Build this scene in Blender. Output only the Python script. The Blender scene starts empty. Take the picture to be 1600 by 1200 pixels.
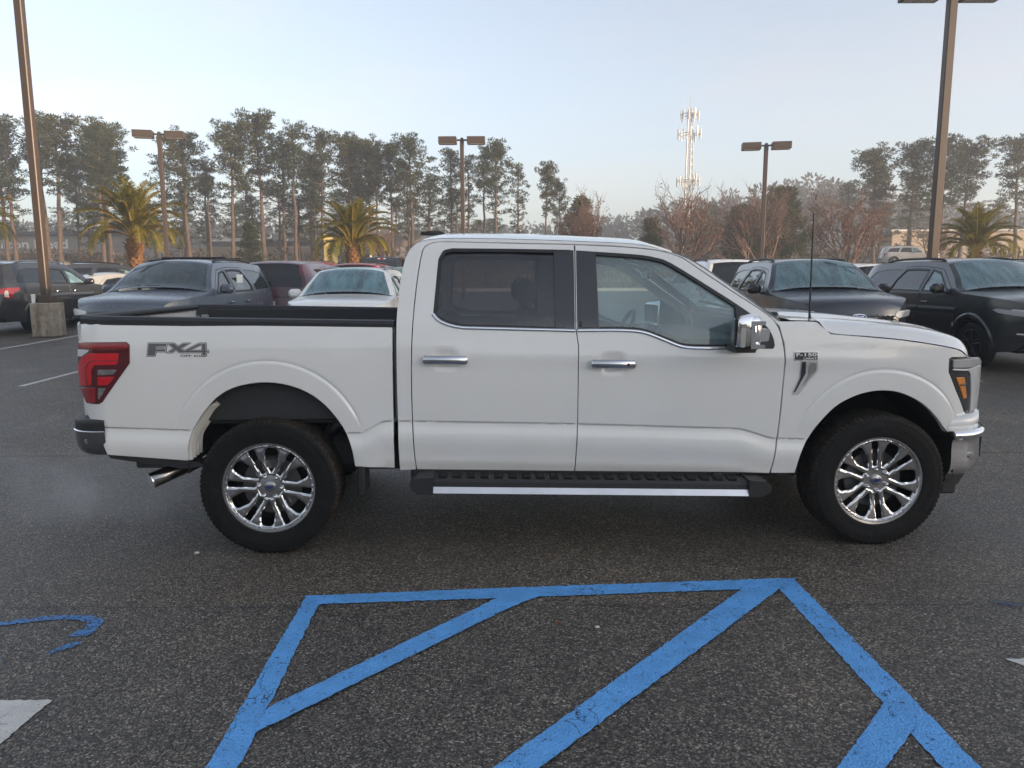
import bpy, bmesh, math, random
import numpy as np
from mathutils import Vector, Matrix
from mathutils.geometry import delaunay_2d_cdt

random.seed(7)
np.random.seed(7)
scene = bpy.context.scene
COL = scene.collection
R = math.radians

# ------------------------------------------------------------------ camera
cam_d = bpy.data.cameras.new("camera")
cam = bpy.data.objects.new("camera", cam_d)
COL.objects.link(cam)
cam_d.sensor_width = 36.0
cam_d.lens = 36.0 * 1155.0 / 1600.0
cam_d.clip_start = 0.05
cam_d.clip_end = 4000.0
_p, _r = R(8.2), R(0.2)
_f = Vector((0, math.cos(_p), -math.sin(_p)))
_right = Vector((1, 0, 0))
_up = _right.cross(_f)
_rx = _right * math.cos(_r) - _up * math.sin(_r)
_ux = _right * math.sin(_r) + _up * math.cos(_r)
cam.matrix_world = Matrix(((_rx.x, _ux.x, -_f.x, 0), (_rx.y, _ux.y, -_f.y, 0),
                           (_rx.z, _ux.z, -_f.z, 1.644), (0, 0, 0, 1)))
scene.camera = cam

# ------------------------------------------------------------------ light
SUN_EL, SUN_AZ = R(6.5), R(120.0)          # azimuth clockwise from +Y: right and behind the camera
world = bpy.data.worlds.new("World")
scene.world = world
world.use_nodes = True
wn = world.node_tree
wn.nodes.clear()
w_out = wn.nodes.new("ShaderNodeOutputWorld")
w_bg = wn.nodes.new("ShaderNodeBackground")
w_sky = wn.nodes.new("ShaderNodeTexSky")
w_sky.sky_type = 'NISHITA'
w_sky.sun_disc = False
w_sky.sun_elevation = SUN_EL
w_sky.sun_rotation = SUN_AZ
w_sky.altitude = 20.0
w_sky.air_density = 1.0
w_sky.dust_density = 1.8
w_sky.ozone_density = 3.0
w_hsv = wn.nodes.new("ShaderNodeHueSaturation")
w_hsv.inputs['Saturation'].default_value = 0.50
w_hsv.inputs['Hue'].default_value = 0.500
w_bg.inputs['Strength'].default_value = 0.15
wn.links.new(w_sky.outputs[0], w_hsv.inputs['Color'])
# faint warm streaks of high cloud low in the sky
w_tc = wn.nodes.new("ShaderNodeTexCoord")
w_mp = wn.nodes.new("ShaderNodeMapping")
w_mp.inputs['Scale'].default_value = (1.6, 1.6, 7.5)
w_nz = wn.nodes.new("ShaderNodeTexNoise")
w_nz.inputs['Scale'].default_value = 1.7
w_nz.inputs['Detail'].default_value = 5.0
w_rp = wn.nodes.new("ShaderNodeValToRGB")
w_rp.color_ramp.elements[0].position, w_rp.color_ramp.elements[0].color = 0.42, (1, 1, 1, 1)
w_rp.color_ramp.elements[1].position, w_rp.color_ramp.elements[1].color = 0.75, (1.14, 1.01, 0.95, 1)
w_mul = wn.nodes.new("ShaderNodeMix")
w_mul.data_type, w_mul.blend_type = 'RGBA', 'MULTIPLY'
w_mul.inputs[0].default_value = 1.0
wn.links.new(w_tc.outputs['Generated'], w_mp.inputs['Vector'])
wn.links.new(w_mp.outputs[0], w_nz.inputs['Vector'])
wn.links.new(w_nz.outputs['Fac'], w_rp.inputs['Fac'])
wn.links.new(w_hsv.outputs[0], w_mul.inputs[6])
wn.links.new(w_rp.outputs[0], w_mul.inputs[7])
wn.links.new(w_mul.outputs[2], w_bg.inputs['Color'])
wn.links.new(w_bg.outputs[0], w_out.inputs['Surface'])

sun_d = bpy.data.lights.new("sun", 'SUN')
sun_d.energy = 3.0
sun_d.angle = R(0.6)
sun_d.color = (1.0, 0.74, 0.50)
sun = bpy.data.objects.new("sun", sun_d)
COL.objects.link(sun)
_sd = Vector((math.sin(SUN_AZ) * math.cos(SUN_EL), math.cos(SUN_AZ) * math.cos(SUN_EL), math.sin(SUN_EL)))
sun.rotation_euler = _sd.to_track_quat('Z', 'Y').to_euler()

scene.view_settings.view_transform = 'Standard'
scene.view_settings.look = 'None'
scene.view_settings.exposure = 1.64
scene.view_settings.gamma = 1.0
scene.view_settings.use_curve_mapping = False
cy = scene.cycles
cy.use_denoising = True
cy.max_bounces = 8
cy.diffuse_bounces = 3
cy.glossy_bounces = 4
cy.transmission_bounces = 6
cy.transparent_max_bounces = 24
cy.volume_bounces = 1
cy.sample_clamp_indirect = 8.0
HAZE_DENSITY = 0.0017

# ------------------------------------------------------------------ materials
def _nt(name):
    m = bpy.data.materials.new(name)
    m.use_nodes = True
    nt = m.node_tree
    b = nt.nodes["Principled BSDF"]
    return m, nt, b

def N(nt, typ, **kw):
    n = nt.nodes.new(typ)
    for k, v in kw.items():
        if k in n.inputs:
            n.inputs[k].default_value = v
        else:
            setattr(n, k, v)
    return n

def ramp(nt, stops, interp='LINEAR'):
    r = nt.nodes.new("ShaderNodeValToRGB")
    cr_ = r.color_ramp
    cr_.interpolation = interp
    while len(cr_.elements) < len(stops):
        cr_.elements.new(0.5)
    for e, (p, c) in zip(cr_.elements, stops):
        e.position = p
        e.color = c if len(c) == 4 else (c[0], c[1], c[2], 1)
    return r

def mat(name, col, rough=0.5, metal=0.0, coat=0.0, var=0.08, scale=6.0, bump=0.0, bscale=80.0, spec=0.5, coatr=0.04, grime=0.0):
    """plain procedural material: base colour with a little noise wear, optional fine bump"""
    m, nt, b = _nt(name)
    b.inputs['Metallic'].default_value = metal
    b.inputs['Roughness'].default_value = rough
    b.inputs['Coat Weight'].default_value = coat
    b.inputs['Coat Roughness'].default_value = coatr
    b.inputs['Specular IOR Level'].default_value = spec
    tc = N(nt, "ShaderNodeTexCoord")
    nz = N(nt, "ShaderNodeTexNoise", Scale=scale, Detail=5.0, Roughness=0.6)
    nt.links.new(tc.outputs['Object'], nz.inputs['Vector'])
    a = tuple(max(0, c * (1 - var)) for c in col)
    c2 = tuple(min(1, c * (1 + var)) for c in col)
    rp = ramp(nt, [(0.3, a), (0.7, c2)])
    nt.links.new(nz.outputs['Fac'], rp.inputs['Fac'])
    nt.links.new(rp.outputs['Color'], b.inputs['Base Color'])
    if grime > 0:
        rr = N(nt, "ShaderNodeMapRange")
        rr.inputs['To Min'].default_value = max(0.02, rough - grime)
        rr.inputs['To Max'].default_value = rough + grime
        nt.links.new(nz.outputs['Fac'], rr.inputs['Value'])
        nt.links.new(rr.outputs[0], b.inputs['Roughness'])
    if bump > 0:
        n2 = N(nt, "ShaderNodeTexNoise", Scale=bscale, Detail=4.0)
        nt.links.new(tc.outputs['Object'], n2.inputs['Vector'])
        bp = N(nt, "ShaderNodeBump", Strength=bump, Distance=0.01)
        nt.links.new(n2.outputs['Fac'], bp.inputs['Height'])
        nt.links.new(bp.outputs[0], b.inputs['Normal'])
    return m

def paint(name, col, rough=0.35, metal=0.0, dew=0.0):
    """car paint: base coat under a clear coat, faint waviness, optional dew that roughens it"""
    m, nt, b = _nt(name)
    b.inputs['Base Color'].default_value = (*col, 1)
    b.inputs['Metallic'].default_value = metal
    b.inputs['Roughness'].default_value = rough
    b.inputs['Coat Weight'].default_value = 0.9
    b.inputs['Coat Roughness'].default_value = 0.03
    tc = N(nt, "ShaderNodeTexCoord")
    nz = N(nt, "ShaderNodeTexNoise", Scale=2.2, Detail=4.0)
    nt.links.new(tc.outputs['Object'], nz.inputs['Vector'])
    rp = ramp(nt, [(0.3, tuple(c * 0.965 for c in col)), (0.7, tuple(min(1, c * 1.02) for c in col))])
    nt.links.new(nz.outputs['Fac'], rp.inputs['Fac'])
    nt.links.new(rp.outputs['Color'], b.inputs['Base Color'])
    if dew > 0:
        n2 = N(nt, "ShaderNodeTexNoise", Scale=9.0, Detail=6.0, Roughness=0.7)
        nt.links.new(tc.outputs['Object'], n2.inputs['Vector'])
        mr = N(nt, "ShaderNodeMapRange")
        mr.inputs['To Min'].default_value = 0.08
        mr.inputs['To Max'].default_value = dew
        nt.links.new(n2.outputs['Fac'], mr.inputs['Value'])
        nt.links.new(mr.outputs[0], b.inputs['Coat Roughness'])
    return m

def glass(name, tint, dew=0.0, filmcol=(0.30, 0.42, 0.44), rough=0.0, dscale=3.0):
    """thin pane: tinted see-through plus mirror reflection, optional pale film for dew and painted reflection"""
    m = bpy.data.materials.new(name)
    m.use_nodes = True
    nt = m.node_tree
    nt.nodes.clear()
    out = N(nt, "ShaderNodeOutputMaterial")
    tr = N(nt, "ShaderNodeBsdfTransparent")
    tr.inputs['Color'].default_value = (*tint, 1)
    gl = N(nt, "ShaderNodeBsdfGlossy")
    gl.inputs['Roughness'].default_value = rough
    lw = N(nt, "ShaderNodeLayerWeight")
    lw.inputs['Blend'].default_value = 0.5
    pw = N(nt, "ShaderNodeMath", operation='POWER')
    pw.inputs[1].default_value = 3.4
    ma = N(nt, "ShaderNodeMath", operation='MULTIPLY_ADD')
    ma.inputs[1].default_value = 0.90
    ma.inputs[2].default_value = 0.085
    nt.links.new(lw.outputs['Facing'], pw.inputs[0])
    nt.links.new(pw.outputs[0], ma.inputs[0])
    mx = N(nt, "ShaderNodeMixShader")
    base = tr
    if dew > 0:
        df = N(nt, "ShaderNodeBsdfDiffuse")
        df.inputs['Color'].default_value = (*filmcol, 1)
        m2 = N(nt, "ShaderNodeMixShader")
        tc = N(nt, "ShaderNodeTexCoord")
        mp = N(nt, "ShaderNodeMapping")
        mp.inputs['Scale'].default_value = (dscale, dscale * 3.0, dscale * 0.6)
        nz = N(nt, "ShaderNodeTexNoise", Scale=1.1, Detail=6.0, Roughness=0.62)
        rp = ramp(nt, [(0.25, (dew * 0.25,) * 3), (0.72, (dew,) * 3)])
        nt.links.new(tc.outputs['Object'], mp.inputs['Vector'])
        nt.links.new(mp.outputs[0], nz.inputs['Vector'])
        nt.links.new(nz.outputs['Fac'], rp.inputs['Fac'])
        nt.links.new(rp.outputs['Color'], m2.inputs['Fac'])
        nt.links.new(tr.outputs[0], m2.inputs[1])
        nt.links.new(df.outputs[0], m2.inputs[2])
        base = m2
    nt.links.new(ma.outputs[0], mx.inputs['Fac'])
    nt.links.new(base.outputs[0], mx.inputs[1])
    nt.links.new(gl.outputs[0], mx.inputs[2])
    nt.links.new(mx.outputs[0], out.inputs['Surface'])
    return m

def asphalt(name, base, chip=1.0, rough=0.60):
    m, nt, b = _nt(name)
    tc = N(nt, "ShaderNodeTexCoord")
    vo = N(nt, "ShaderNodeTexVoronoi", Scale=135.0)
    vo.inputs['Randomness'].default_value = 1.0
    nt.links.new(tc.outputs['Object'], vo.inputs['Vector'])
    sx = N(nt, "ShaderNodeSeparateColor")
    nt.links.new(vo.outputs['Color'], sx.inputs[0])
    k = base
    rp = ramp(nt, [(0.0, (k[0] * .22, k[1] * .22, k[2] * .23)), (0.5, (k[0] * .85, k[1] * .85, k[2] * .85)), (0.80, (k[0] * 1.9, k[1] * 1.82, k[2] * 1.68)),
                   (0.965, (k[0] * (1 + 2.6 * chip), k[1] * (1 + 2.4 * chip), k[2] * (1 + 2.1 * chip))), (1.0, (.46, .43, .39))])
    nt.links.new(sx.outputs[0], rp.inputs['Fac'])
    # large worn and damp patches
    nz = N(nt, "ShaderNodeTexNoise", Scale=0.35, Detail=7.0, Roughness=0.62)
    nt.links.new(tc.outputs['Object'], nz.inputs['Vector'])
    r2 = ramp(nt, [(0.32, (.72, .72, .74)), (0.55, (1.0, .99, .97)), (0.75, (1.28, 1.24, 1.17))])
    nt.links.new(nz.outputs['Fac'], r2.inputs['Fac'])
    n3 = N(nt, "ShaderNodeTexNoise", Scale=3.1, Detail=5.0, Roughness=0.7)
    nt.links.new(tc.outputs['Object'], n3.inputs['Vector'])
    r3 = ramp(nt, [(0.25, (.80, .80, .80)), (0.7, (1.14, 1.13, 1.10))])
    nt.links.new(n3.outputs['Fac'], r3.inputs['Fac'])
    m1 = N(nt, "ShaderNodeMix", data_type='RGBA', blend_type='MULTIPLY')
    m1.inputs[0].default_value = 1.0
    m2 = N(nt, "ShaderNodeMix", data_type='RGBA', blend_type='MULTIPLY')
    m2.inputs[0].default_value = 1.0
    nt.links.new(rp.outputs[0], m1.inputs[6])
    nt.links.new(r2.outputs[0], m1.inputs[7])
    nt.links.new(m1.outputs[2], m2.inputs[6])
    nt.links.new(r3.outputs[0], m2.inputs[7])
    def mul(prev, fac_out):
        mx = N(nt, "ShaderNodeMix", data_type='RGBA', blend_type='MULTIPLY')
        mx.inputs[0].default_value = 1.0
        nt.links.new(prev, mx.inputs[6]); nt.links.new(fac_out, mx.inputs[7])
        return mx.outputs[2]
    col = m2.outputs[2]
    n4 = N(nt, "ShaderNodeTexNoise", Scale=1.15, Detail=4.0, Roughness=0.55)
    nt.links.new(tc.outputs['Object'], n4.inputs['Vector'])
    r4 = ramp(nt, [(0.56, (1, 1, 1)), (0.72, (1.42, 1.38, 1.30))])
    nt.links.new(n4.outputs['Fac'], r4.inputs['Fac'])
    col = mul(col, r4.outputs[0])
    v5 = N(nt, "ShaderNodeTexVoronoi", Scale=0.9)
    n5 = N(nt, "ShaderNodeTexNoise", Scale=5.0, Detail=4.0)
    nt.links.new(tc.outputs['Object'], n5.inputs['Vector'])
    a5 = N(nt, "ShaderNodeMix", data_type='RGBA', blend_type='ADD')
    a5.inputs[0].default_value = 0.22
    nt.links.new(tc.outputs['Object'], a5.inputs[6]); nt.links.new(n5.outputs['Color'], a5.inputs[7])
    nt.links.new(a5.outputs[2], v5.inputs['Vector'])
    r5 = ramp(nt, [(0.03, (.52, .52, .54)), (0.12, (.9, .9, .9)), (0.20, (1, 1, 1))])
    nt.links.new(v5.outputs['Distance'], r5.inputs['Fac'])
    col = mul(col, r5.outputs[0])
    # wheel tracks along the driving lane and the joint between two paving passes
    sp = N(nt, "ShaderNodeSeparateXYZ")
    nt.links.new(tc.outputs['Object'], sp.inputs[0])
    wv = N(nt, "ShaderNodeMath", operation='MULTIPLY_ADD')
    wv.inputs[1].default_value = 0.05
    nt.links.new(n5.outputs['Fac'], wv.inputs[0]); nt.links.new(sp.outputs['Y'], wv.inputs[2])
    s1 = N(nt, "ShaderNodeMath", operation='SUBTRACT'); s1.inputs[1].default_value = 3.565
    nt.links.new(wv.outputs[0], s1.inputs[0])
    s2 = N(nt, "ShaderNodeMath", operation='ABSOLUTE'); nt.links.new(s1.outputs[0], s2.inputs[0])
    r6 = ramp(nt, [(0.003, (.62, .62, .63)), (0.011, (1, 1, 1))])
    nt.links.new(s2.outputs[0], r6.inputs['Fac'])
    col = mul(col, r6.outputs[0])
    t1 = N(nt, "ShaderNodeMath", operation='SUBTRACT'); t1.inputs[1].default_value = 6.80
    nt.links.new(wv.outputs[0], t1.inputs[0])
    t2 = N(nt, "ShaderNodeMath", operation='ABSOLUTE'); nt.links.new(t1.outputs[0], t2.inputs[0])
    r8 = ramp(nt, [(0.008, (.40, .40, .41)), (0.026, (1, 1, 1)), (0.05, (1.12, 1.09, 1.03)), (0.35, (1, 1, 1))])
    nt.links.new(t2.outputs[0], r8.inputs['Fac'])
    col = mul(col, r8.outputs[0])
    s3 = N(nt, "ShaderNodeMath", operation='MULTIPLY'); s3.inputs[1].default_value = 8.0
    nt.links.new(s1.outputs[0], s3.inputs[0])
    r7 = ramp(nt, [(0.0, (.93, .94, .97)), (0.5, (1.05, 1.03, 1.0))])
    nt.links.new(s3.outputs[0], r7.inputs['Fac'])
    col = mul(col, r7.outputs[0])
    nt.links.new(col, b.inputs['Base Color'])
    mr = N(nt, "ShaderNodeMapRange")
    mr.inputs['From Min'].default_value = 0.3
    mr.inputs['From Max'].default_value = 0.7
    mr.inputs['To Min'].default_value = rough - 0.16
    mr.inputs['To Max'].default_value = rough + 0.1
    nt.links.new(nz.outputs['Fac'], mr.inputs['Value'])
    nt.links.new(mr.outputs[0], b.inputs['Roughness'])
    bp = N(nt, "ShaderNodeBump", Strength=0.75, Distance=0.007)
    nt.links.new(vo.outputs['Distance'], bp.inputs['Height'])
    bp.invert = True
    nt.links.new(bp.outputs[0], b.inputs['Normal'])
    return m

def road_paint(name, col, wear=0.42, rough=0.6):
    """line paint: cracked, chipped where the asphalt shows through (its own see-through gaps)"""
    m = bpy.data.materials.new(name)
    m.use_nodes = True
    nt = m.node_tree
    b = nt.nodes["Principled BSDF"]
    out = nt.nodes["Material Output"]
    b.inputs['Roughness'].default_value = rough
    tc = N(nt, "ShaderNodeTexCoord")
    n1 = N(nt, "ShaderNodeTexNoise", Scale=7.0, Detail=6.0, Roughness=0.65)
    nt.links.new(tc.outputs['Object'], n1.inputs['Vector'])
    r1 = ramp(nt, [(0.3, tuple(c * .82 for c in col)), (0.7, tuple(min(1, c * 1.12) for c in col))])
    nt.links.new(n1.outputs['Fac'], r1.inputs['Fac'])
    vo = N(nt, "ShaderNodeTexVoronoi", Scale=105.0)
    nt.links.new(tc.outputs['Object'], vo.inputs['Vector'])
    # fine chips + long cracks
    n2 = N(nt, "ShaderNodeTexNoise", Scale=55.0, Detail=6.0, Roughness=0.75)
    nt.links.new(tc.outputs['Object'], n2.inputs['Vector'])
    vc = N(nt, "ShaderNodeTexVoronoi", feature='DISTANCE_TO_EDGE', Scale=4.2)
    nv = N(nt, "ShaderNodeTexNoise", Scale=14.0, Detail=4.0)
    nt.links.new(tc.outputs['Object'], nv.inputs['Vector'])
    mxv = N(nt, "ShaderNodeMix", data_type='RGBA', blend_type='ADD')
    mxv.inputs[0].default_value = 0.16
    nt.links.new(tc.outputs['Object'], mxv.inputs[6])
    nt.links.new(nv.outputs['Color'], mxv.inputs[7])
    nt.links.new(mxv.outputs[2], vc.inputs['Vector'])
    rc = ramp(nt, [(0.004, (1, 1, 1)), (0.012, (0, 0, 0))])
    nt.links.new(vc.outputs['Distance'], rc.inputs['Fac'])
    gate = N(nt, "ShaderNodeTexNoise", Scale=2.3, Detail=3.0)
    nt.links.new(tc.outputs['Object'], gate.inputs['Vector'])
    rg = ramp(nt, [(0.47, (0, 0, 0)), (0.56, (1, 1, 1))])
    nt.links.new(gate.outputs['Fac'], rg.inputs['Fac'])
    mc = N(nt, "ShaderNodeMath", operation='MULTIPLY')
    nt.links.new(rc.outputs[0], mc.inputs[0])
    nt.links.new(rg.outputs[0], mc.inputs[1])
    rn = ramp(nt, [(wear - 0.05, (1, 1, 1)), (wear, (0, 0, 0))])
    nt.links.new(n2.outputs['Fac'], rn.inputs['Fac'])
    mm = N(nt, "ShaderNodeMath", operation='MAXIMUM')
    nt.links.new(mc.outputs[0], mm.inputs[0])
    nt.links.new(rn.outputs[0], mm.inputs[1])
    nt.links.new(r1.outputs[0], b.inputs['Base Color'])
    bp = N(nt, "ShaderNodeBump", Strength=0.9, Distance=0.006)
    bp.invert = True
    nt.links.new(vo.outputs['Distance'], bp.inputs['Height'])
    nt.links.new(bp.outputs[0], b.inputs['Normal'])
    tr = N(nt, "ShaderNodeBsdfTransparent")
    mx = N(nt, "ShaderNodeMixShader")
    nt.links.new(mm.outputs[0], mx.inputs['Fac'])
    nt.links.new(b.outputs[0], mx.inputs[1])
    nt.links.new(tr.outputs[0], mx.inputs[2])
    nt.links.new(mx.outputs[0], out.inputs['Surface'])
    return m

def leafmat(name, c1, c2, scale=0.6, trans=0.25, rough=0.6):
    m, nt, b = _nt(name)
    out = nt.nodes["Material Output"]
    tc = N(nt, "ShaderNodeTexCoord")
    nz = N(nt, "ShaderNodeTexNoise", Scale=scale, Detail=6.0, Roughness=0.7)
    nt.links.new(tc.outputs['Object'], nz.inputs['Vector'])
    rp = ramp(nt, [(0.3, c1), (0.68, c2)])
    nt.links.new(nz.outputs['Fac'], rp.inputs['Fac'])
    nt.links.new(rp.outputs[0], b.inputs['Base Color'])
    b.inputs['Roughness'].default_value = rough
    b.inputs['Specular IOR Level'].default_value = 0.3
    tl = N(nt, "ShaderNodeBsdfTranslucent")
    nt.links.new(rp.outputs[0], tl.inputs['Color'])
    mx = N(nt, "ShaderNodeMixShader")
    mx.inputs['Fac'].default_value = trans
    nt.links.new(b.outputs[0], mx.inputs[1])
    nt.links.new(tl.outputs[0], mx.inputs[2])
    nt.links.new(mx.outputs[0], out.inputs['Surface'])
    return m

# ------------------------------------------------------------------ mesh helpers
def mkmesh(name, V, F, mats, midx=None, smooth=False, normals=None):
    me = bpy.data.meshes.new(name)
    V = np.asarray(V, float)
    me.from_pydata([tuple(v) for v in V.tolist()], [], [tuple(int(i) for i in f) for f in F])
    if not isinstance(mats, (list, tuple)):
        mats = [mats]
    for mm in mats:
        me.materials.append(mm)
    if midx is not None:
        me.polygons.foreach_set('material_index', np.asarray(midx, np.int32))
    if smooth or normals is not None:
        me.polygons.foreach_set('use_smooth', np.ones(len(me.polygons), bool))
    me.update()
    if normals is not None and len(normals) == len(me.vertices):
        me.normals_split_custom_set_from_vertices([tuple(n) for n in np.asarray(normals).tolist()])
    return me

def link(name, me, parent=None, loc=None, rot=None, scale=None):
    o = bpy.data.objects.new(name, me)
    COL.objects.link(o)
    if parent is not None:
        o.parent = parent
    if loc is not None:
        o.location = loc
    if rot is not None:
        o.rotation_euler = rot
    if scale is not None:
        o.scale = scale
    return o

def tag(o, label=None, cat=None, group=None, kind=None):
    if label:
        o['label'] = label
    if cat:
        o['category'] = cat
    if group:
        o['group'] = group
    if kind:
        o['kind'] = kind
    return o

def thing(name, label, cat, loc=(0, 0, 0), rz=0.0, group=None):
    o = bpy.data.objects.new(name, None)
    COL.objects.link(o)
    o.empty_display_size = 0.2
    o.location = loc
    o.rotation_euler = (0, 0, rz)
    return tag(o, label, cat, group)

KIDS = {}
def kids(o):
    return [c for c in bpy.data.objects if c.parent is o]

def copy_tree(o, parent=None):
    c = o.copy()
    COL.objects.link(c)
    c.parent = parent
    for ch in kids(o):
        copy_tree(ch, c)
    return c

def mirror(o):
    """the same part on the other side of its thing (mesh data shared)"""
    c = copy_tree(o, o.parent)
    c.scale.y = -c.scale.y
    c.location.y = -c.location.y
    return c

class MB:
    """collects shapes, then links them as ONE mesh object"""
    def __init__(s):
        s.V, s.F, s.M = [], [], []
    def add(s, V, F, m=0):
        n = len(s.V)
        s.V += [tuple(float(q) for q in v) for v in V]
        s.F += [tuple(int(i) + n for i in f) for f in F]
        s.M += [m] * len(F)
        return s
    def box(s, c, d, m=0, bev=0.0, rz=0.0, ry=0.0):
        x, y, z = d[0] / 2, d[1] / 2, d[2] / 2
        if bev <= 0:
            V = [(sx * x, sy * y, sz * z) for sx in (-1, 1) for sy in (-1, 1) for sz in (-1, 1)]
            F = [(0, 1, 3, 2), (4, 6, 7, 5), (0, 4, 5, 1), (2, 3, 7, 6), (0, 2, 6, 4), (1, 5, 7, 3)]
        else:
            b = min(bev, x * .9, y * .9, z * .9)
            idx, V = {}, []
            for sx in (-1, 1):
                for sy in (-1, 1):
                    for sz in (-1, 1):
                        for a in range(3):
                            p = [sx * x, sy * y, sz * z]
                            sg = (sx, sy, sz)
                            for q in range(3):
                                if q != a:
                                    p[q] -= sg[q] * b
                            idx[(sx, sy, sz, a)] = len(V)
                            V.append(tuple(p))
            F = []
            for a in range(3):
                o1, o2 = [q for q in range(3) if q != a]
                for sg in (-1, 1):
                    f = []
                    for s1, s2 in ((-1, -1), (1, -1), (1, 1), (-1, 1)):
                        k = [0, 0, 0]
                        k[a], k[o1], k[o2] = sg, s1, s2
                        f.append(idx[(*k, a)])
                    F.append(f)
            for a in range(3):
                o1, o2 = [q for q in range(3) if q != a]
                for s1 in (-1, 1):
                    for s2 in (-1, 1):
                        k0 = [0, 0, 0]; k1 = [0, 0, 0]
                        k0[a], k0[o1], k0[o2] = -1, s1, s2
                        k1[a], k1[o1], k1[o2] = 1, s1, s2
                        F.append([idx[(*k0, o1)], idx[(*k1, o1)], idx[(*k1, o2)], idx[(*k0, o2)]])
            for sx in (-1, 1):
                for sy in (-1, 1):
                    for sz in (-1, 1):
                        F.append([idx[(sx, sy, sz, a)] for a in range(3)])
            # fix windings
            F2 = []
            for f in F:
                p = [Vector(V[i]) for i in f]
                n = (p[1] - p[0]).cross(p[2] - p[0])
                cc = sum(p, Vector()) / len(p)
                F2.append(f if n.dot(cc) >= 0 else f[::-1])
            F = F2
        cz, sn = math.cos(rz), math.sin(rz)
        cyy, sy_ = math.cos(ry), math.sin(ry)
        out = []
        for (px, py, pz) in V:
            px, pz = px * cyy + pz * sy_, -px * sy_ + pz * cyy
            out.append((c[0] + px * cz - py * sn, c[1] + px * sn + py * cz, c[2] + pz))
        return s.add(out, F, m)
    def tube(s, pts, rad, n=8, m=0, caps=True, square=False):
        pts = [Vector(p) for p in pts]
        if not hasattr(rad, '__len__'):
            rad = [rad] * len(pts)
        V, F = [], []
        up = Vector((0, 0, 1))
        prev = None
        for i, p in enumerate(pts):
            d = (pts[min(i + 1, len(pts) - 1)] - pts[max(i - 1, 0)]).normalized()
            if prev is None:
                a = d.cross(up)
                if a.length < 1e-3:
                    a = d.cross(Vector((0, 1, 0)))
                a.normalize()
            else:
                a = (prev - d * prev.dot(d))
                if a.length < 1e-6:
                    a = d.orthogonal()
                a.normalize()
            prev = a
            b = d.cross(a)
            for k in range(n):
                t = 2 * math.pi * (k + (0.5 if square else 0)) / n
                V.append(p + (a * math.cos(t) + b * math.sin(t)) * rad[i])
        L = len(pts)
        for i in range(L - 1):
            for k in range(n):
                F.append((i * n + k, i * n + (k + 1) % n, (i + 1) * n + (k + 1) % n, (i + 1) * n + k))
        if caps:
            F.append(tuple(range(n - 1, -1, -1)))
            F.append(tuple((L - 1) * n + k for k in range(n)))
        return s.add(V, F, m)
    def lathe(s, prof, c=(0, 0, 0), axis='z', n=24, m=0):
        V, F = [], []
        for (r, h) in prof:
            for k in range(n):
                t = 2 * math.pi * k / n
                u, v = r * math.cos(t), r * math.sin(t)
                V.append({'z': (u, v, h), 'y': (u, h, v), 'x': (h, u, v)}[axis])
        for i in range(len(prof) - 1):
            for k in range(n):
                F.append((i * n + k, i * n + (k + 1) % n, (i + 1) * n + (k + 1) % n, (i + 1) * n + k))
        return s.add([(a + c[0], b + c[1], d + c[2]) for a, b, d in V], F, m)
    def prism(s, poly, y0, y1, m=0, plane='xz'):
        """polygon given in a plane, extruded along the third axis"""
        n = len(poly)
        def P(u, v, w):
            return {'xz': (u, w, v), 'xy': (u, v, w), 'yz': (w, u, v)}[plane]
        V = [P(u, v, y0) for u, v in poly] + [P(u, v, y1) for u, v in poly]
        F = [tuple(range(n)), tuple(range(2 * n - 1, n - 1, -1))]
        F += [(i, n + i, n + (i + 1) % n, (i + 1) % n) for i in range(n)]
        return s.add(V, F, m)
    def ball(s, c, r, n=10, m=0, sc=(1, 1, 1)):
        prof = [(math.sin(math.pi * i / n) * r + 1e-5, -math.cos(math.pi * i / n) * r) for i in range(n + 1)]
        V, F = [], []
        k2 = n * 2
        for (rr, h) in prof:
            for k in range(k2):
                t = 2 * math.pi * k / k2
                V.append((c[0] + rr * math.cos(t) * sc[0], c[1] + rr * math.sin(t) * sc[1], c[2] + h * sc[2]))
        for i in range(n):
            for k in range(k2):
                F.append((i * k2 + k, i * k2 + (k + 1) % k2, (i + 1) * k2 + (k + 1) % k2, (i + 1) * k2 + k))
        return s.add(V, F, m)
    def mesh(s, name, mats, smooth=False, recalc=True):
        me = mkmesh(name, s.V, s.F, mats, s.M, False)
        if recalc:
            bm = bmesh.new()
            bm.from_mesh(me)
            bmesh.ops.recalc_face_normals(bm, faces=bm.faces)
            bm.to_mesh(me)
            bm.free()
        if smooth:
            me.polygons.foreach_set('use_smooth', np.ones(len(me.polygons), bool))
            try:
                me.set_sharp_from_angle(angle=R(smooth if smooth is not True else 35))
            except Exception:
                pass
        return me
    def build(s, name, mats, parent=None, smooth=False, **kw):
        return link(name, s.mesh(name, mats, smooth), parent, **kw)

# ------------------------------------------------------------------ panels: 2-D outlines mapped on curved skins
def area2(L):
    L = np.asarray(L, float)
    x, y = L[:, 0], L[:, 1]
    return 0.5 * np.sum(x * np.roll(y, -1) - np.roll(x, -1) * y)

def densify(L, res):
    out = []
    n = len(L)
    for i in range(n):
        a, b = np.asarray(L[i], float), np.asarray(L[(i + 1) % n], float)
        k = max(1, int(math.ceil(np.linalg.norm(b - a) / res)))
        for j in range(k):
            out.append(a + (b - a) * j / k)
    return np.array(out)

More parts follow.
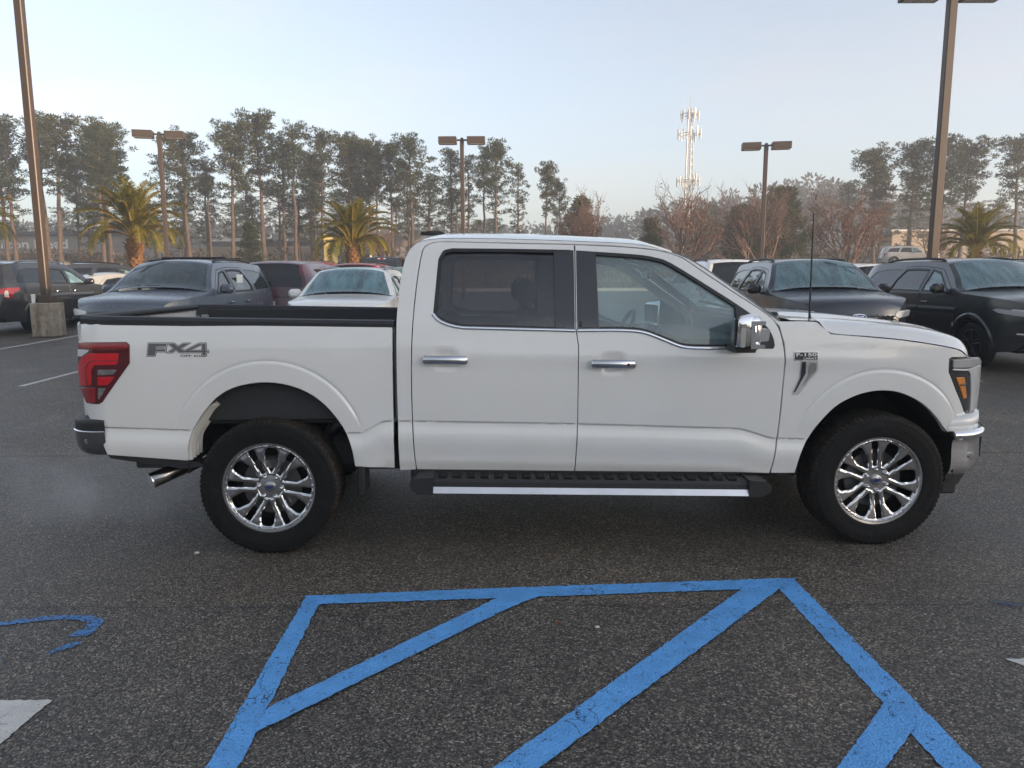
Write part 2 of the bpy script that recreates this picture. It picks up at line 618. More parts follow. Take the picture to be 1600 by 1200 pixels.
def cr(P, n=6, closed=False):
    """Catmull-Rom through the points"""
    P = [np.asarray(p, float) for p in P]
    out = []
    m = len(P)
    for i in range(m if closed else m - 1):
        p0 = P[(i - 1) % m] if closed or i > 0 else 2 * P[0] - P[1]
        p1, p2 = P[i], P[(i + 1) % m]
        p3 = P[(i + 2) % m] if closed or i + 2 < m else 2 * P[-1] - P[-2]
        for j in range(n):
            t = j / n
            out.append(0.5 * ((2 * p1) + (-p0 + p2) * t + (2 * p0 - 5 * p1 + 4 * p2 - p3) * t * t + (-p0 + 3 * p1 - 3 * p2 + p3) * t ** 3))
    if not closed:
        out.append(P[-1])
    return [tuple(p) for p in out]

def fillet(L, r, n=4):
    """round the corners of a polygon"""
    L = [np.asarray(p, float) for p in L]
    out = []
    m = len(L)
    rs = r if hasattr(r, '__len__') else [r] * m
    for i in range(m):
        p, a, b = L[i], L[i - 1], L[(i + 1) % m]
        da, db = a - p, b - p
        la, lb = np.linalg.norm(da), np.linalg.norm(db)
        k = min(rs[i], la * .45, lb * .45)
        if k < 1e-5:
            out.append(tuple(p))
            continue
        s, e = p + da / la * k, p + db / lb * k
        for j in range(n + 1):
            t = j / n
            out.append(tuple((1 - t) ** 2 * s + 2 * t * (1 - t) * p + t * t * e))
    return out

def outdir(L):
    """direction away from the material at each vertex (outline CCW, holes CW)"""
    L = np.asarray(L, float)
    d = np.roll(L, -1, 0) - L
    d /= np.maximum(np.linalg.norm(d, axis=1, keepdims=True), 1e-9)
    nrm = np.stack([d[:, 1], -d[:, 0]], 1)
    a = nrm + np.roll(nrm, 1, 0)
    l = np.maximum(np.linalg.norm(a, axis=1, keepdims=True), 1e-6)
    a /= l
    c = np.clip(np.sum(a * nrm, 1, keepdims=True), 0.35, 1)
    return a / c

def inset(L, d):
    """shrink (d>0) a CCW polygon"""
    L = np.asarray(L, float)
    if area2(L) < 0:
        L = L[::-1]
    return L - outdir(L) * d

def pip(P, L):
    x, y = P[:, 0], P[:, 1]
    r = np.zeros(len(P), bool)
    n = len(L)
    for i in range(n):
        x1, y1 = L[i]
        x2, y2 = L[(i + 1) % n]
        if y1 == y2:
            continue
        c = ((y1 > y) != (y2 > y)) & (x < (x2 - x1) * (y - y1) / (y2 - y1) + x1)
        r ^= c
    return r

def surf(fmap, P, sign=1.0, e=0.0012):
    """positions and unit normals of a mapped patch"""
    u, v = P[:, 0], P[:, 1]
    X = fmap(u, v)
    du = fmap(u + e, v) - fmap(u - e, v)
    dv = fmap(u, v + e) - fmap(u, v - e)
    n = np.cross(du, dv) * sign
    n /= np.maximum(np.linalg.norm(n, axis=1, keepdims=True), 1e-9)
    return X, n, du / (2 * e), dv / (2 * e)

class PB:
    """panel builder: several mapped panels and strips in one mesh with analytic normals"""
    def __init__(s):
        s.V, s.F, s.Nn, s.M = [], [], [], []
        s.n = 0
    def put(s, V, F, Nn, m):
        s.V.append(np.asarray(V)); s.Nn.append(np.asarray(Nn))
        s.F += [tuple(int(i) + s.n for i in f) for f in F]
        s.M += [m] * len(F)
        s.n += len(V)
    def panel(s, outline, fmap, holes=(), res=0.05, ins=0.0, lip=0.02, roll=0.003, sign=1.0, m=0, lines=(), lipholes=True):
        L = np.asarray(outline, float)
        if area2(L) < 0:
            L = L[::-1]
        loops = [L] + [(np.asarray(h, float) if area2(h) < 0 else np.asarray(h, float)[::-1]) for h in holes]
        loops = [l - outdir(l) * (ins + roll) if (ins + roll) > 0 else l for l in loops]
        loops = [densify(l, res) for l in loops]
        x0, y0 = loops[0].min(0)
        x1, y1 = loops[0].max(0)
        gx, gy = np.meshgrid(np.arange(x0 + res * .3, x1, res), np.arange(y0 + res * .3, y1, res * .866))
        gx = gx + (np.arange(gx.shape[0]) % 2)[:, None] * res * .5
        G = np.stack([gx.ravel(), gy.ravel()], 1)
        k = pip(G, loops[0])
        for h in loops[1:]:
            k &= ~pip(G, h)
        G = G[k]
        B = np.concatenate(loops)
        ex = []
        for ln in lines:
            q = []
            for a, b in zip(ln[:-1], ln[1:]):
                a, b = np.asarray(a, float), np.asarray(b, float)
                kk = max(1, int(np.linalg.norm(b - a) / res))
                q += [a + (b - a) * j / kk for j in range(kk)]
            q.append(np.asarray(ln[-1], float))
            q = np.array(q)
            ok = pip(q, loops[0])
            for h in loops[1:]:
                ok &= ~pip(q, h)
            ex.append((q, ok))
        if len(G):
            keep = np.ones(len(G), bool)
            for i in range(0, len(G), 2000):
                d = np.min(np.sum((G[i:i + 2000, None, :] - B[None]) ** 2, 2), 1)
                keep[i:i + 2000] &= d > (res * .45) ** 2
                for q, ok in ex:
                    if ok.any():
                        qq = q[ok]
                        d = np.min(np.sum((G[i:i + 2000, None, :] - qq[None]) ** 2, 2), 1)
                        keep[i:i + 2000] &= d > (res * .40) ** 2
            G = G[keep]
        pts = [B]
        edges = []
        o = 0
        for l in loops:
            edges += [(o + i, o + (i + 1) % len(l)) for i in range(len(l))]
            o += len(l)
        for q, ok in ex:
            dB = np.min(np.sum((q[:, None, :] - B[None]) ** 2, 2), 1) > (0.0015) ** 2
            ok = ok & dB
            idx = -np.ones(len(q), int)
            idx[ok] = o + np.arange(ok.sum())
            pts.append(q[ok])
            o += int(ok.sum())
            edges += [(int(idx[i]), int(idx[i + 1])) for i in range(len(q) - 1) if idx[i] >= 0 and idx[i + 1] >= 0]
        pts.append(G)
        A = np.concatenate(pts)
        rv, _, rf, _, _, _ = delaunay_2d_cdt([Vector(p) for p in A.tolist()], edges, [], 0, 1e-6)
        A = np.array([tuple(v) for v in rv])
        T = np.array([tuple(f) for f in rf])
        C = A[T].mean(1)
        k = pip(C, loops[0])
        for h in loops[1:]:
            k &= ~pip(C, h)
        T = T[k]
        X, n, _, _ = surf(fmap, A, sign)
        a, b, c = X[T[:, 0]], X[T[:, 1]], X[T[:, 2]]
        fl = np.sum(np.cross(b - a, c - a) * n[T[:, 0]], 1) < 0
        T[fl] = T[fl][:, ::-1]
        s.put(X, T.tolist(), n, m)
        if lip > 0:
            for li, l in enumerate(loops):
                if li and not lipholes:
                    continue
                od = outdir(l)
                X1, n1, du, dv = surf(fmap, l, sign)
                t3 = du * od[:, :1] + dv * od[:, 1:]
                t3 /= np.maximum(np.linalg.norm(t3, axis=1, keepdims=True), 1e-9)
                rr = max(roll, 0.0)
                X2 = X1 + t3 * rr - n1 * rr
                X3 = X2 - n1 * lip
                q = len(l)
                F = []
                for i in range(q):
                    j = (i + 1) % q
                    F += [(i, j, q + j, q + i), (q + i, q + j, 2 * q + j, 2 * q + i)]
                VV = np.concatenate([X1, X2, X3])
                NN = np.concatenate([n1, t3, t3])
                f0 = F[0]
                if np.dot(np.cross(VV[f0[1]] - VV[f0[0]], VV[f0[2]] - VV[f0[0]]), n1[0] + t3[0]) < 0:
                    F = [f[::-1] for f in F]
                s.put(VV, F, NN, m)
        return s
    def strip(s, P, width, fmap, res=0.03, thick=0.006, sign=1.0, m=0):
        """a thin trim strip along a polyline given in panel coordinates"""
        P = np.asarray(P, float)
        q = [P[0]]
        for a, b in zip(P[:-1], P[1:]):
            k = max(1, int(np.linalg.norm(b - a) / res))
            q += [a + (b - a) * (j + 1) / k for j in range(k)]
        q = np.array(q)
        d = np.gradient(q, axis=0)
        d /= np.maximum(np.linalg.norm(d, axis=1, keepdims=True), 1e-9)
        nn = np.stack([-d[:, 1], d[:, 0]], 1)
        rows, norms = [], []
        for (o, h, w) in ((-.5, 0, -1), (-.42, 1, -.5), (0, 1.25, 0), (.42, 1, .5), (.5, 0, 1)):
            pp = q + nn * o * width
            X, n, du, dv = surf(fmap, pp, sign)
            t3 = du * nn[:, :1] + dv * nn[:, 1:]
            t3 /= np.maximum(np.linalg.norm(t3, axis=1, keepdims=True), 1e-9)
            rows.append(X + n * thick * h)
            k = n + t3 * w * 1.6
            norms.append(k / np.linalg.norm(k, axis=1, keepdims=True))
        L = len(q)
        F = []
        for r in range(4):
            for i in range(L - 1):
                F.append((r * L + i, r * L + i + 1, (r + 1) * L + i + 1, (r + 1) * L + i))
        V = np.concatenate(rows)
        NN = np.concatenate(norms)
        f = F[0]
        if np.dot(np.cross(V[f[1]] - V[f[0]], V[f[2]] - V[f[0]]), NN[f[0]]) < 0:
            F = [x[::-1] for x in F]
        s.put(V, F, NN, m)
        return s
    def grid(s, X, m=0, flip=False):
        """a (rows, cols, 3) grid with smooth normals"""
        X = np.asarray(X, float)
        a, b = X.shape[:2]
        du = np.gradient(X, axis=0)
        dv = np.gradient(X, axis=1)
        n = np.cross(du, dv)
        n /= np.maximum(np.linalg.norm(n, axis=2, keepdims=True), 1e-9)
        if flip:
            n = -n
        F = []
        for i in range(a - 1):
            for j in range(b - 1):
                f = (i * b + j, (i + 1) * b + j, (i + 1) * b + j + 1, i * b + j + 1)
                F.append(f[::-1] if flip else f)
        s.put(X.reshape(-1, 3), F, n.reshape(-1, 3), m)
        return s
    def build(s, name, mats, parent=None):
        me = mkmesh(name, np.concatenate(s.V), s.F, mats, s.M, True, np.concatenate(s.Nn))
        return link(name, me, parent)

def text_flat(txt, size, shear=0.0, bold=0.022):
    """outline and faces of a string as flat 2-D triangles (x, y)"""
    cu = bpy.data.curves.new("t", 'FONT')
    cu.body = txt
    cu.size = size
    cu.shear = shear
    cu.offset = bold
    ob = bpy.data.objects.new("t", cu)
    COL.objects.link(ob)
    dg = bpy.context.evaluated_depsgraph_get()
    me = bpy.data.meshes.new_from_object(ob.evaluated_get(dg))
    V = np.array([tuple(v.co)[:2] for v in me.vertices])
    F = [tuple(p.vertices) for p in me.polygons]
    bpy.data.objects.remove(ob)
    bpy.data.meshes.remove(me)
    return V, F

def text_on(pb, txt, box, fmap, sign=1.0, m=0, shear=0.0, flipx=False):
    """flat lettering stretched into box (u0, v0, u1, v1) on a mapped skin"""
    V, F = text_flat(txt, 1.0, shear)
    lo, hi = V.min(0), V.max(0)
    V = (V - lo) / (hi - lo)
    if flipx:
        V[:, 0] = 1 - V[:, 0]
        F = [f[::-1] for f in F]
    P = np.stack([box[0] + V[:, 0] * (box[2] - box[0]), box[1] + V[:, 1] * (box[3] - box[1])], 1)
    X, n, _, _ = surf(fmap, P, sign)
    f = F[0]
    if np.dot(np.cross(X[f[1]] - X[f[0]], X[f[2]] - X[f[0]]), n[f[0]]) < 0:
        F = [q[::-1] for q in F]
    pb.put(X, F, n, m)
    return pb

def sst(t):
    t = np.clip(t, 0, 1)
    return t * t * (3 - 2 * t)

# ------------------------------------------------------------------ the ground
def gz(y):
    """height of the land: level lot that rises gently away from the camera, then a bank up to the road"""
    return float(np.interp(y, [-80, 7, 35, 43, 60, 66, 120, 180, 260, 420, 2500], [0, 0, .62, .85, 2.3, 2.6, 2.7, 5.0, 9.0, 12.0, 20.0]))

YB = [-90, -40, -10, 0, 3, 5, 7, 9, 12, 16, 20, 25, 30, 35, 39, 43, 46, 50, 55, 60, 63, 66, 74, 90, 120, 150, 180, 220, 260, 330, 420, 800, 2500]

def sheet(name, x0, x1, y0, y1, lift, m, nx=8, label=None):
    ys = [y0] + [y for y in YB if y0 < y < y1] + [y1]
    xs = np.linspace(x0, x1, nx + 1)
    V = [(x, y, gz(y) + lift) for y in ys for x in xs]
    n = nx + 1
    F = [(i * n + j, i * n + j + 1, (i + 1) * n + j + 1, (i + 1) * n + j) for i in range(len(ys) - 1) for j in range(nx)]
    return tag(link(name, mkmesh(name, V, F, m)), kind='structure')

M = {}
M['asphalt'] = asphalt("asphalt", (.084, .076, .066))
M['road'] = asphalt("old_asphalt", (.10, .095, .09), chip=.5)
M['dry_grass'] = mat("dry_grass", (.20, .15, .085), rough=.95, var=.45, scale=1.4, bump=.8, bscale=30, spec=.1)
M['blue_line'] = road_paint("blue_line_paint", (.105, .36, .76), wear=.41)
M['blue_worn'] = road_paint("worn_blue_paint", (.06, .22, .52), wear=.49)
M['blue_faint'] = road_paint("faint_blue_paint", (.06, .10, .19), wear=.52)
M['white_line'] = road_paint("white_line_paint", (.60, .59, .56), wear=.38)
M['concrete'] = mat("concrete", (.30, .27, .23), rough=.9, var=.35, scale=5, bump=.5, bscale=40)
M['curb'] = mat("curb_concrete", (.42, .38, .32), rough=.9, var=.2, scale=2)

sheet("ground", -900, 900, -90, 2500, -0.06, M['dry_grass'], nx=12)
sheet("parking_lot", -70, 125, -75, 43.0, 0.0, M['asphalt'], nx=10)
sheet("road", -400, 400, 66.0, 74.0, 0.0, M['road'], nx=20)
mb = MB()
mb.box((2.5, 43.12, gz(43.1) + 0.04), (145, .24, .26), bev=.03)
tag(mb.build("kerb", M['curb']), kind='structure')

def marking(name, polys, m, lift=0.004, label=None, cat=None, group=None, ragged=.0045):
    """painted marking: thin sheets just above the asphalt, edges a little ragged"""
    mb = MB()
    rng = random.Random(len(polys) * 7 + int(polys[0][0][0] * 100))
    for k, P in enumerate(polys):
        L = densify(P, .022)
        od = outdir(L if area2(L) > 0 else L[::-1])
        if area2(L) <= 0:
            L = L[::-1]
        L = [(p[0] + o[0] * rng.uniform(-ragged, ragged), p[1] + o[1] * rng.uniform(-ragged, ragged)) for p, o in zip(L, od)]
        mb.add([(x, y, gz(y) + lift + k * 0.0006) for x, y in L], [tuple(range(len(L)))])
    o = link(name, mb.mesh(name, m, recalc=False))
    return tag(o, label, cat, group)

def band(a, b, w):
    a, b = np.array(a), np.array(b)
    d = (b - a) / np.linalg.norm(b - a)
    n = np.array([-d[1], d[0]]) * w / 2
    return [tuple(a - n), tuple(b - n), tuple(b + n), tuple(a + n)]

# access aisle in blue: each painted line is its own marking
AG = "blue access aisle lines"
marking("painted_line", [[(-1.077, 3.655), (-.992, 3.66), (-.933, 2.3), (-.86, .6), (-1.0, .6), (-1.043, 2.298)]], M['blue_line'], .004,
        "long blue line on the left edge of the access aisle", "line", AG)
marking("painted_line", [[(1.54, 3.87), (1.415, 3.76), (1.485, .6), (1.615, .6)]], M['blue_line'], .004,
        "long blue line on the right edge of the access aisle", "line", AG)
marking("painted_line", [[(-1.085, 3.655), (-1.0, 3.555), (.129, 3.635), (1.251, 3.722), (1.45, 3.74), (1.56, 3.866), (1.343, 3.85), (-.038, 3.748)]], M['blue_line'], .0065,
        "blue line across the head of the aisle, nearest the truck", "line", AG)
marking("painted_line", [[(-.945, 2.64), (-.945, 2.475), (-.004, 3.516), (.146, 3.643), (.06, 3.69), (-.07, 3.629)]], M['blue_line'], .009,
        "shorter blue diagonal in the left half of the aisle", "line", AG)
marking("painted_line", [[(1.325, 3.845), (1.427, 3.735), (-.352, 1.80), (-.498, 1.80)]], M['blue_line'], .009,
        "longest blue diagonal running to the right corner of the aisle", "line", AG)
marking("painted_line", [[(1.449, 2.668), (1.482, 2.51), (.594, 1.60), (.473, 1.60)]], M['blue_line'], .009,
        "blue diagonal at the bottom right that meets the right edge line", "line", AG)
# worn symbol, white bars
sym = [cr([(-2.62, 3.30), (-2.45, 3.385), (-2.26, 3.44), (-2.10, 3.44)], 5) + [(-2.115, 3.40), (-2.27, 3.395), (-2.44, 3.34), (-2.60, 3.265)],
       [(-2.20, 3.44), (-2.08, 3.445), (-1.985, 3.39), (-1.965, 3.30), (-1.975, 3.235), (-2.06, 3.225), (-2.055, 3.275), (-2.03, 3.31), (-2.05, 3.36), (-2.11, 3.395), (-2.19, 3.405)],
       [(-2.02, 3.165), (-1.965, 3.18), (-1.985, 3.125), (-2.055, 3.06), (-2.06, 3.09)],
       [(-2.32, 3.06), (-2.23, 3.03), (-2.25, 2.96), (-2.36, 2.93)]]
marking("painted_symbol", sym, M['blue_worn'], .004, "worn remains of a blue parking symbol on the asphalt", "symbol")
marking("painted_bar", [[(-2.7, 2.70), (-1.815, 2.705), (-1.83, 2.40), (-1.88, 2.2), (-2.7, 2.2)]], M['white_line'], .004,
        "white painted bar at the lower left, cut by the picture edge", "marking", ragged=.004)
marking("painted_bar", [[(2.125, 2.995), (2.6, 3.0), (2.6, 2.9), (2.17, 2.94)]], M['white_line'], .004,
        "tiny white painted corner at the right picture edge", "marking", ragged=.004)
marking("paint_spot", [[(2.42, 3.58), (2.54, 3.55), (2.60, 3.52), (2.5, 3.50)]], M['blue_faint'], .004,
        "faint worn blue patch on the asphalt near the right edge", "marking")
# stall lines of the lot behind the truck
SG = "white stall lines"
for (x, y0, y1, lab) in ((-7.22, 10.75, 14.0, "white stall line ending left of the blue SUV, near the truck bed"),
                         (-10.75, 15.2, 21.0, "white stall line beside the dark SUV at the left edge"),
                         (-9.9, 17.9, 21.0, "white stall line just right of the concrete lamp base"),
                         (6.98, 10.9, 15.6, "white stall line between the two dark SUVs on the right"),
                         (-4.6, 11.2, 15.8, "white stall line between blue SUV and white crossover"),
                         (9.95, 10.9, 15.6, "white stall line to the right of the black SUV")):
    marking("stall_line", [[(x - .05, y0), (x + .05, y0), (x + .05, y1), (x - .05, y1)]], M['white_line'], .005, lab, "line", SG)
# small litter
M['leaf_brown'] = mat("dead_leaf", (.16, .07, .03), rough=.8)
M['pebble'] = mat("pebble", (.55, .50, .42), rough=.9)
def pebble(x, y, r, m, lab, name, cat):
    mb = MB()
    mb.ball((x, y, r * .45), r, n=5, sc=(1, .8, .5))
    tag(mb.build(name, m, smooth=True), lab, cat)
pebble(-1.905, 4.27, .016, M['pebble'], "white pebble on the asphalt left of the rear wheel", "pebble", "pebble")
pebble(.40, 3.30, .012, M['pebble'], "pale pebble inside the aisle near its middle", "pebble", "pebble")
mb = MB()
mb.add([(.20, 3.33, .006), (.225, 3.325, .014), (.24, 3.345, .006), (.215, 3.355, .012)], [(0, 1, 2, 3)])
tag(mb.build("dead_leaf", M['leaf_brown']), "small brown dead leaf inside the aisle", "leaf")

# ------------------------------------------------------------------ unseen building added behind the camera to shade the lot
M['stucco'] = mat("stucco", (.46, .41, .34), rough=.9, var=.08, scale=1.5, bump=.2)
M['dark_glass'] = mat("dark_glass", (.02, .025, .03), rough=.05, spec=.8)
M['trim_white'] = mat("white_trim", (.7, .68, .64), rough=.5)
bld = thing("added_shade_building", "added unseen stucco building with dark glass front, shading the lot from behind and right of the camera", "building", (84, -34, 0))
mb = MB(); mb.box((0, -8, 6.4), (66, 16, 12.8), bev=.05); mb.build("wall", M['stucco'], bld)
mb = MB(); mb.box((0, -8, 13.0), (67, 16.8, .5), bev=.05); mb.build("roof", M['trim_white'], bld)
wm = MB(); wm.box((0, .04, 2.4), (5.2, .12, 3.6), bev=.02); wme = wm.mesh("window", M['dark_glass'])
for i in range(10):
    link("window", wme, bld, loc=(-28.6 + i * 6.35, 0.02, 0))

# ------------------------------------------------------------------ far buildings
M['bld_tan'] = mat("tan_wall", (.42, .34, .26), rough=.9, var=.06, scale=.4)
M['bld_grey'] = mat("grey_wall", (.30, .28, .26), rough=.9, var=.06, scale=.4)
M['bld_dark'] = mat("dark_roof", (.10, .10, .11), rough=.7)
M['letters'] = mat("white_letters", (.8, .78, .74), rough=.6)

bz = gz(95)
b1 = thing("shop_building", "low grey shop with white lettering behind the left pines", "building", (-72, 100, bz))
mb = MB(); mb.box((0, 3, 2.4), (46, 6, 4.8), bev=.05); mb.build("wall", M['bld_grey'], b1)
mb = MB(); mb.box((0, 3, 5.0), (47, 7, .5), bev=.05); mb.build("roof", M['bld_dark'], b1)
pb = PB(); text_on(pb, "Hilton Head", (2.5, 3.0, 13.0, 4.2), lambda u, v: np.stack([u, -.03 + 0 * u, v], 1)); tag(pb.build("lettering", M['letters'], b1), kind='stuff')
wm = MB(); wm.box((0, -.02, 1.3), (5.0, .1, 2.2)); wme = wm.mesh("window", M['dark_glass'])
for i in range(5):
    link("window", wme, b1, loc=(-17 + i * 8, 0, 0))
b2 = thing("warehouse_building", "long low tan building with dark roof band behind the pines", "building", (-25.5, 96, bz))
mb = MB(); mb.box((0, 6, 1.5), (34, 12, 3.0), bev=.05); mb.build("wall", M['bld_tan'], b2)
mb = MB(); mb.box((2, 6, 3.35), (30, 11, .7), bev=.03); mb.build("roof", M['bld_dark'], b2)
mb = MB(); mb.box((-11, 4, 3.6), (6, 3, 1.2), bev=.03); mb.box((6.5, 3, 3.9), (8, 2, .3), bev=.03); mb.build("roof_unit", M['trim_white'], b2)
b3 = thing("storage_building", "pale flat wall building behind the right palm tree", "building", (56, 92, bz))
mb = MB(); mb.box((0, 4, 2.2), (19, 8, 4.4), bev=.05); mb.build("wall", M['bld_tan'], b3)
mb = MB(); mb.box((0, 4, 4.5), (19.4, 8.4, .25), bev=.03); mb.build("roof", M['trim_white'], b3)
b4 = thing("shed_building", "small grey shed with sloping roof behind the truck cab, left of the lamp", "building", (-13.2, 88, bz))
mb = MB(); mb.box((0, 3, 1.3), (9, 6, 2.6), bev=.03); mb.build("wall", M['bld_grey'], b4)
mb = MB(); mb.prism([(-4.8, 2.6), (4.8, 2.6), (4.0, 4.1), (-4.0, 4.1)], -.2, 6.2); mb.build("roof", mat("shed_roof", (.22, .20, .19), rough=.8), b4)

# yellow sunlit sign among the pines
M['sign_yellow'] = mat("sign_yellow", (.75, .58, .20), rough=.55, var=.25, scale=2.0)
s1 = thing("roadside_sign", "tall yellow roadside sign lit by the sun between the pines", "sign", (-14.8, 61.5, gz(61.5)))
mb = MB(); mb.prism([(-.52, .15), (.52, .15), (.52, 2.25), (.1, 2.55), (-.45, 2.85), (-.52, 2.85)], -.12, .12); mb.build("panel", M['sign_yellow'], s1)
mb = MB(); mb.box((-.3, 0, .05), (.12, .1, .4)); mb.box((.3, 0, .05), (.12, .1, .4)); mb.build("post", M['bld_dark'], s1)

# ------------------------------------------------------------------ lamp posts
M['bronze'] = mat("bronze_paint", (.062, .043, .031), rough=.45, var=.06, scale=2.0)
M['bronze_dark'] = mat("dark_bronze", (.05, .04, .035), rough=.5)
M['lens'] = mat("lamp_lens", (.55, .52, .46), rough=.25)
LG = "bronze twin lamp posts of the lot"
def lamp_post(x, y, h, label, base=None, yaw=0.0, w=.18, head=.82):
    z0 = gz(y)
    t = thing("lamp_post", label, "lamp post", (x, y, z0), yaw, LG)
    b0 = 0.0
    if base:
        mb = MB()
        mb.box((0, 0, base[1] / 2), (base[0], base[0], base[1]), bev=.025)
        mb.build("base", M['conc_stain'], t)
        b0 = base[1]
        mb = MB(); mb.box((.02, 0, b0 + .09), (.34, .30, .18), bev=.015); mb.build("base_cover", M['bronze'], t)
    mb = MB(); mb.box((0, 0, b0 + (h - b0) / 2), (w, w, h - b0), bev=.018); mb.build("pole", M['bronze'], t)
    mb = MB(); mb.box((0, 0, h + .02), (w * .7, w * .7, .22), bev=.02); mb.box((0, 0, h + .02), (.8, .07, .07)); mb.build("bracket", M['bronze_dark'], t)
    for s in (-1, 1):
        mb = MB()
        cx = s * (.24 + head / 2)
        mb.box((cx, 0, h), (head, .52, .30), bev=.012)
        hd = mb.build("lamp_head", M['bronze'], t)
        mb = MB(); mb.box((cx, 0, h - .155), (head * .86, .42, .02)); mb.build("lens", M['lens'], hd)
    return t

def stained():
    m, nt, b = _nt("stained_concrete")
    tc = N(nt, "ShaderNodeTexCoord")
    mp = N(nt, "ShaderNodeMapping")
    mp.inputs['Scale'].default_value = (5, 5, .9)
    nz = N(nt, "ShaderNodeTexNoise", Scale=1.3, Detail=7.0, Roughness=.68)
    nt.links.new(tc.outputs['Object'], mp.inputs['Vector'])
    nt.links.new(mp.outputs[0], nz.inputs['Vector'])
    rp = ramp(nt, [(.28, (.13, .085, .05)), (.42, (.25, .19, .13)), (.56, (.33, .29, .23)), (.74, (.40, .37, .31))])
    nt.links.new(nz.outputs['Fac'], rp.inputs['Fac'])
    n2 = N(nt, "ShaderNodeTexNoise", Scale=9.0, Detail=5.0)
    nt.links.new(tc.outputs['Object'], n2.inputs['Vector'])
    r2 = ramp(nt, [(.3, (.7, .7, .7)), (.7, (1.1, 1.1, 1.1))])
    nt.links.new(n2.outputs['Fac'], r2.inputs['Fac'])
    mx = N(nt, "ShaderNodeMix", data_type='RGBA', blend_type='MULTIPLY')
    mx.inputs[0].default_value = 1
    nt.links.new(rp.outputs[0], mx.inputs[6]); nt.links.new(r2.outputs[0], mx.inputs[7])
    nt.links.new(mx.outputs[2], b.inputs['Base Color'])
    b.inputs['Roughness'].default_value = .92
    bp = N(nt, "ShaderNodeBump", Strength=.5, Distance=.02)
    nt.links.new(n2.outputs['Fac'], bp.inputs['Height']); nt.links.new(bp.outputs[0], b.inputs['Normal'])
    return m
M['conc_stain'] = stained()
lamp_post(-11.35, 18.15, 8.3, "tall bronze lamp post on a stained concrete block, far left", base=(.54, .83))
lamp_post(9.55, 17.0, 7.50, "tall bronze lamp post behind the black SUV, right", base=(.54, .83))
lamp_post(-15.6, 34.0, 7.36, "bronze twin lamp post beside the left palm", yaw=R(14))
lamp_post(-2.25, 35.0, 7.22, "bronze twin lamp post directly above the truck cab roof")
lamp_post(11.5, 34.5, 6.86, "bronze twin lamp post right of the radio mast", yaw=R(-10))
# paper cup left on the lamp base
mb = MB(); mb.lathe([(.001, 0), (.034, 0), (.046, .15), (.048, .155), (.043, .155), (.03, .01), (.001, .012)], n=16)
cup = mb.build("paper_cup", mat("paper_cup_white", (.75, .74, .72), rough=.6), smooth=True, loc=(-11.35 - .20, 18.15 - .19, gz(18.15) + .83))
tag(cup, "white paper cup left on the corner of the concrete lamp base", "cup")
cup.scale = (1.1, 1.1, 1.35)

# slim white post and a yellow one beyond the lot
for (x, y, h, lab) in ((-7.9, 42.0, 2.1, "thin pale marker post behind the dark pickup"), (34.8, 62.5, 1.9, "thin yellow marker post above the silver SUV on the road")):
    mb = MB(); mb.tube([(0, 0, 0), (0, 0, h)], .06, n=8); mb.box((-.12, 0, h * .72), (.3, .03, .1))
    tag(mb.build("marker_post", M['trim_white'] if x < 0 else M['sign_yellow'], loc=(x, y, gz(y))), lab, "post")

# ------------------------------------------------------------------ radio mast
M['mast'] = mat("galvanised_steel", (.40, .39, .37), rough=.4, metal=.3)
M['antenna_white'] = mat("antenna_white", (.60, .58, .52), rough=.4)
ty = 130.0
tw_ = thing("radio_mast", "tall lattice radio mast with three rings of antennas", "mast", (30.2, ty, gz(ty)))
TZ = 26.6
leg = MB()
def tr_(z): return 1.15 - .60 * z / TZ
ang = [R(90 + 120 * k + 20) for k in range(3)]
for a in ang:
    o = MB(); o.tube([(tr_(0) * math.cos(a), tr_(0) * math.sin(a), 0), (tr_(TZ) * math.cos(a), tr_(TZ) * math.sin(a), TZ)], .085, n=8)
    o.build("leg", M['mast'], tw_, smooth=True)
br = MB()
nz_ = 22
for i in range(nz_):
    z0, z1 = TZ * i / nz_, TZ * (i + 1) / nz_
    for k in range(3):
        a, b = ang[k], ang[(k + 1) % 3]
        p = lambda an, z: (tr_(z) * math.cos(an), tr_(z) * math.sin(an), z)
        br.tube([p(a, z0), p(b, z1)], .03, n=4); br.tube([p(b, z0), p(a, z1)], .03, n=4); br.tube([p(a, z1), p(b, z1)], .03, n=4)
br.build("bracing", M['mast'], tw_)
o = MB(); o.tube([(.3, 0, 0), (.3, 0, TZ)], .15, n=8); o.build("cable_run", M['antenna_white'], tw_)
o = MB(); o.tube([(0, 0, TZ), (0, 0, TZ + 2.2)], .04, n=6); o.build("lightning_rod", M['mast'], tw_)
pan = MB(); pan.box((0, 0, 0), (.16, .24, 1.6), bev=.03); pme = pan.mesh("antenna_panel", M['antenna_white'])
for (z, rr, cnt) in ((25.7, 1.45, 9), (22.5, 1.85, 10), (14.8, 1.85, 10)):
    o = MB()
    o.tube([(rr * math.cos(t), rr * math.sin(t), z) for t in np.linspace(0, 2 * math.pi, 13)], .06, n=5, caps=False)
    for a in ang:
        o.tube([(0, 0, z), (rr * math.cos(a), rr * math.sin(a), z)], .07, n=5)
    rg = o.build("platform", M['mast'], tw_)
    for k in range(cnt):
        t = 2 * math.pi * k / cnt + .2
        link("antenna_panel", pme, rg, loc=(rr * 1.04 * math.cos(t), rr * 1.04 * math.sin(t), z + random.uniform(-.35, .35)), rot=(0, 0, t))

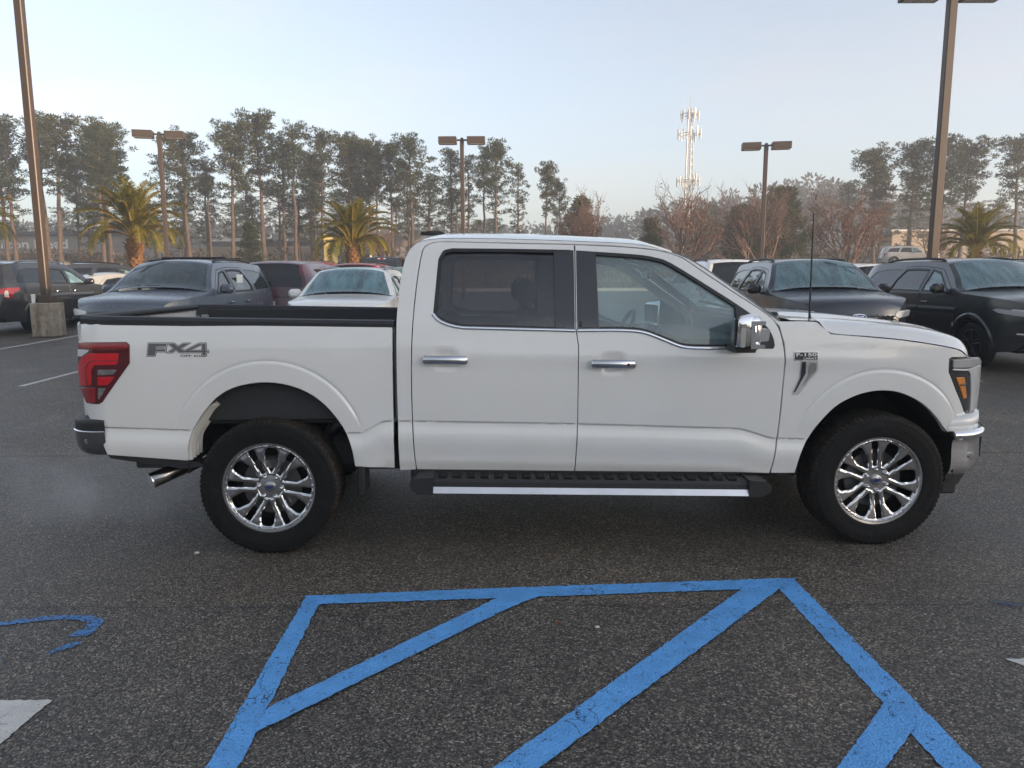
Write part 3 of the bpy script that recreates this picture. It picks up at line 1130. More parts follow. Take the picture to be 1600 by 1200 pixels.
# ------------------------------------------------------------------ trees
M['bark'] = mat("pine_bark", (.105, .072, .052), rough=.95, var=.35, scale=3, bump=.6, bscale=12)
M['bark_grey'] = mat("grey_bark", (.15, .115, .095), rough=.95, var=.3, scale=4)
M['needle'] = leafmat("pine_needles", (.014, .028, .009), (.060, .072, .022), scale=.8)
M['needle_y'] = leafmat("pine_needles_warm", (.022, .032, .010), (.085, .082, .024), scale=.8)
M['twig'] = mat("bare_twigs", (.16, .10, .075), rough=.9, var=.3)
M['rust_leaf'] = leafmat("rust_leaves", (.11, .040, .022), (.20, .085, .045), scale=1.0)

def quads(C, D, L, Wd, rng):
    """leaf quads: centres C, directions D, length L, width Wd -> verts, faces"""
    n = len(C)
    rnd = rng.normal(size=(n, 3))
    sd = np.cross(D, rnd)
    sd /= np.maximum(np.linalg.norm(sd, axis=1, keepdims=True), 1e-6)
    a = C - sd * (Wd * .5)[:, None]
    b = C + sd * (Wd * .5)[:, None]
    c = C + sd * (Wd * .28)[:, None] + D * L[:, None]
    d = C - sd * (Wd * .28)[:, None] + D * L[:, None]
    V = np.stack([a, b, c, d], 1).reshape(-1, 3)
    F = np.arange(n * 4).reshape(-1, 4)
    return V, F

def clump(rng, c, r, n, flat=.62, L=(.22, .42), wd=.11, up=.25):
    p = rng.normal(size=(n, 3))
    p /= np.linalg.norm(p, axis=1, keepdims=True)
    q = p * (r * rng.uniform(.25, 1.0, (n, 1)) ** .6) * np.array([1, 1, flat])
    D = p + rng.normal(size=(n, 3)) * .45 + np.array([0, 0, up])
    D /= np.linalg.norm(D, axis=1, keepdims=True)
    return quads(c + q, D, rng.uniform(L[0], L[1], n), np.full(n, wd), rng)

def make_pine(seed, H, c0, spread, dens=1.0, style=0):
    """tall loblolly-like pine: long bare trunk, ragged open crown; returns (trunk mesh, crown mesh)"""
    rng = np.random.default_rng(seed)
    lean = rng.uniform(-.5, .5, 2)
    k = 9
    path = [np.array([lean[0] * (i / k) ** 1.6 + rng.normal() * .05, lean[1] * (i / k) ** 1.6 + rng.normal() * .05, H * i / k]) for i in range(k + 1)]
    rad = [.23 * (1 - .82 * (i / k)) + .015 for i in range(k + 1)]
    tb = MB()
    tb.tube(path, rad, n=7)
    def at(h):
        f = h / H * k
        i = min(int(f), k - 1)
        return path[i] + (path[i + 1] - path[i]) * (f - i)
    V, F = [], []
    nv = 0
    nb = int(42 * dens)
    for b in range(nb):
        f = c0 + (1 - c0) * ((b + rng.uniform(0, 1)) / nb) ** .85
        h = f * H
        t = (f - c0) / (1 - c0)
        if style == 0:
            prof = .45 + .75 * math.sin(math.pi * min(1, .12 + .82 * t)) * (1 - .25 * t)
        elif style == 1:
            prof = (.25 + .95 * t) if t < .7 else (.92 - 1.2 * (t - .7))
        else:
            prof = 1.1 - .95 * t
        Lb = spread * prof * rng.uniform(.55, 1.12)
        az = b * 2.4 + rng.uniform(-.7, .7)
        el = rng.uniform(-.05, .35) + .45 * t
        d = np.array([math.cos(az) * math.cos(el), math.sin(az) * math.cos(el), math.sin(el)])
        o = at(h * .985)
        mid = o + d * Lb * .55 + np.array([0, 0, -.04 * Lb])
        end = o + d * Lb + np.array([0, 0, .10 * Lb])
        tb.tube([o, mid, end], [.05 * (1 - .6 * t) + .012, .03 * (1 - .5 * t) + .01, .008], n=4, caps=False)
        if style != 2 and t < .30 and rng.uniform() < .45:
            continue
        nc = 1 + int(Lb > .9) + int(Lb > 1.9) + int(rng.uniform() < .5)
        for j in range(nc):
            s = 1.0 - .33 * j + rng.uniform(-.1, .1)
            cc = o + (end - o) * max(.2, s) + rng.normal(size=3) * np.array([.28, .28, .12])
            r = rng.uniform(.34, .72) * (1.0 if j == 0 else .8) * (spread / 2.6) ** .5
            v, fc = clump(rng, cc, r, int(92 * dens ** .3 * (r / .6) ** 1.6), L=(.15, .34), wd=.08, flat=.50)
            V.append(v); F.append(fc + nv); nv += len(v)
    # the ragged leader
    for j in range(5):
        cc = at(H * (1 - .02 * j)) + rng.normal(size=3) * np.array([.3, .3, .15])
        v, fc = clump(rng, cc, .55, 50, L=(.2, .4), wd=.10)
        V.append(v); F.append(fc + nv); nv += len(v)
    Vc, Fc = np.concatenate(V), np.concatenate(F)
    return tb, (Vc, Fc)

def pine_meshes(seed, H, c0, spread, dens, style, needle):
    tb, (Vc, Fc) = make_pine(seed, H, c0, spread, dens, style)
    return tb.mesh("trunk", M['bark'], smooth=60), mkmesh("crown", Vc, Fc, needle)

PV = [pine_meshes(11, 15.0, .42, 2.3, 1.0, 0, M['needle']), pine_meshes(12, 15.0, .50, 2.6, 1.1, 1, M['needle_y']),
      pine_meshes(13, 15.0, .36, 1.9, 1.0, 0, M['needle']), pine_meshes(14, 15.0, .55, 2.2, .9, 1, M['needle']),
      pine_meshes(15, 15.0, .45, 2.9, 1.15, 1, M['needle_y']), pine_meshes(16, 15.0, .30, 1.6, .85, 0, M['needle_y']),
      pine_meshes(17, 15.0, .48, 2.5, 1.1, 0, M['needle'])]
YOUNG = [pine_meshes(21, 6.0, .10, 2.1, 1.5, 2, M['needle']), pine_meshes(22, 6.0, .14, 1.8, 1.4, 2, M['needle_y'])]

def plant(name, meshes, label, cat, loc, rz, sc, group):
    t = thing(name, label, cat, loc, rz, group)
    t.scale = sc if hasattr(sc, '__len__') else (sc, sc, sc)
    link("trunk", meshes[0], t)
    link("crown", meshes[1], t)
    return t

PG = "tall pines beyond the road"
# (x, y, height, mesh kind, width) ; stand by the road, left to right
pines = [(-53.0, 79, 17.4, 0, .95, "tall pine at the left picture edge"), (-50.9, 77, 16.9, 2, .9, "slim pine second from the left picture edge"),
         (-49.3, 80, 17.8, 3, 1.0, "tall pine just left of the left lamp post"), (-45.6, 76, 16.8, 1, 1.1, "broad pine just right of the left lamp post"),
         (-44.0, 82, 17.6, 0, .9, "straight pine behind the broad left pine"), (-42.2, 79, 16.6, 4, .95, "round topped pine left of the left palm"),
         (-40.2, 74, 14.9, 6, .95, "pine rising behind the left palm crown"), (-47.2, 88, 16.0, 2, .9, "hazy pine deep in the left group"),
         (-38.5, 84, 14.0, 5, 1.0, "lower pine right behind the left palm"), (-51.8, 90, 15.2, 4, .9, "hazy pine far back at the left edge"),
         (-32.2, 75, 14.7, 4, 1.0, "spreading pine just right of the left twin lamp"), (-31.2, 78, 12.2, 3, .8, "thin leaning pine beside the spreading one"),
         (-27.4, 74, 15.5, 1, .95, "broad pine above the blue SUV roof"), (-25.0, 76, 16.9, 6, 1.0, "tallest pine of the middle group"),
         (-24.2, 80, 15.0, 2, .9, "pine tucked behind the tallest middle pine"), (-21.5, 75, 15.6, 3, .85, "high bare trunked pine right of the tallest one"),
         (-20.6, 79, 12.4, 5, .8, "thin pine with low branches in the middle group"), (-19.0, 76, 15.2, 0, .85, "narrow pine left of the middle palm"),
         (-17.6, 82, 15.6, 2, .9, "pine behind the middle palm, left one"), (-16.2, 77, 14.9, 1, .8, "pine directly above the middle palm"),
         (-14.9, 80, 14.9, 4, .75, "rounded pine right above the middle palm"), (-13.4, 76, 13.4, 3, .85, "pine on the right of the middle palm"),
         (-12.3, 78, 14.1, 6, .85, "pine right end of the dense middle row"), (-22.9, 86, 14.6, 4, .9, "hazy pine deep in the middle group"),
         (-9.9, 75, 14.2, 0, 1.0, "freestanding pine left of the centre lamp post"), (-10.8, 79, 12.0, 5, .8, "thin pine beside the freestanding one"),
         (-6.2, 78, 13.4, 2, .95, "pine left behind the centre lamp head"), (-4.3, 76, 12.4, 5, .9, "low pine right behind the centre lamp post"),
         (-3.0, 80, 13.9, 3, .8, "pine just right of the centre lamp post"), (-1.6, 75, 13.6, 0, .95, "full pine right of the centre lamp post"),
         (0.7, 77, 11.6, 5, .85, "spindly pine above the cab roof middle"), (3.4, 76, 11.6, 1, .7, "dark pine standing alone above the cab roof"),
         (5.0, 77, 9.9, 0, .75, "lower pine beside the lone dark one"),
         (36.6, 76, 13.0, 4, 1.15, "broad crowned pine left in the right group"), (40.6, 77, 13.8, 1, 1.0, "pine second in the right group"),
         (42.8, 75, 13.9, 6, 1.0, "pine left beside the tall right lamp post"), (46.6, 78, 14.3, 4, 1.0, "pine right beside the tall right lamp post"),
         (51.6, 77, 14.5, 1, 1.05, "open crowned pine at the right picture edge"), (39.2, 74, 9.4, 5, 1.2, "low branched pine in front of the right group"),
         (-35.6, 82, 10.0, 5, 1.0, "short pine between left palm and twin lamp"), (-29.4, 84, 11.0, 5, 1.0, "short hazy pine above the blue SUV")]
for i, (x, y, h, k, w, lab) in enumerate(pines):
    s = h / 15.0 * .865
    plant("pine_tree", PV[k], lab, "pine tree", (x, y, gz(y) - .05), i * 1.37, (s * w * 1.08, s * w * 1.08, s), PG)
BRG = "hazy pines in the rows behind"
_rng = random.Random(77)
_on = "first second third fourth fifth sixth seventh eighth ninth tenth eleventh twelfth thirteenth fourteenth fifteenth sixteenth seventeenth eighteenth nineteenth".split()
ORD = _on + ["twentieth"] + ["twenty " + q for q in _on[:9]] + ["thirtieth"] + ["thirty " + q for q in _on[:9]]
for i in range(34):
    x = -62 + i * 2.55 + _rng.uniform(-.9, .9) if i < 25 else 34 + (i - 25) * 3.4 + _rng.uniform(-1, 1)
    y = _rng.uniform(84, 112)
    x *= y / 84
    h = _rng.uniform(6.5, 10.5)
    if x > 4 and i < 25:
        h *= .72
    s = h / 15.0
    w = _rng.uniform(1.5, 2.1)
    plant("pine_tree", PV[5 if i % 3 else 2], "%s hazy low pine from the left in the back rows beyond the road" % ORD[i], "pine tree", (x, y, gz(y) - .05), i * .9, (s * w, s * w, s), BRG)
YG = "young bushy pines"
for i, (x, y, h, k, w, lab) in enumerate([(17.5, 58, 4.8, 0, 1.1, "bushy young pine left of the right twin lamp"), (20.6, 60, 6.0, 1, .85, "bushy pine right behind the right twin lamp"),
                                          (22.4, 62, 6.2, 0, .9, "dark young pine right of the right twin lamp"), (11.2, 60, 3.8, 1, 1.1, "low young pine beneath the bare tree"),
                                          (5.6, 64, 5.6, 1, 1.0, "yellowish young pine above the cab roof"), (24.6, 66, 5.6, 1, .9, "young pine left of the rusty tree"),
                                          (27.5, 112, 8.6, 0, .9, "hazy bushy pine hiding the left foot of the radio mast"), (30.2, 116, 9.4, 1, .9, "hazy bushy pine hiding the foot of the radio mast"), (33.2, 110, 8.2, 0, 1.0, "hazy bushy pine right of the mast foot"),
                                          (-12.0, 58, 3.2, 1, 1.1, "small young pine right of the middle palm"), (-20.8, 60, 3.6, 0, .8, "small young pine left of the yellow sign")]):
    s = h / 6.0
    plant("young_pine", YOUNG[k], lab, "pine tree", (x, y, gz(y) - .05), i * 2.1, (s * w, s * w, s), YG)

def make_bare(seed, H, spread, leafy):
    rng = np.random.default_rng(seed)
    tb = MB()
    V, F, nv = [], [], 0
    def grow(p, d, L, r, lev):
        nonlocal nv
        n = 3
        pts = [p]
        q, dd = p, d
        for i in range(n):
            dd = dd + rng.normal(size=3) * .10 + np.array([0, 0, .07])
            dd = dd / np.linalg.norm(dd)
            q = q + dd * L / n
            pts.append(q)
        tb.tube(pts, [r * (1 - .45 * i / n) for i in range(n + 1)], n=5 if lev < 2 else 3, caps=False)
        if lev >= 4:
            return
        kids_ = [6, 4, 4, 3][lev]
        for k in range(kids_):
            f = .25 + .75 * (k + rng.uniform(.2, .9)) / kids_
            i = min(int(f * n), n - 1)
            b = pts[i] + (pts[i + 1] - pts[i]) * (f * n - i)
            sp = rng.uniform(.35, .75) * spread
            a = rng.uniform(0, 2 * math.pi)
            u = np.cross(dd, [math.cos(a), math.sin(a), .2])
            u /= max(np.linalg.norm(u), 1e-6)
            nd = dd * math.cos(sp) + u * math.sin(sp)
            grow(b, nd / np.linalg.norm(nd), L * rng.uniform(.52, .72), r * .52, lev + 1)
        if lev >= 2 and leafy > 0:
            n2 = int(leafy * rng.uniform(.4, 1.4))
            if n2:
                t = rng.uniform(0, 1, n2)
                C = np.array([pts[min(int(x * n), n - 1)] for x in t]) + rng.normal(size=(n2, 3)) * .10
                D = rng.normal(size=(n2, 3)); D /= np.linalg.norm(D, axis=1, keepdims=True)
                v, fc = quads(C, D, rng.uniform(.06, .13, n2), np.full(n2, .06), rng)
                V.append(v); F.append(fc + nv); nv += len(v)
    stems = 3
    for s in range(stems):
        a = s * 2.1 + rng.uniform(-.3, .3)
        d = np.array([math.cos(a) * .28 * spread, math.sin(a) * .28 * spread, 1.0])
        grow(np.array([math.cos(a) * .12, math.sin(a) * .12, 0]), d / np.linalg.norm(d), H * .55, .10, 0)
    tr = tb.mesh("trunk", M['twig'])
    cr_ = mkmesh("crown", np.concatenate(V), np.concatenate(F), M['rust_leaf']) if V else None
    return tr, cr_
BARE = [make_bare(31, 5.0, 1.0, 1.6), make_bare(32, 5.0, 1.15, 3), make_bare(33, 5.0, .95, 7)]
BG = "leafless trees along the road bank"
for i, (x, y, h, k, w, lab) in enumerate([(11.4, 50, 6.6, 1, 1.0, "wide leafless tree in front of the radio mast"), (16.4, 51, 6.6, 0, .9, "tall leafless tree left of the right twin lamp"),
                                          (18.6, 54, 6.4, 0, .9, "leafless tree right of the right twin lamp"), (22.2, 49.5, 6.2, 2, 1.05, "rust coloured twiggy tree above the navy SUV"),
                                          (5.6, 55, 6.0, 2, .7, "reddish leafless tree at the cab roof middle"), (4.6, 57, 5.0, 2, .7, "smaller reddish leafless tree behind the cab roof"),
                                          (-10.2, 60, 3.6, 0, 1.2, "low spreading leafless tree behind the cab corner"), (37.0, 66, 4.4, 0, 1.0, "leafless shrub behind the silver SUV on the road")]):
    s = h / 6.3 * 1.16
    t = thing("bare_tree", lab, "tree", (x, y, gz(y) - .05), i * 1.7, BG)
    t.scale = (s * w, s * w, s)
    link("trunk", BARE[k][0], t)
    if BARE[k][1]:
        link("crown", BARE[k][1], t)

# far wood on the low hills: one mass
def far_wood():
    rng = np.random.default_rng(5)
    V, F, nv = [], [], 0
    xs = np.linspace(-330, 330, 150)
    for row, (y, dz) in enumerate(((185, -1.0), (225, 2.0), (270, 4.5))):
        for x in xs:
            xx = x * (y / 225) + rng.uniform(-2, 2)
            u = xx / y                                  # direction from the lot
            hill = np.interp(u, [-1.2, -.7, -.3, -.05, .06, .14, .22, .40, .50, .62, .9, 1.3], [9, 10, 11, 9.5, 8.5, 12, 17, 22, 20, 14, 11, 10])
            top = gz(y) + (hill - 2 + dz) * rng.uniform(.82, 1.08)
            n = 70
            wv = rng.uniform(2.4, 4.2)
            zc = top - wv * .7
            v, fc = clump(rng, np.array([xx, y + rng.uniform(-8, 8), zc]), wv, n, flat=.8, L=(.8, 1.6), wd=.75)
            V.append(v); F.append(fc + nv); nv += len(v)
            for j in range(2):
                zc2 = zc - wv * (1.1 + 1.0 * j)
                if zc2 > gz(y) - 1:
                    v, fc = clump(rng, np.array([xx + rng.uniform(-2, 2), y - 3 + rng.uniform(-8, 8), zc2]), wv * 1.1, 46, flat=.9, L=(.9, 1.8), wd=.9)
                    V.append(v); F.append(fc + nv); nv += len(v)
    return mkmesh("far_wood", np.concatenate(V), np.concatenate(F), leafmat("far_wood_leaves", (.010, .017, .011), (.030, .036, .022), scale=.06))
tag(link("far_wood", far_wood()), kind='stuff')
# the hill under it
hx = np.linspace(-420, 420, 60)
HV, HF = [], []
for j, y in enumerate((175, 190, 215, 245, 290, 360)):
    for x in hx:
        u = x / y
        hill = np.interp(u, [-1.2, -.7, -.3, -.05, .06, .14, .22, .40, .50, .62, .9, 1.3], [9, 10, 11, 9.5, 8.5, 12, 17, 22, 20, 14, 11, 10]) - 9
        HV.append((x, y, gz(y) - .5 + max(0, hill) * [0, .25, .6, .9, 1, .6][j]))
for j in range(5):
    for i in range(59):
        HF.append((j * 60 + i, j * 60 + i + 1, (j + 1) * 60 + i + 1, (j + 1) * 60 + i))
tag(link("hill", mkmesh("hill", HV, HF, mat("hill_soil", (.05, .05, .03), rough=1, var=.3, scale=.1), smooth=True)), kind='structure')

# low unseen wood added behind the camera for the truck's paint and glass to mirror
def back_wood():
    rng = np.random.default_rng(15)
    V, F, nv = [], [], 0
    for x in np.arange(-120, 44, 3.2):
        h = rng.uniform(2.5, 9.0)
        for j in range(3):
            v, fc = clump(rng, np.array([x + rng.uniform(-1, 1), -66 + rng.uniform(-4, 4), h * (.30 + .27 * j)]), rng.uniform(1.6, 2.8), 60, flat=.9, L=(.7, 1.4), wd=.7)
            V.append(v); F.append(fc + nv); nv += len(v)
    return mkmesh("added_wood_behind", np.concatenate(V), np.concatenate(F), M['needle'])
tag(link("added_wood_behind", back_wood()), kind='stuff')

# brush under the pines
def brush():
    rng = np.random.default_rng(8)
    V, F, nv = [], [], 0
    for i in range(420):
        x = rng.uniform(-75, 75)
        y = rng.uniform(78, 96)
        if rng.uniform() < .5 and -45 < x < -10:
            continue
        v, fc = clump(rng, np.array([x, y, gz(y) + rng.uniform(.2, 1.5)]), rng.uniform(.7, 1.5), 40, flat=.9, L=(.25, .6), wd=.16)
        V.append(v); F.append(fc + nv); nv += len(v)
    return mkmesh("undergrowth", np.concatenate(V), np.concatenate(F), leafmat("brush_leaves", (.055, .045, .024), (.13, .085, .045), scale=.25))
tag(link("undergrowth", brush()), kind='stuff')

# dry grass blades on the bank
def bank_grass():
    rng = np.random.default_rng(9)
    n = 26000
    y = rng.uniform(43.4, 65.5, n)
    x = rng.uniform(-1, 1, n) * y * .85
    z = np.array([gz(q) for q in y]) - .06
    D = rng.normal(size=(n, 3)) * .35 + np.array([0, 0, 1]); D /= np.linalg.norm(D, axis=1, keepdims=True)
    V, F = quads(np.stack([x, y, z], 1), D, rng.uniform(.12, .34, n), np.full(n, .09), rng)
    return mkmesh("bank_grass", V, F, leafmat("dry_grass_blades", (.14, .10, .05), (.26, .19, .10), scale=.3))
tag(link("bank_grass", bank_grass()), kind='stuff')

# ------------------------------------------------------------------ palms
M['palm_leaf'] = leafmat("palm_leaf", (.070, .085, .010), (.26, .20, .018), scale=1.2, trans=.4, rough=.45)
M['palm_rib'] = mat("palm_rib", (.30, .20, .05), rough=.6, var=.2)
M['palm_boot'] = mat("palm_boot", (.22, .11, .045), rough=.9, var=.45, scale=7)
def frond_mesh(seed, L, droop):
    rng = np.random.default_rng(seed)
    k = 16
    pts = []
    ang_ = R(58)
    p = np.array([0., 0, 0])
    for i in range(k + 1):
        pts.append(p.copy())
        a = ang_ - droop * (i / k) ** 1.35
        p = p + np.array([math.cos(a), 0, math.sin(a)]) * L / k
    mb = MB()
    mb.tube(pts, [.035 * (1 - .85 * i / k) + .004 for i in range(k + 1)], n=4, caps=False, m=1)
    V, F = [], []
    nl = 62
    for i in range(nl):
        f = .16 + .84 * i / nl
        g = f * k
        j = min(int(g), k - 1)
        o = pts[j] + (pts[j + 1] - pts[j]) * (g - j)
        t = pts[j + 1] - pts[j]; t = t / np.linalg.norm(t)
        up = np.cross(t, [0, 1, 0]); up = up / np.linalg.norm(up)
        if up[2] < 0: up = -up
        ll = L * .20 * (math.sin(math.pi * (.12 + .80 * (f - .16) / .84)) * .9 + .22) * rng.uniform(.85, 1.1)
        for s in (-1, 1):
            d = np.array([0, s * 1.0, 0]) * .72 + t * .62 + up * .30 + rng.normal(size=3) * .05
            d /= np.linalg.norm(d)
            tip = o + d * ll + np.array([0, 0, -.30 * ll])
            midp = o + d * ll * .55
            w = t * .019
            b = len(V)
            V += [o - w, o + w, midp + w * .9, midp - w * .9, tip]
            F += [(b, b + 1, b + 2, b + 3), (b + 3, b + 2, b + 4)]
    mb.add(V, F, 0)
    return mb.mesh("frond", [M['palm_leaf'], M['palm_rib']], recalc=False)
FR = [frond_mesh(1, 2.9, R(62)), frond_mesh(2, 3.1, R(95)), frond_mesh(3, 2.9, R(128))]
def palm(x, y, th, sc, label, seed, nf=46):
    rng = random.Random(seed)
    t = thing("palm_tree", label, "palm tree", (x, y, gz(y) - .03), seed * 1.1, "stout date palms of the lot edge")
    t.scale = (sc, sc, sc)
    mb = MB()
    prof = [(.30, 0), (.26, .3), (.25, th * .50), (.34, th * .74), (.42, th * .90), (.28, th + .10), (.08, th + .35)]
    mb.lathe(prof, n=18)
    rows = int(th / .19) + 2
    for r_ in range(rows):                       # cut leaf bases in spiralling rows
        z = th * 1.04 * r_ / rows
        rr = np.interp(z, [p[1] for p in prof], [p[0] for p in prof])
        for k in range(9):
            a = 2 * math.pi * (k + .5 * (r_ % 2)) / 9 + rng.uniform(-.06, .06)
            c, s = math.cos(a), math.sin(a)
            out = .13 + rng.uniform(0, .08)
            w = rr * .30
            V = [(c * rr - s * -w, s * rr + c * -w, z), (c * rr - s * w, s * rr + c * w, z), (c * (rr - .02), s * (rr - .02), z - .10),
                 (c * (rr + out) - s * w * .5, s * (rr + out) + c * w * .5, z + .13), (c * (rr + out) + s * w * .5, s * (rr + out) - c * w * .5, z + .13), (c * (rr + out * .4), s * (rr + out * .4), z + .02)]
            mb.add(V, [(0, 1, 3, 4), (0, 4, 5, 2), (1, 2, 5, 3), (3, 5, 4)])
    mb.build("trunk", M['palm_boot'], t)
    for k in range(nf):
        f = k / nf
        a = k * 2.39996 + rng.uniform(-.15, .15)
        me = FR[0 if f > .62 else (1 if f > .28 else 2)]
        tilt = R(-30 + 62 * (1 - f)) * 1.0
        o = link("frond", me, t, loc=(math.cos(a) * .14, math.sin(a) * .14, th + .18 + .15 * f))
        o.rotation_euler = (0, R(-34) * f + R(34) * (1 - f) ** 1.3 - R(6), a)
        o.rotation_euler.y += rng.uniform(-.12, .12)
        s = rng.uniform(.9, 1.1)
        o.scale = (s, s, s)
    return t
palm(-18.2, 36.3, 3.1, .92, "date palm on the left, beside the twin lamp post", 3)
palm(-8.05, 38.0, 2.95, .80, "date palm in the middle, behind the white crossover", 4)
palm(22.9, 37.0, 2.85, .74, "date palm on the right, beside the tall lamp post", 5)
palm(-31.0, 42.5, 3.4, 1.0, "date palm cut off by the left picture edge", 6)

# ------------------------------------------------------------------ haze
def haze_box():
    mb = MB()
    x0, x1, y0, y1, z0, z1 = -420, 420, -78, 420, -1.2, 40.0
    mb.add([(x, y, z) for x in (x0, x1) for y in (y0, y1) for z in (z0, z1)],
           [(0, 1, 3, 2), (4, 6, 7, 5), (0, 4, 5, 1), (2, 3, 7, 6), (0, 2, 6, 4), (1, 5, 7, 3)])
    m = bpy.data.materials.new("haze")
    m.use_nodes = True
    nt = m.node_tree
    nt.nodes.clear()
    out = N(nt, "ShaderNodeOutputMaterial")
    pv = N(nt, "ShaderNodeVolumePrincipled")
    pv.inputs['Color'].default_value = (.90, .94, 1.0, 1)
    pv.inputs['Density'].default_value = HAZE_DENSITY
    pv.inputs['Anisotropy'].default_value = 0.15
    nt.links.new(pv.outputs[0], out.inputs['Volume'])
    tag(mb.build("haze", m), kind='stuff')
if HAZE_DENSITY > 0:
    haze_box()

# thin exhaust mist drifting behind the truck, close to the ground
def mist():
    mb = MB(); mb.ball((0, 0, 0), 1.0, n=8, sc=(1.25, .55, .34))
    m = bpy.data.materials.new("exhaust_mist"); m.use_nodes = True
    nt = m.node_tree; nt.nodes.clear()
    out = N(nt, "ShaderNodeOutputMaterial")
    pv = N(nt, "ShaderNodeVolumePrincipled")
    pv.inputs['Color'].default_value = (.95, .96, .98, 1)
    tc = N(nt, "ShaderNodeTexCoord")
    mp = N(nt, "ShaderNodeMapping"); mp.inputs['Scale'].default_value = (1 / 1.25, 1 / .55, 1 / .34)
    ln = N(nt, "ShaderNodeVectorMath", operation='LENGTH')
    nt.links.new(tc.outputs['Object'], mp.inputs['Vector']); nt.links.new(mp.outputs[0], ln.inputs[0])
    mr = N(nt, "ShaderNodeMapRange"); mr.inputs['From Min'].default_value = 1.0; mr.inputs['From Max'].default_value = .1
    nt.links.new(ln.outputs['Value'], mr.inputs['Value'])
    nz = N(nt, "ShaderNodeTexNoise", Scale=2.6, Detail=3.0)
    nt.links.new(tc.outputs['Object'], nz.inputs['Vector'])
    rp = ramp(nt, [(.38, (0, 0, 0)), (.7, (1, 1, 1))]); nt.links.new(nz.outputs['Fac'], rp.inputs['Fac'])
    a = N(nt, "ShaderNodeMath", operation='MULTIPLY'); nt.links.new(mr.outputs[0], a.inputs[0]); nt.links.new(rp.outputs[0], a.inputs[1])
    c = N(nt, "ShaderNodeMath", operation='MULTIPLY'); c.inputs[1].default_value = .95; nt.links.new(a.outputs[0], c.inputs[0])
    nt.links.new(c.outputs[0], pv.inputs['Density'])
    nt.links.new(pv.outputs[0], out.inputs['Volume'])
    o = mb.build("exhaust_mist", m, loc=(-2.75, 4.75, .30)); tag(o, kind='stuff')
mist()
scene.cycles.volume_step_rate = 4.0
scene.cycles.volume_max_steps = 32

# ------------------------------------------------------------------ wheels
M['rubber'] = mat("tyre_rubber", (.007, .007, .007), rough=.66, var=.25, scale=14, bump=.25, bscale=90, spec=.22)
M['black_plastic'] = mat("black_plastic", (.016, .016, .017), rough=.5, var=.2)
M['gloss_black'] = mat("gloss_black", (.012, .012, .014), rough=.08, coat=.6)
M['rim_dark'] = mat("rim_dark", (.03, .03, .032), rough=.35, metal=.6)
M['rim_grey'] = mat("rim_grey", (.30, .30, .31), rough=.28, metal=.9)
M['chrome'] = mat("chrome", (.82, .82, .83), rough=.06, metal=1.0, var=.03)
M['steel'] = mat("brushed_steel", (.45, .45, .46), rough=.3, metal=1.0)
M['plate_white'] = mat("plate_white", (.65, .66, .68), rough=.5)
M['tail_red'] = mat("tail_lamp_red", (.32, .010, .012), rough=.12, coat=.9)
M['tail_white'] = mat("lamp_clear", (.55, .55, .55), rough=.15, coat=.8)
M['lamp_grey'] = mat("lamp_grey", (.34, .34, .35), rough=.12, coat=.9)
M['amber'] = mat("amber_lamp", (.62, .20, .02), rough=.15, coat=.8)
M['seat_dark'] = mat("seat_dark", (.035, .035, .037), rough=.6)
M['seat_grey'] = mat("seat_grey", (.10, .10, .10), rough=.6)
M['blue_badge'] = mat("badge_blue", (.015, .035, .14), rough=.2, coat=.8)
M['paper'] = mat("white_paper", (.78, .78, .76), rough=.7)
M['dew_glass'] = glass("dewy_window", (.34, .46, .46), dew=.75, filmcol=(.28, .48, .52))  # teal film: dew plus sky light painted into its colour
M['dew_screen'] = glass("dewy_windscreen", (.30, .42, .42), dew=.62, filmcol=(.24, .41, .44), dscale=2.0)
M['tint_glass'] = glass("dark_tinted_window", (.06, .065, .07), dew=.05, filmcol=(.2, .22, .24))
M['side_glass'] = glass("side_window", (.30, .36, .37), dew=.16, filmcol=(.28, .36, .38))

def smooth_tab(xs, ys):
    xs, ys = np.array(xs, float), np.array(ys, float)
    def f(x, e=.03):
        return (np.interp(x - e, xs, ys) + 2 * np.interp(x, xs, ys) + np.interp(x + e, xs, ys)) / 4
    return f

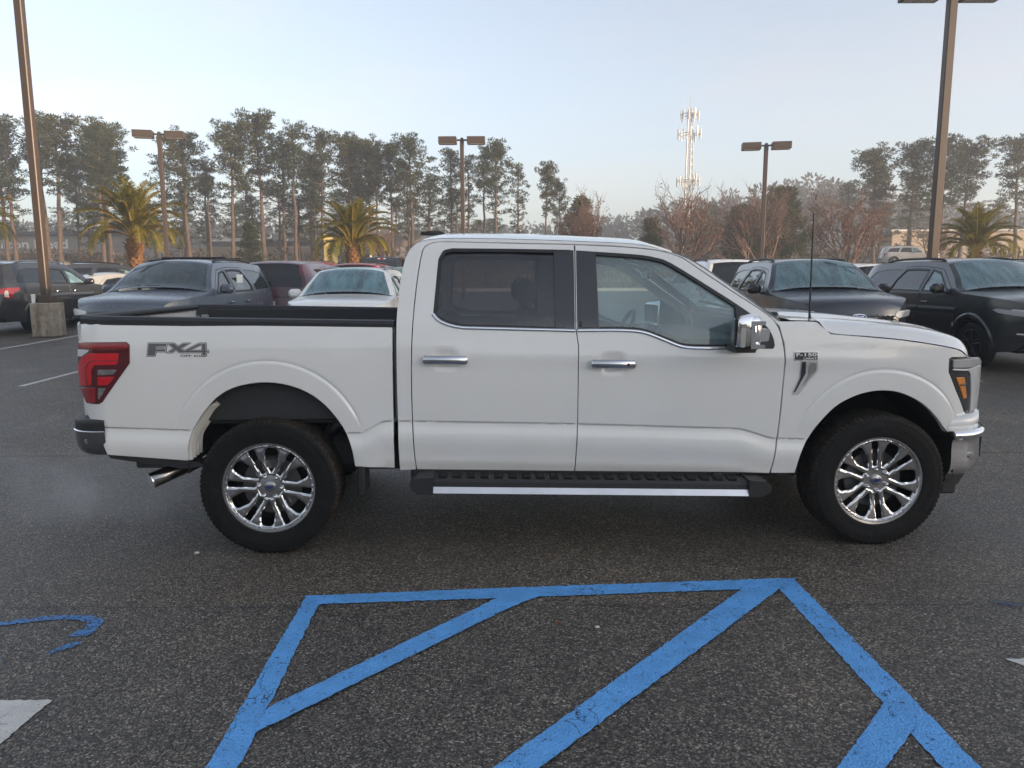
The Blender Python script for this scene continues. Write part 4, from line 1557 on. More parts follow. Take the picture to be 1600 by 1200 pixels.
def make_car(spec, label, cat, x, y, rz, group=None, name="parked_car"):
    """passenger vehicle from a side profile, a half-width law and front/rear details; +x is forward"""
    g = lambda k, d=None: spec.get(k, d)
    L, Wd, H = g('L', 5.05), g('W', 2.0), g('H', 1.77)
    sx, sz, hw = L / 5.05, H / 1.77, Wd / 2.0
    kind = g('kind', 'suv')
    root = thing(name, label, cat, (x, y, gz(y)), rz, group)
    bodym = spec['paint']
    if kind == 'suv':
        up = [(2.42, .42), (2.49, .58), (2.50, .76), (2.48, .93), (2.44, 1.02), (2.32, 1.095), (2.0, 1.15), (1.20, 1.23),
              (.86, 1.46), (.47, 1.695), (.25, 1.742), (-.1, 1.762), (-.7, 1.77), (-1.4, 1.762), (-1.9, 1.735), (-2.17, 1.69), (-2.31, 1.42), (-2.42, 1.18), (-2.46, 1.0), (-2.50, .80), (-2.52, .62), (-2.47, .42)]
        cowl, rf, rr_, rb = 7, 9, 15, 17
        hoodi = 4
        fdoor = [(1.12, .40), (1.15, .78), (1.06, 1.17), (.93, 1.29), (.44, 1.61), (.07, 1.655), (.05, 1.2), (.05, .40)]
        fwin = [(.88, 1.225), (.41, 1.55), (.12, 1.61), (.09, 1.22)]
        rdoor = [(.05, .40), (.05, 1.2), (.07, 1.655), (-.40, 1.68), (-.80, 1.665), (-.98, 1.45), (-1.04, 1.15), (-.98, .88), (-.84, .62), (-.76, .40)]
        rwin = [(.01, 1.22), (.02, 1.61), (-.38, 1.63), (-.74, 1.62), (-.90, 1.43), (-.96, 1.23)]
        qwin = [(-1.10, 1.24), (-1.04, 1.45), (-.90, 1.625), (-1.45, 1.615), (-1.80, 1.57), (-2.02, 1.36), (-2.05, 1.27)]
        wb = (-1.47, 1.55)
        belt = 1.2
    else:
        up = [(2.30, .36), (2.42, .48), (2.44, .62), (2.38, .74), (2.26, .82), (1.9, .90), (1.6, .945), (1.05, 1.01),
              (.70, 1.20), (.22, 1.385), (0, 1.42), (-.3, 1.44), (-.7, 1.435), (-1.1, 1.38), (-1.35, 1.32), (-1.5, 1.28), (-1.75, 1.14), (-2.05, 1.03), (-2.3, 1.0), (-2.42, .85), (-2.46, .62), (-2.40, .40)]
        cowl, rf, rr_, rb = 7, 9, 15, 17
        hoodi = 4
        fdoor = [(1.0, .32), (1.0, .70), (.86, .96), (.25, 1.30), (.02, 1.345), (0, .95), (0, .32)]
        fwin = [(.74, .99), (.24, 1.25), (.05, 1.30), (.04, .98)]
        rdoor = [(0, .32), (0, .95), (.02, 1.345), (-.45, 1.355), (-.85, 1.30), (-1.08, 1.1), (-1.04, .8), (-.86, .55), (-.80, .32)]
        rwin = [(-.04, .98), (-.02, 1.30), (-.44, 1.31), (-.80, 1.25), (-1.0, 1.05)]
        qwin = None
        wb = (-1.42, 1.48)
        belt = .97
    S = lambda P: [(a * sx, b * sz) for a, b in P] if P else None
    up, fdoor, fwin, rdoor, rwin, qwin = S(up), S(fdoor), S(fwin), S(rdoor), S(rwin), S(qwin)
    wb = (wb[0] * sx, wb[1] * sx)
    wr = g('wheel_r', .375)
    arch_r = wr + .065
    zt = smooth_tab([0, .2 * sz, .34 * sz, .55 * sz, .80 * sz, 1.0 * sz, belt * sz, (belt + .12) * sz, 1.5 * sz, 1.66 * sz, 1.78 * sz, 2 * sz] if kind == 'suv' else
                    [0, .18, .30, .5, .72, .88, .97, 1.08, 1.3, 1.40, 1.5, 1.8],
                    [.86, .90, .95, .985, 1.0, .985, .955, .905, .765, .69, .60, .5])
    if kind == 'suv':
        zt = smooth_tab([0, .2 * sz, .34 * sz, .55 * sz, .80 * sz, 1.0 * sz, belt * sz, (belt + .12) * sz, 1.5 * sz, 1.66 * sz, 1.78 * sz, 2 * sz], [.86, .90, .95, .985, 1.0, .99, .968, .925, .83, .745, .66, .5])
    flare = g('flare', .022)
    def W(xx, zz):
        w = zt(zz)
        w = w - .36 * np.clip((xx / sx - 1.75) / .75, 0, 1.2) ** 2.3 - .22 * np.clip((-xx / sx - 1.75) / .75, 0, 1.2) ** 2.2
        for cx in wb:
            r = np.hypot(xx - cx, zz - wr)
            w = w + flare * sst((arch_r + .085 - r) / .035) * sst((1.02 * sz - zz) / .12)
        # pressed side crease
        w = w + .010 * np.exp(-((zz - (.93 * sz - .01 * xx)) / .03) ** 2) * sst((1.6 - np.abs(xx)) / .5)
        return np.clip(w, .25, 2) * hw
    fm = lambda off: (lambda u, v: np.stack([u, -(W(u, v) + off), v], 1))
    # lower outline with wheel arches
    def arc(cx, r, a0, a1, n=14):
        return [(cx + r * math.cos(R(a0 + (a1 - a0) * i / n)), wr + r * math.sin(R(a0 + (a1 - a0) * i / n))) for i in range(n + 1)]
    zl = .27 * sz
    da = math.degrees(math.asin(max(-.9, min(.9, (zl - wr) / arch_r))))
    low = [(-2.35 * sx, .32 * sz)] + arc(wb[0], arch_r, 180 - da, da) + arc(wb[1], arch_r, 180 - da, da) + [(2.3 * sx, .32 * sz)]
    upc = cr(up, 3)
    side = upc + low                                       # front -> over the top -> rear -> underneath
    res = g('res', .075)
    pb = PB()
    holes = [inset(fdoor, -.004), inset(rdoor, -.004)]
    # the two door openings touch: join them into one opening
    joint = fdoor[:5] + rdoor[2:] + []
    joint = [fdoor[0], fdoor[1], fdoor[2], fdoor[3]] + ([fdoor[4]] if len(fdoor) > 4 else []) + [p for p in rdoor[2:]]
    hl = [joint] + ([qwin] if qwin else [])
    al = []
    for cx in wb:
        for q in (.008, .03, .05, .060, .070, .078, .086, .105):
            al.append(arc(cx, arch_r + q, 172, 8, 26))
    pb.panel(side, fm(0), holes=hl, res=res, lip=.02, roll=.004, ins=0, lines=al)
    # top skins (hood, roof, tail) belong to the shell
    def skin(i0, i1, crown, p=2.6, t0=-1.0, t1=1.0, ny=12, off=0.0, sub=4, rows=None):
        seg = cr(up, sub)[i0 * sub:i1 * sub + 1]
        seg = np.array(seg)
        d = np.gradient(seg, axis=0)
        nn = np.stack([d[:, 1], -d[:, 0]], 1)
        nn /= np.linalg.norm(nn, axis=1, keepdims=True)
        nn = -nn if nn[len(nn) // 2] @ np.array([.3, 1.0]) < 0 and i0 >= 3 and i1 <= 16 else nn
        if i1 <= 4 and nn[0][0] < 0: nn = -nn
        if i0 >= 15 and nn[0][0] > 0: nn = -nn
        T = np.linspace(t0, t1, ny + 1)
        w = W(seg[:, 0], seg[:, 1])
        X = np.zeros((len(seg), len(T), 3))
        bump = crown * (1 - np.abs(T) ** p) + off
        X[:, :, 0] = seg[:, 0][:, None] + nn[:, 0][:, None] * bump
        X[:, :, 2] = seg[:, 1][:, None] + nn[:, 1][:, None] * bump
        X[:, :, 1] = -w[:, None] * T
        return X
    def put(pbx, X, m=0):
        # outward = away from the body centre
        c = X.reshape(-1, 3).mean(0)
        du = X[1:, :-1] - X[:-1, :-1]; dv = X[:-1, 1:] - X[:-1, :-1]
        nn = np.cross(du, dv).reshape(-1, 3).mean(0)
        pbx.grid(X, m, flip=bool(nn @ (c - np.array([0, 0, .75 * sz])) < 0))
    kf, kh, kw, kr, kt = .14, .05, .10, .055, .10
    put(pb, skin(0, hoodi, kf))
    put(pb, skin(rf, rr_, kr))
    put(pb, skin(rb, len(up) - 1, kt))
    for (a, b) in ((cowl, rf), (rr_, rb)):
        for s in (-1, 1):
            t = (.90, 1.0) if s > 0 else (-1.0, -.90)
            put(pb, skin(a, b, kw if a == cowl else .06, t0=t[0], t1=t[1], ny=2))
    # far side of the shell shares the same mesh builder
    for i in range(len(pb.V)):
        pass
    body = pb.build("body", bodym, root)
    pbm = PB()
    pbm.panel(side, fm(0), holes=hl, res=res, lip=.02, roll=.004, ins=0, lines=al)
    o = pbm.build("side_panel", bodym, root)
    o.scale.y = -1
    pb = PB(); put(pb, skin(hoodi, cowl, kh)); pb.build("bonnet", bodym, root)
    pb = PB(); put(pb, skin(cowl, rf, kw, t0=-.90, t1=.90, off=-.004)); pb.build("windscreen", spec.get('screen', M['dew_screen']), root)
    pb = PB(); put(pb, skin(rr_, rb, .06, t0=-.90, t1=.90, off=-.004)); pb.build("rear_window", spec.get('rear_glass', M['tint_glass']), root)
    # doors
    for (dn, win, gm) in ((fdoor, fwin, spec.get('front_glass', M['dew_glass'])), (rdoor, rwin, spec.get('back_glass', M['tint_glass']))):
        pb = PB(); pb.panel(dn, fm(0), holes=[win], res=res, ins=.004, lip=.02, roll=.003)
        d = pb.build("door", bodym, root)
        pb = PB()
        pb.panel(inset(win, -.012), fm(.002), holes=[inset(win, .022)], res=res, lip=.004, roll=0)
        pb.build("window_seal", M['black_plastic'], d)
        pb = PB(); pb.panel(win, fm(-.012), res=res * 1.5, lip=0, roll=0); pb.build("window", gm, d)
        hx = (dn[-1][0] + .14 * sx) if win is fwin else (-.62 * sx)
        hz = (belt - .17) * sz
        mb = MB(); mb.box((hx + .10, -(float(W(np.array([hx]), np.array([hz]))[0]) + .025), hz), (.21, .03, .04), bev=.012)
        mb.build("handle", g('handle', bodym), d)
        mirror(d)
    if qwin:
        pb = PB(); pb.panel(qwin, fm(-.010), res=res * 1.5, lip=0, roll=0)
        q = pb.build("quarter_window", spec.get('back_glass', M['tint_glass']), root); mirror(q)
    if g('cladding', True):
        pb = PB()
        for cx in wb:
            ring = arc(cx, arch_r + .055, 180 + 8, -8, 20) + arc(cx, arch_r - .003, -8, 180 + 8, 20)
            pb.panel(ring, fm(.006), res=.05, lip=.012, roll=.004)
        sl = [(wb[0] + arch_r + .03, zl + .004), (wb[1] - arch_r - .03, zl + .004), (wb[1] - arch_r - .03, zl + .13), (wb[0] + arch_r + .03, zl + .13)]
        pb.panel(sl, fm(.008), res=.10, lip=.012, roll=.004)
        c = pb.build("cladding", g('clad_mat', M['black_plastic']), root); mirror(c)
    # underside, wheel wells, cabin
    mb = MB()
    mb.box((0, 0, .42 * sz), (4.3 * sx, 1.15 * hw, .30), bev=.05)
    mb.box((0, 0, .52 * sz), (1.9 * sx, 1.7 * hw, .40), bev=.05)
    mb.build("underbody", M['black_plastic'], root)
    mb = MB()
    cw = 1.36 * hw
    mb.box((.95 * sx, 0, (belt - .16) * sz), (.62, cw, .24), bev=.06)                    # dashboard
    for s in (-1, 1):
        mb.box((.22, s * .38, .80 * sz), (.52, .50, .22), bev=.05)
        mb.box((-.10, s * .38, 1.08 * sz), (.16, .48, .62), bev=.06)
        mb.box((-.14, s * .38, 1.46 * sz), (.10, .26, .18), bev=.04)
    mb.box((-.85 * sx, 0, .80 * sz), (.5, cw, .22), bev=.05); mb.box((-1.12 * sx, 0, 1.06 * sz), (.16, cw, .52), bev=.06)
    for s in (-1, 1):
        mb.box((-1.15 * sx, s * .4, 1.38 * sz), (.10, .28, .16), bev=.04)
    mb.build("interior", M['seat_dark'], root)
    mb = MB(); mb.lathe([(.17, 0), (.185, .014), (.20, 0), (.185, -.014), (.17, 0)], n=20, axis='x', c=(.58 * sx, .38, (belt + .02) * sz)); mb.build("steering_wheel", M['seat_dark'], root)
    # wheels
    wm = MB()
    wdt = .235
    tp = [(wr * .66, -wdt / 2 + .012), (wr * .74, -wdt / 2 - .004), (wr * .88, -wdt / 2), (wr * .965, -wdt / 2 + .02), (wr, -wdt / 2 + .05), (wr, wdt / 2 - .05), (wr * .965, wdt / 2 - .02), (wr * .88, wdt / 2), (wr * .66, wdt / 2 - .01)]
    wm.lathe(tp, axis='y', n=40)
    tme = wm.mesh("tyre", M['rubber'], smooth=40)
    rm = MB()
    rm.lathe([(wr * .68, -wdt / 2 + .004), (wr * .64, -wdt / 2 - .002), (wr * .61, -wdt / 2 + .02), (wr * .58, .05)], axis='y', n=40)
    rm.lathe([(.001, -.06), (wr * .60, -.04)], axis='y', n=24, m=1)
    ns = g('spokes', 5)
    for k in range(ns):
        a = 2 * math.pi * k / ns + .3
        for q in (-.11, .11):
            c, s = math.cos(a + q * 1.3), math.sin(a + q * 1.3)
            c0, s0 = math.cos(a + q * .9), math.sin(a + q * .9)
            rm.tube([(c0 * .05, -wdt / 2 + .012, s0 * .05), (c * wr * .36, -wdt / 2 + .010, s * wr * .36), (c * wr * .63, -wdt / 2 + .014, s * wr * .63)], [.020, .021, .024], n=5)
    rm.lathe([(.001, -wdt / 2 + .002), (.05, -wdt / 2 + .004), (.062, -wdt / 2 + .03)], axis='y', n=16)
    rme = rm.mesh("rim", [g('rim', M['rim_grey']), M['rim_dark']], smooth=40)
    for cx in wb:
        for s in (-1, 1):
            wo = bpy.data.objects.new("wheel", tme)
            COL.objects.link(wo); wo.parent = root
            wo.location = (cx, s * (.93 * hw - wdt / 2 + .02), wr)
            wo.scale = (1, -s, 1)
            link("rim", rme, wo)
    # mirrors
    mb = MB()
    my, mz = 1.05 * hw, (belt + .04) * sz
    mb.box((.80 * sx, -my - .06, mz + .04), (.14, .24, .17), bev=.05)
    mb.box((.84 * sx, -my + .09, mz - .03), (.08, .14, .05), bev=.02)
    o = mb.build("side_mirror", g('mirror', bodym), root, smooth=40); mirror(o)
    # roof rails
    if g('rails', True):
        mb = MB()
        zz = 1.765 * sz
        pts = [(.28 * sx, -.62 * hw, 1.70 * sz), (.10 * sx, -.63 * hw, zz + .03), (-.7 * sx, -.63 * hw, zz + .055), (-1.5 * sx, -.62 * hw, zz + .03), (-1.80 * sx, -.61 * hw, 1.70 * sz)]
        mb.tube(cr(pts, 4), .022, n=6)
        o = mb.build("roof_rail", g('rail', M['black_plastic']), root, smooth=60); mirror(o)
        if g('crossbars'):
            for xx in (-.35, -1.15):
                mb = MB(); mb.box((xx * sx, 0, zz + .085), (.07, 1.30 * hw, .035), bev=.012); mb.build("crossbar", M['black_plastic'], root)
    # aerial fin
    mb = MB(); mb.prism([(-1.78 * sx, 1.69 * sz), (-1.55 * sx, 1.74 * sz), (-1.74 * sx, 1.81 * sz), (-1.80 * sx, 1.80 * sz)], -.02, .02); mb.build("aerial", M['black_plastic'], root)
    # ---- front details on the nose skin
    nose = np.array(cr(up, 3)[:hoodi * 3 + 1])
    o_ = np.argsort(nose[:, 1])
    def ff(off):
        def f(u, v):
            xp = np.interp(v, nose[o_, 1], nose[o_, 0])
            w = W(xp, v)
            return np.stack([xp + kf * (1 - np.abs(u / w) ** 2.6) + off, u, v], 1)
        return f
    k = hw
    def fpan(nm, P, m, off=.004, lip=.01, res=.05, parent=root, mir=False, both=True):
        P = [(a * k, b * sz) for a, b in P]
        pbx = PB(); pbx.panel(P, ff(off), res=res, lip=lip, roll=.003, sign=1.0)
        o = pbx.build(nm, m, parent)
        if mir:
            mirror(o)
        return o
    fs = g('front', 'hex')
    if fs == 'hex':
        gr = fpan("grille", [(-.56, .92), (-.64, .84), (-.50, .62), (.50, .62), (.64, .84), (.56, .92)], M['gloss_black'])
        pbx = PB()
        for r_ in range(5):
            zz_ = (.66 + .055 * r_) * sz
            hwid = np.interp(zz_ / sz, [.62, .84, .92], [.48, .61, .54]) * k
            n = 13
            for q in range(n):
                u = -hwid + 2 * hwid * (q + .5 + .0 * (r_ % 2)) / n
                pbx.strip([(u - hwid / n * .8, zz_), (u - hwid / n * .3, zz_ + .018), (u + hwid / n * .3, zz_ + .018), (u + hwid / n * .8, zz_)], .012, ff(.010), res=.1, thick=.012)
        o = pbx.build("mesh_insert", M['lamp_grey'] if g('bright_grille') else M['black_plastic'], gr); o['kind'] = 'stuff'
        fpan("headlight", [(.60, .945), (.585, .89), (.64, .855), (.86, .885), (.90, .97), (.86, .975)], M['lamp_grey'], off=.008, mir=True)
        fpan("headlight_strip", [(.62, .960), (.62, .937), (.87, .965), (.87, .982)], M['tail_white'], off=.012, mir=True)
        fpan("fog_light", [(.50, .60), (.50, .572), (.80, .59), (.80, .615)], M['tail_white'], off=.01, mir=True)
        fpan("air_intake", [(.46, .56), (.46, .49), (.80, .50), (.82, .57)], M['black_plastic'], off=.004, mir=True)
        fpan("lower_grille", [(-.60, .545), (-.56, .44), (.56, .44), (.60, .545)], M['black_plastic'])
        # side part of the lamp, wrapping round the wing
        hp = [(2.30 * sx, .955 * sz), (2.30 * sx, .885 * sz), (2.12 * sx, .915 * sz), (2.02 * sx, .965 * sz), (2.10 * sx, .985 * sz)]
        pbx = PB(); pbx.panel(hp, fm(.006), res=.05, lip=.01, roll=.003); o = pbx.build("headlight_side", M['lamp_grey'], root); mirror(o)
        if g('badge', True):
            ov = [(.115 * math.cos(t), .885 * sz + .045 * math.sin(t)) for t in np.linspace(0, 2 * math.pi, 29)[:-1]]
            pbx = PB(); pbx.panel(ov, ff(.022), res=.03, lip=.02, roll=.004); bd = pbx.build("badge_ring", M['chrome'], root)
            ov2 = [(.103 * math.cos(t), .885 * sz + .035 * math.sin(t)) for t in np.linspace(0, 2 * math.pi, 29)[:-1]]
            pbx = PB(); pbx.panel(ov2, ff(.026), res=.03, lip=.004, roll=.001); pbx.build("badge_field", M['blue_badge'], bd)
            pbx = PB(); text_on(pbx, "Ford", (-.06, .868 * sz, .06, .902 * sz), ff(.029), shear=.3); pbx.build("badge_lettering", M['chrome'], bd)
        if g('hood_text'):
            pbx = PB(); text_on(pbx, g('hood_text'), (-.46, .985 * sz, .46, 1.015 * sz), ff(.004)); pbx.build("bonnet_lettering", M['gloss_black'], root)
    elif fs == 'wide':
        fpan("grille", [(-.50, .96), (-.54, .78), (-.42, .60), (.42, .60), (.54, .78), (.50, .96)], M['gloss_black'])
        fpan("headlight", [(.54, .97), (.56, .82), (.84, .86), (.90, .98), (.84, 1.0)], M['tail_white'], off=.008, mir=True)
        hp = [(2.32 * sx, .99 * sz), (2.32 * sx, .87 * sz), (2.14 * sx, .91 * sz), (2.04 * sx, .985 * sz)]
        pbx = PB(); pbx.panel(hp, fm(.006), res=.05, lip=.01, roll=.003); o = pbx.build("headlight_side", M['tail_white'], root); mirror(o)
        fpan("fog_light", [(.60, .56), (.60, .48), (.74, .48), (.74, .56)], M['tail_white'], mir=True)
        fpan("lower_grille", [(-.62, .55), (-.55, .44), (.55, .44), (.62, .55)], M['black_plastic'])
    # ---- rear details
    tail = np.array(cr(up, 3)[rb * 3:])
    q_ = np.argsort(tail[:, 1])
    def rf_(off):
        def f(u, v):
            xp = np.interp(v, tail[q_, 1], tail[q_, 0])
            w = W(xp, v)
            return np.stack([xp - kt * (1 - np.abs(u / w) ** 2.6) - off, u, v], 1)
        return f
    def rpan(nm, P, m, off=.004, lip=.01, res=.05, mir=False):
        P = [(a * k, b * sz) for a, b in P]
        pbx = PB(); pbx.panel(P, rf_(off), res=res, lip=lip, roll=.003, sign=-1.0)
        o = pbx.build(nm, m, root)
        if mir:
            mirror(o)
        return o
    if g('rear', True):
        if kind == 'suv':
            rpan("taillight", [(.50, 1.10), (.50, 1.00), (.74, .97), (.84, 1.00), (.86, 1.12)], M['tail_red'], off=.012, mir=True)
            tp_ = [(-2.43 * sx, 1.13 * sz), (-2.44 * sx, .90 * sz), (-2.36 * sx, .86 * sz), (-2.28 * sx, .88 * sz), (-2.20 * sx, 1.02 * sz), (-2.02 * sx, 1.075 * sz), (-2.04 * sx, 1.14 * sz)]
            pbx = PB(); pbx.panel(tp_, fm(.008), res=.05, lip=.012, roll=.004); o = pbx.build("taillight_side", M['tail_red'], root); mirror(o)
            tq_ = [(-2.432 * sx, 1.08 * sz), (-2.437 * sx, .92 * sz), (-2.34 * sx, .90 * sz), (-2.35 * sx, 1.06 * sz)]
            pbx = PB(); pbx.panel(tq_, fm(.012), res=.05, lip=.004, roll=.001); o = pbx.build("reversing_light", M['tail_white'], root); mirror(o)
        else:
            rpan("taillight", [(.42, .95), (.42, .84), (.78, .84), (.80, .96)], M['tail_red'], off=.012, mir=True)
        rpan("bumper_insert", [(-.72, .62), (-.66, .46), (.66, .46), (.72, .62)] if kind == 'suv' else [(-.7, .5), (-.6, .42), (.6, .42), (.7, .5)], M['black_plastic'])
        rpan("number_plate", [(-.16, .90), (-.16, .76), (.16, .76), (.16, .90)] if kind == 'suv' else [(-.16, .72), (-.16, .58), (.16, .58), (.16, .72)], M['plate_white'], off=.012)
        if kind == 'suv':
            rpan("trim_strip", [(-.62, 1.02), (-.62, .985), (.62, .985), (.62, 1.02)], g('trim', M['chrome']), off=.012)
            for s in (-1, 1):
                mb = MB(); mb.lathe([(.055, -.12), (.06, .0), (.05, .0), (.045, -.1)], axis='x', n=14, c=(-2.52 * sx, s * .62 * hw, .40 * sz)); mb.build("tailpipe", M['chrome'], root, smooth=40)
    return root

P_ = {
    'navy': paint("paint_navy", (.014, .018, .030), rough=.4, dew=.30),
    'black': paint("paint_black", (.010, .012, .012), rough=.3, dew=.30),
    'slate': paint("paint_slate", (.075, .092, .12), rough=.35, dew=.40),
    'graph': paint("paint_graphite", (.022, .024, .026), rough=.3, dew=.25),
    'maroon': paint("paint_maroon", (.055, .012, .016), rough=.3, dew=.35),
    'white2': paint("paint_cream_white", (.80, .79, .75), rough=.35, dew=.2),
    'silver': paint("paint_silver", (.42, .41, .39), rough=.3, metal=.2),
    'red': paint("paint_red", (.22, .015, .02), rough=.3),
    'dark': paint("paint_dark_grey", (.03, .032, .036), rough=.3),
    'greyb': paint("paint_blue_grey", (.25, .29, .33), rough=.3),
}
CG = "cars parked in the lot behind the truck"
D90 = R(-90)
# front row, facing the camera
navy = make_car(dict(cladding=False, paint=P_['navy'], bright_grille=False, res=.06, hood_text="EXPLORER", mirror=M['gloss_black']), "navy suv facing the camera behind the truck hood, dew on its glass", "suv", 5.42, 13.85, R(266.5), CG, "suv")
black = make_car(dict(cladding=False, paint=P_['black'], res=.06, hood_text="EXPLORER", mirror=M['gloss_black'], rim=M['rim_dark']), "black suv at the right picture edge, facing the camera", "suv", 8.47, 13.80, R(272.5), CG, "suv")
slate = make_car(dict(paint=P_['slate'], L=4.84, W=1.92, H=1.80, front='wide', res=.06, crossbars=True, rail=M['black_plastic'], back_glass=M['side_glass'], front_glass=M['side_glass'], wheel_r=.385,
                      screen=glass("hazy_windscreen", (.22, .28, .30), dew=.30, filmcol=(.24, .32, .34))), "slate blue suv with roof rack facing the camera above the truck bed", "suv", -6.15, 14.15, R(268.5), CG, "suv")
white = make_car(dict(paint=P_['white2'], L=4.45, W=1.84, H=1.64, front='wide', res=.06, rails=True, rail=M['rim_grey'], wheel_r=.345, screen=glass("teal_windscreen", (.34, .50, .52), dew=.66, filmcol=(.26, .46, .51), dscale=2.0)), "white crossover with glass sunroof facing the camera beside the cab", "crossover", -3.05, 14.7, R(271), CG, "crossover")
pbx = PB()
_f = lambda u, v: np.stack([u, v, 1.64 + .036 - .03 * np.abs(v / .7) ** 2.2 - .028 * np.abs(u + .55) ** 2.2 + 0 * u], 1)
pbx.panel([(.02, -.44), (.02, .44), (-.85, .46), (-.85, -.46)], _f, res=.08, lip=.03, roll=.004)
pbx.build("sunroof", M['gloss_black'], white)
# sheet of paper in the slate suv's rear door window
pbp = MB(); pbp.box((-.42, .842, 1.43), (.30, .006, .26), rz=0)
pbp.build("window_sticker", M['paper'], slate)
# second row, backing towards the camera
make_car(dict(paint=P_['graph'], res=.06, rail=M['steel'], handle=M['steel'], front_glass=M['dew_glass']), "dark grey suv seen from behind, left of the concrete lamp base", "suv", -13.2, 20.6, R(90), CG, "suv")
make_car(dict(paint=P_['maroon'], H=1.74, res=.06, rails=False, trim=M['gloss_black']), "maroon suv seen from behind between slate suv and white crossover", "suv", -5.35, 18.9, R(90), CG, "suv")
# farther cars, only their roofs show
make_car(dict(paint=P_['dark'], res=.10, H=1.72), "dark suv roof behind the dark grey suv, left", "suv", -15.0, 27.5, R(62), CG, "suv")
make_car(dict(kind='sedan', paint=P_['silver'], L=4.75, W=1.84, H=1.75, res=.10, wheel_r=.33, rails=False, front='none', front_glass=M['tint_glass']), "silver saloon roof behind the slate suv, left", "saloon car", -12.6, 24.2, R(48), CG, "saloon_car")
make_car(dict(paint=P_['white2'], res=.10, H=1.66, L=4.6), "white suv roof just behind the maroon suv", "suv", -8.6, 24.8, R(90), CG, "suv")
make_car(dict(paint=P_['red'], res=.10, H=1.74), "red suv with pale roof behind the maroon suv", "suv", -7.9, 30.5, R(90), CG, "suv")
make_car(dict(paint=P_['red'], res=.10, H=1.68, L=4.6), "red suv roof right behind the white crossover", "suv", -4.75, 24.5, R(90), CG, "suv")
make_car(dict(paint=P_['greyb'], res=.10, H=1.60, L=4.5), "pale blue grey car peeping out beside the truck cab", "car", -2.9, 20.2, R(270), CG, "parked_car")
make_car(dict(paint=P_['white2'], res=.10, H=1.74, L=4.8), "white suv behind the sloping windscreen pillar of the truck", "suv", 5.4, 19.9, R(90), CG, "suv")
make_car(dict(paint=P_['white2'], res=.10, H=1.62, L=4.6), "white car between the two dark suvs on the right", "car", 9.4, 21.0, R(90), CG, "parked_car")
make_car(dict(paint=P_['dark'], res=.10, H=1.75), "dark suv cut off by the right picture edge", "suv", 14.8, 20.5, R(262), CG, "suv")
make_car(dict(paint=P_['silver'], res=.10, H=1.76, L=4.9), "silver suv driving along the road far right", "suv", 36.8, 69.5, R(-14), None, "suv")

# navy pickup far behind, seen from the rear
def far_pickup():
    t = thing("pickup_truck", "navy pickup seen from behind, far left of the truck cab", "pickup", (-5.55, 33.0, gz(33)), R(88), CG)
    pm = P_['navy']
    mb = MB(); mb.prism([(-2.9, .6), (-2.9, 1.32), (-.9, 1.32), (-.9, .6)], -.98, .98); mb.prism([(.9, .6), (.9, 1.3), (2.7, 1.2), (2.8, .6)], -.96, .96); mb.build("body", pm, t)
    V = []
    secs = [(-.92, 1.30, .94), (-.80, 1.86, .74), (-.65, 1.93, .70), (.35, 1.93, .70), (.55, 1.88, .74), (1.15, 1.32, .92)]
    X = np.array([[(x, -w, z), (x, -w * .97, z + .02), (x, 0, z + .05), (x, w * .97, z + .02), (x, w, z)] for x, z, w in secs])
    pb = PB(); pb.grid(X, flip=True); pb.build("cab_roof", pm, t)
    mb = MB(); mb.prism([(-.92, .6), (-.92, 1.30), (-.80, 1.86), (-.65, 1.93), (.35, 1.93), (.55, 1.88), (1.15, 1.32), (1.15, .6)], -.69, .69); mb.build("cab", M['gloss_black'], t)
    mb = MB(); mb.add([(-.94, -.68, 1.36), (-.94, .68, 1.36), (-.83, .60, 1.80), (-.83, -.60, 1.80)], [(0, 1, 2, 3)]); mb.build("rear_window", M['tint_glass'], t)
    mb = MB(); mb.box((-.80, 0, 1.885), (.05, .34, .05), bev=.01); mb.build("brake_light", M['tail_red'], t)
    for s in (-1, 1):
        mb = MB(); mb.box((-.81, s * .12, 1.885), (.05, .10, .045), bev=.01); mb.build("cargo_light", M['tail_white'], t)
        mb = MB(); mb.box((-2.92, s * .9, 1.05), (.06, .16, .4), bev=.02); mb.build("taillight", M['tail_red'], t)
        for cx in (-1.8, 1.85):
            mb = MB(); mb.lathe([(.24, -.13), (.36, -.13), (.40, -.08), (.40, .08), (.36, .13), (.24, .13)], axis='y', n=24, c=(cx, s * .86, .40)); w = mb.build("wheel", M['rubber'], t, smooth=40)
            mb = MB(); mb.lathe([(.001, -.10), (.24, -.11), (.24, .11), (.001, .10)], axis='y', n=16, c=(cx, s * .86, .40)); mb.build("rim", M['rim_grey'], w)
far_pickup()

# ------------------------------------------------------------------ THE PICKUP TRUCK
M['truck_white'] = paint("truck_white", (.74, .735, .715), rough=.26)
M['bed_liner'] = mat("bed_liner", (.020, .021, .023), rough=.6, bump=.4, bscale=120)
M['well_white'] = mat("primer_white", (.72, .72, .70), rough=.6, var=.2, grime=.1)
M['well_black'] = mat("wheel_well", (.012, .012, .012), rough=.9, var=.3)
M['chassis'] = mat("chassis_black", (.016, .015, .015), rough=.7, var=.3)
M['applique'] = mat("pillar_gloss", (.014, .012, .014), rough=.10, coat=.8, var=.02)
M['rim_chrome'] = mat("chromed_wheel", (.56, .56, .57), rough=.13, metal=1.0, var=.04)
M['rim_lip'] = mat("wheel_lip", (.62, .62, .63), rough=.16, metal=1.0)
M['brake'] = mat("brake_disc", (.10, .10, .10), rough=.45, metal=.8)
M['handle_metal'] = mat("handle_chrome", (.60, .60, .62), rough=.20, metal=1.0, var=.03)
M['tl_dark'] = mat("tail_lamp_smoke", (.085, .008, .012), rough=.08, coat=1.0)
M['tl_bright'] = mat("tail_lamp_bright", (.55, .008, .018), rough=.14, coat=1.0)
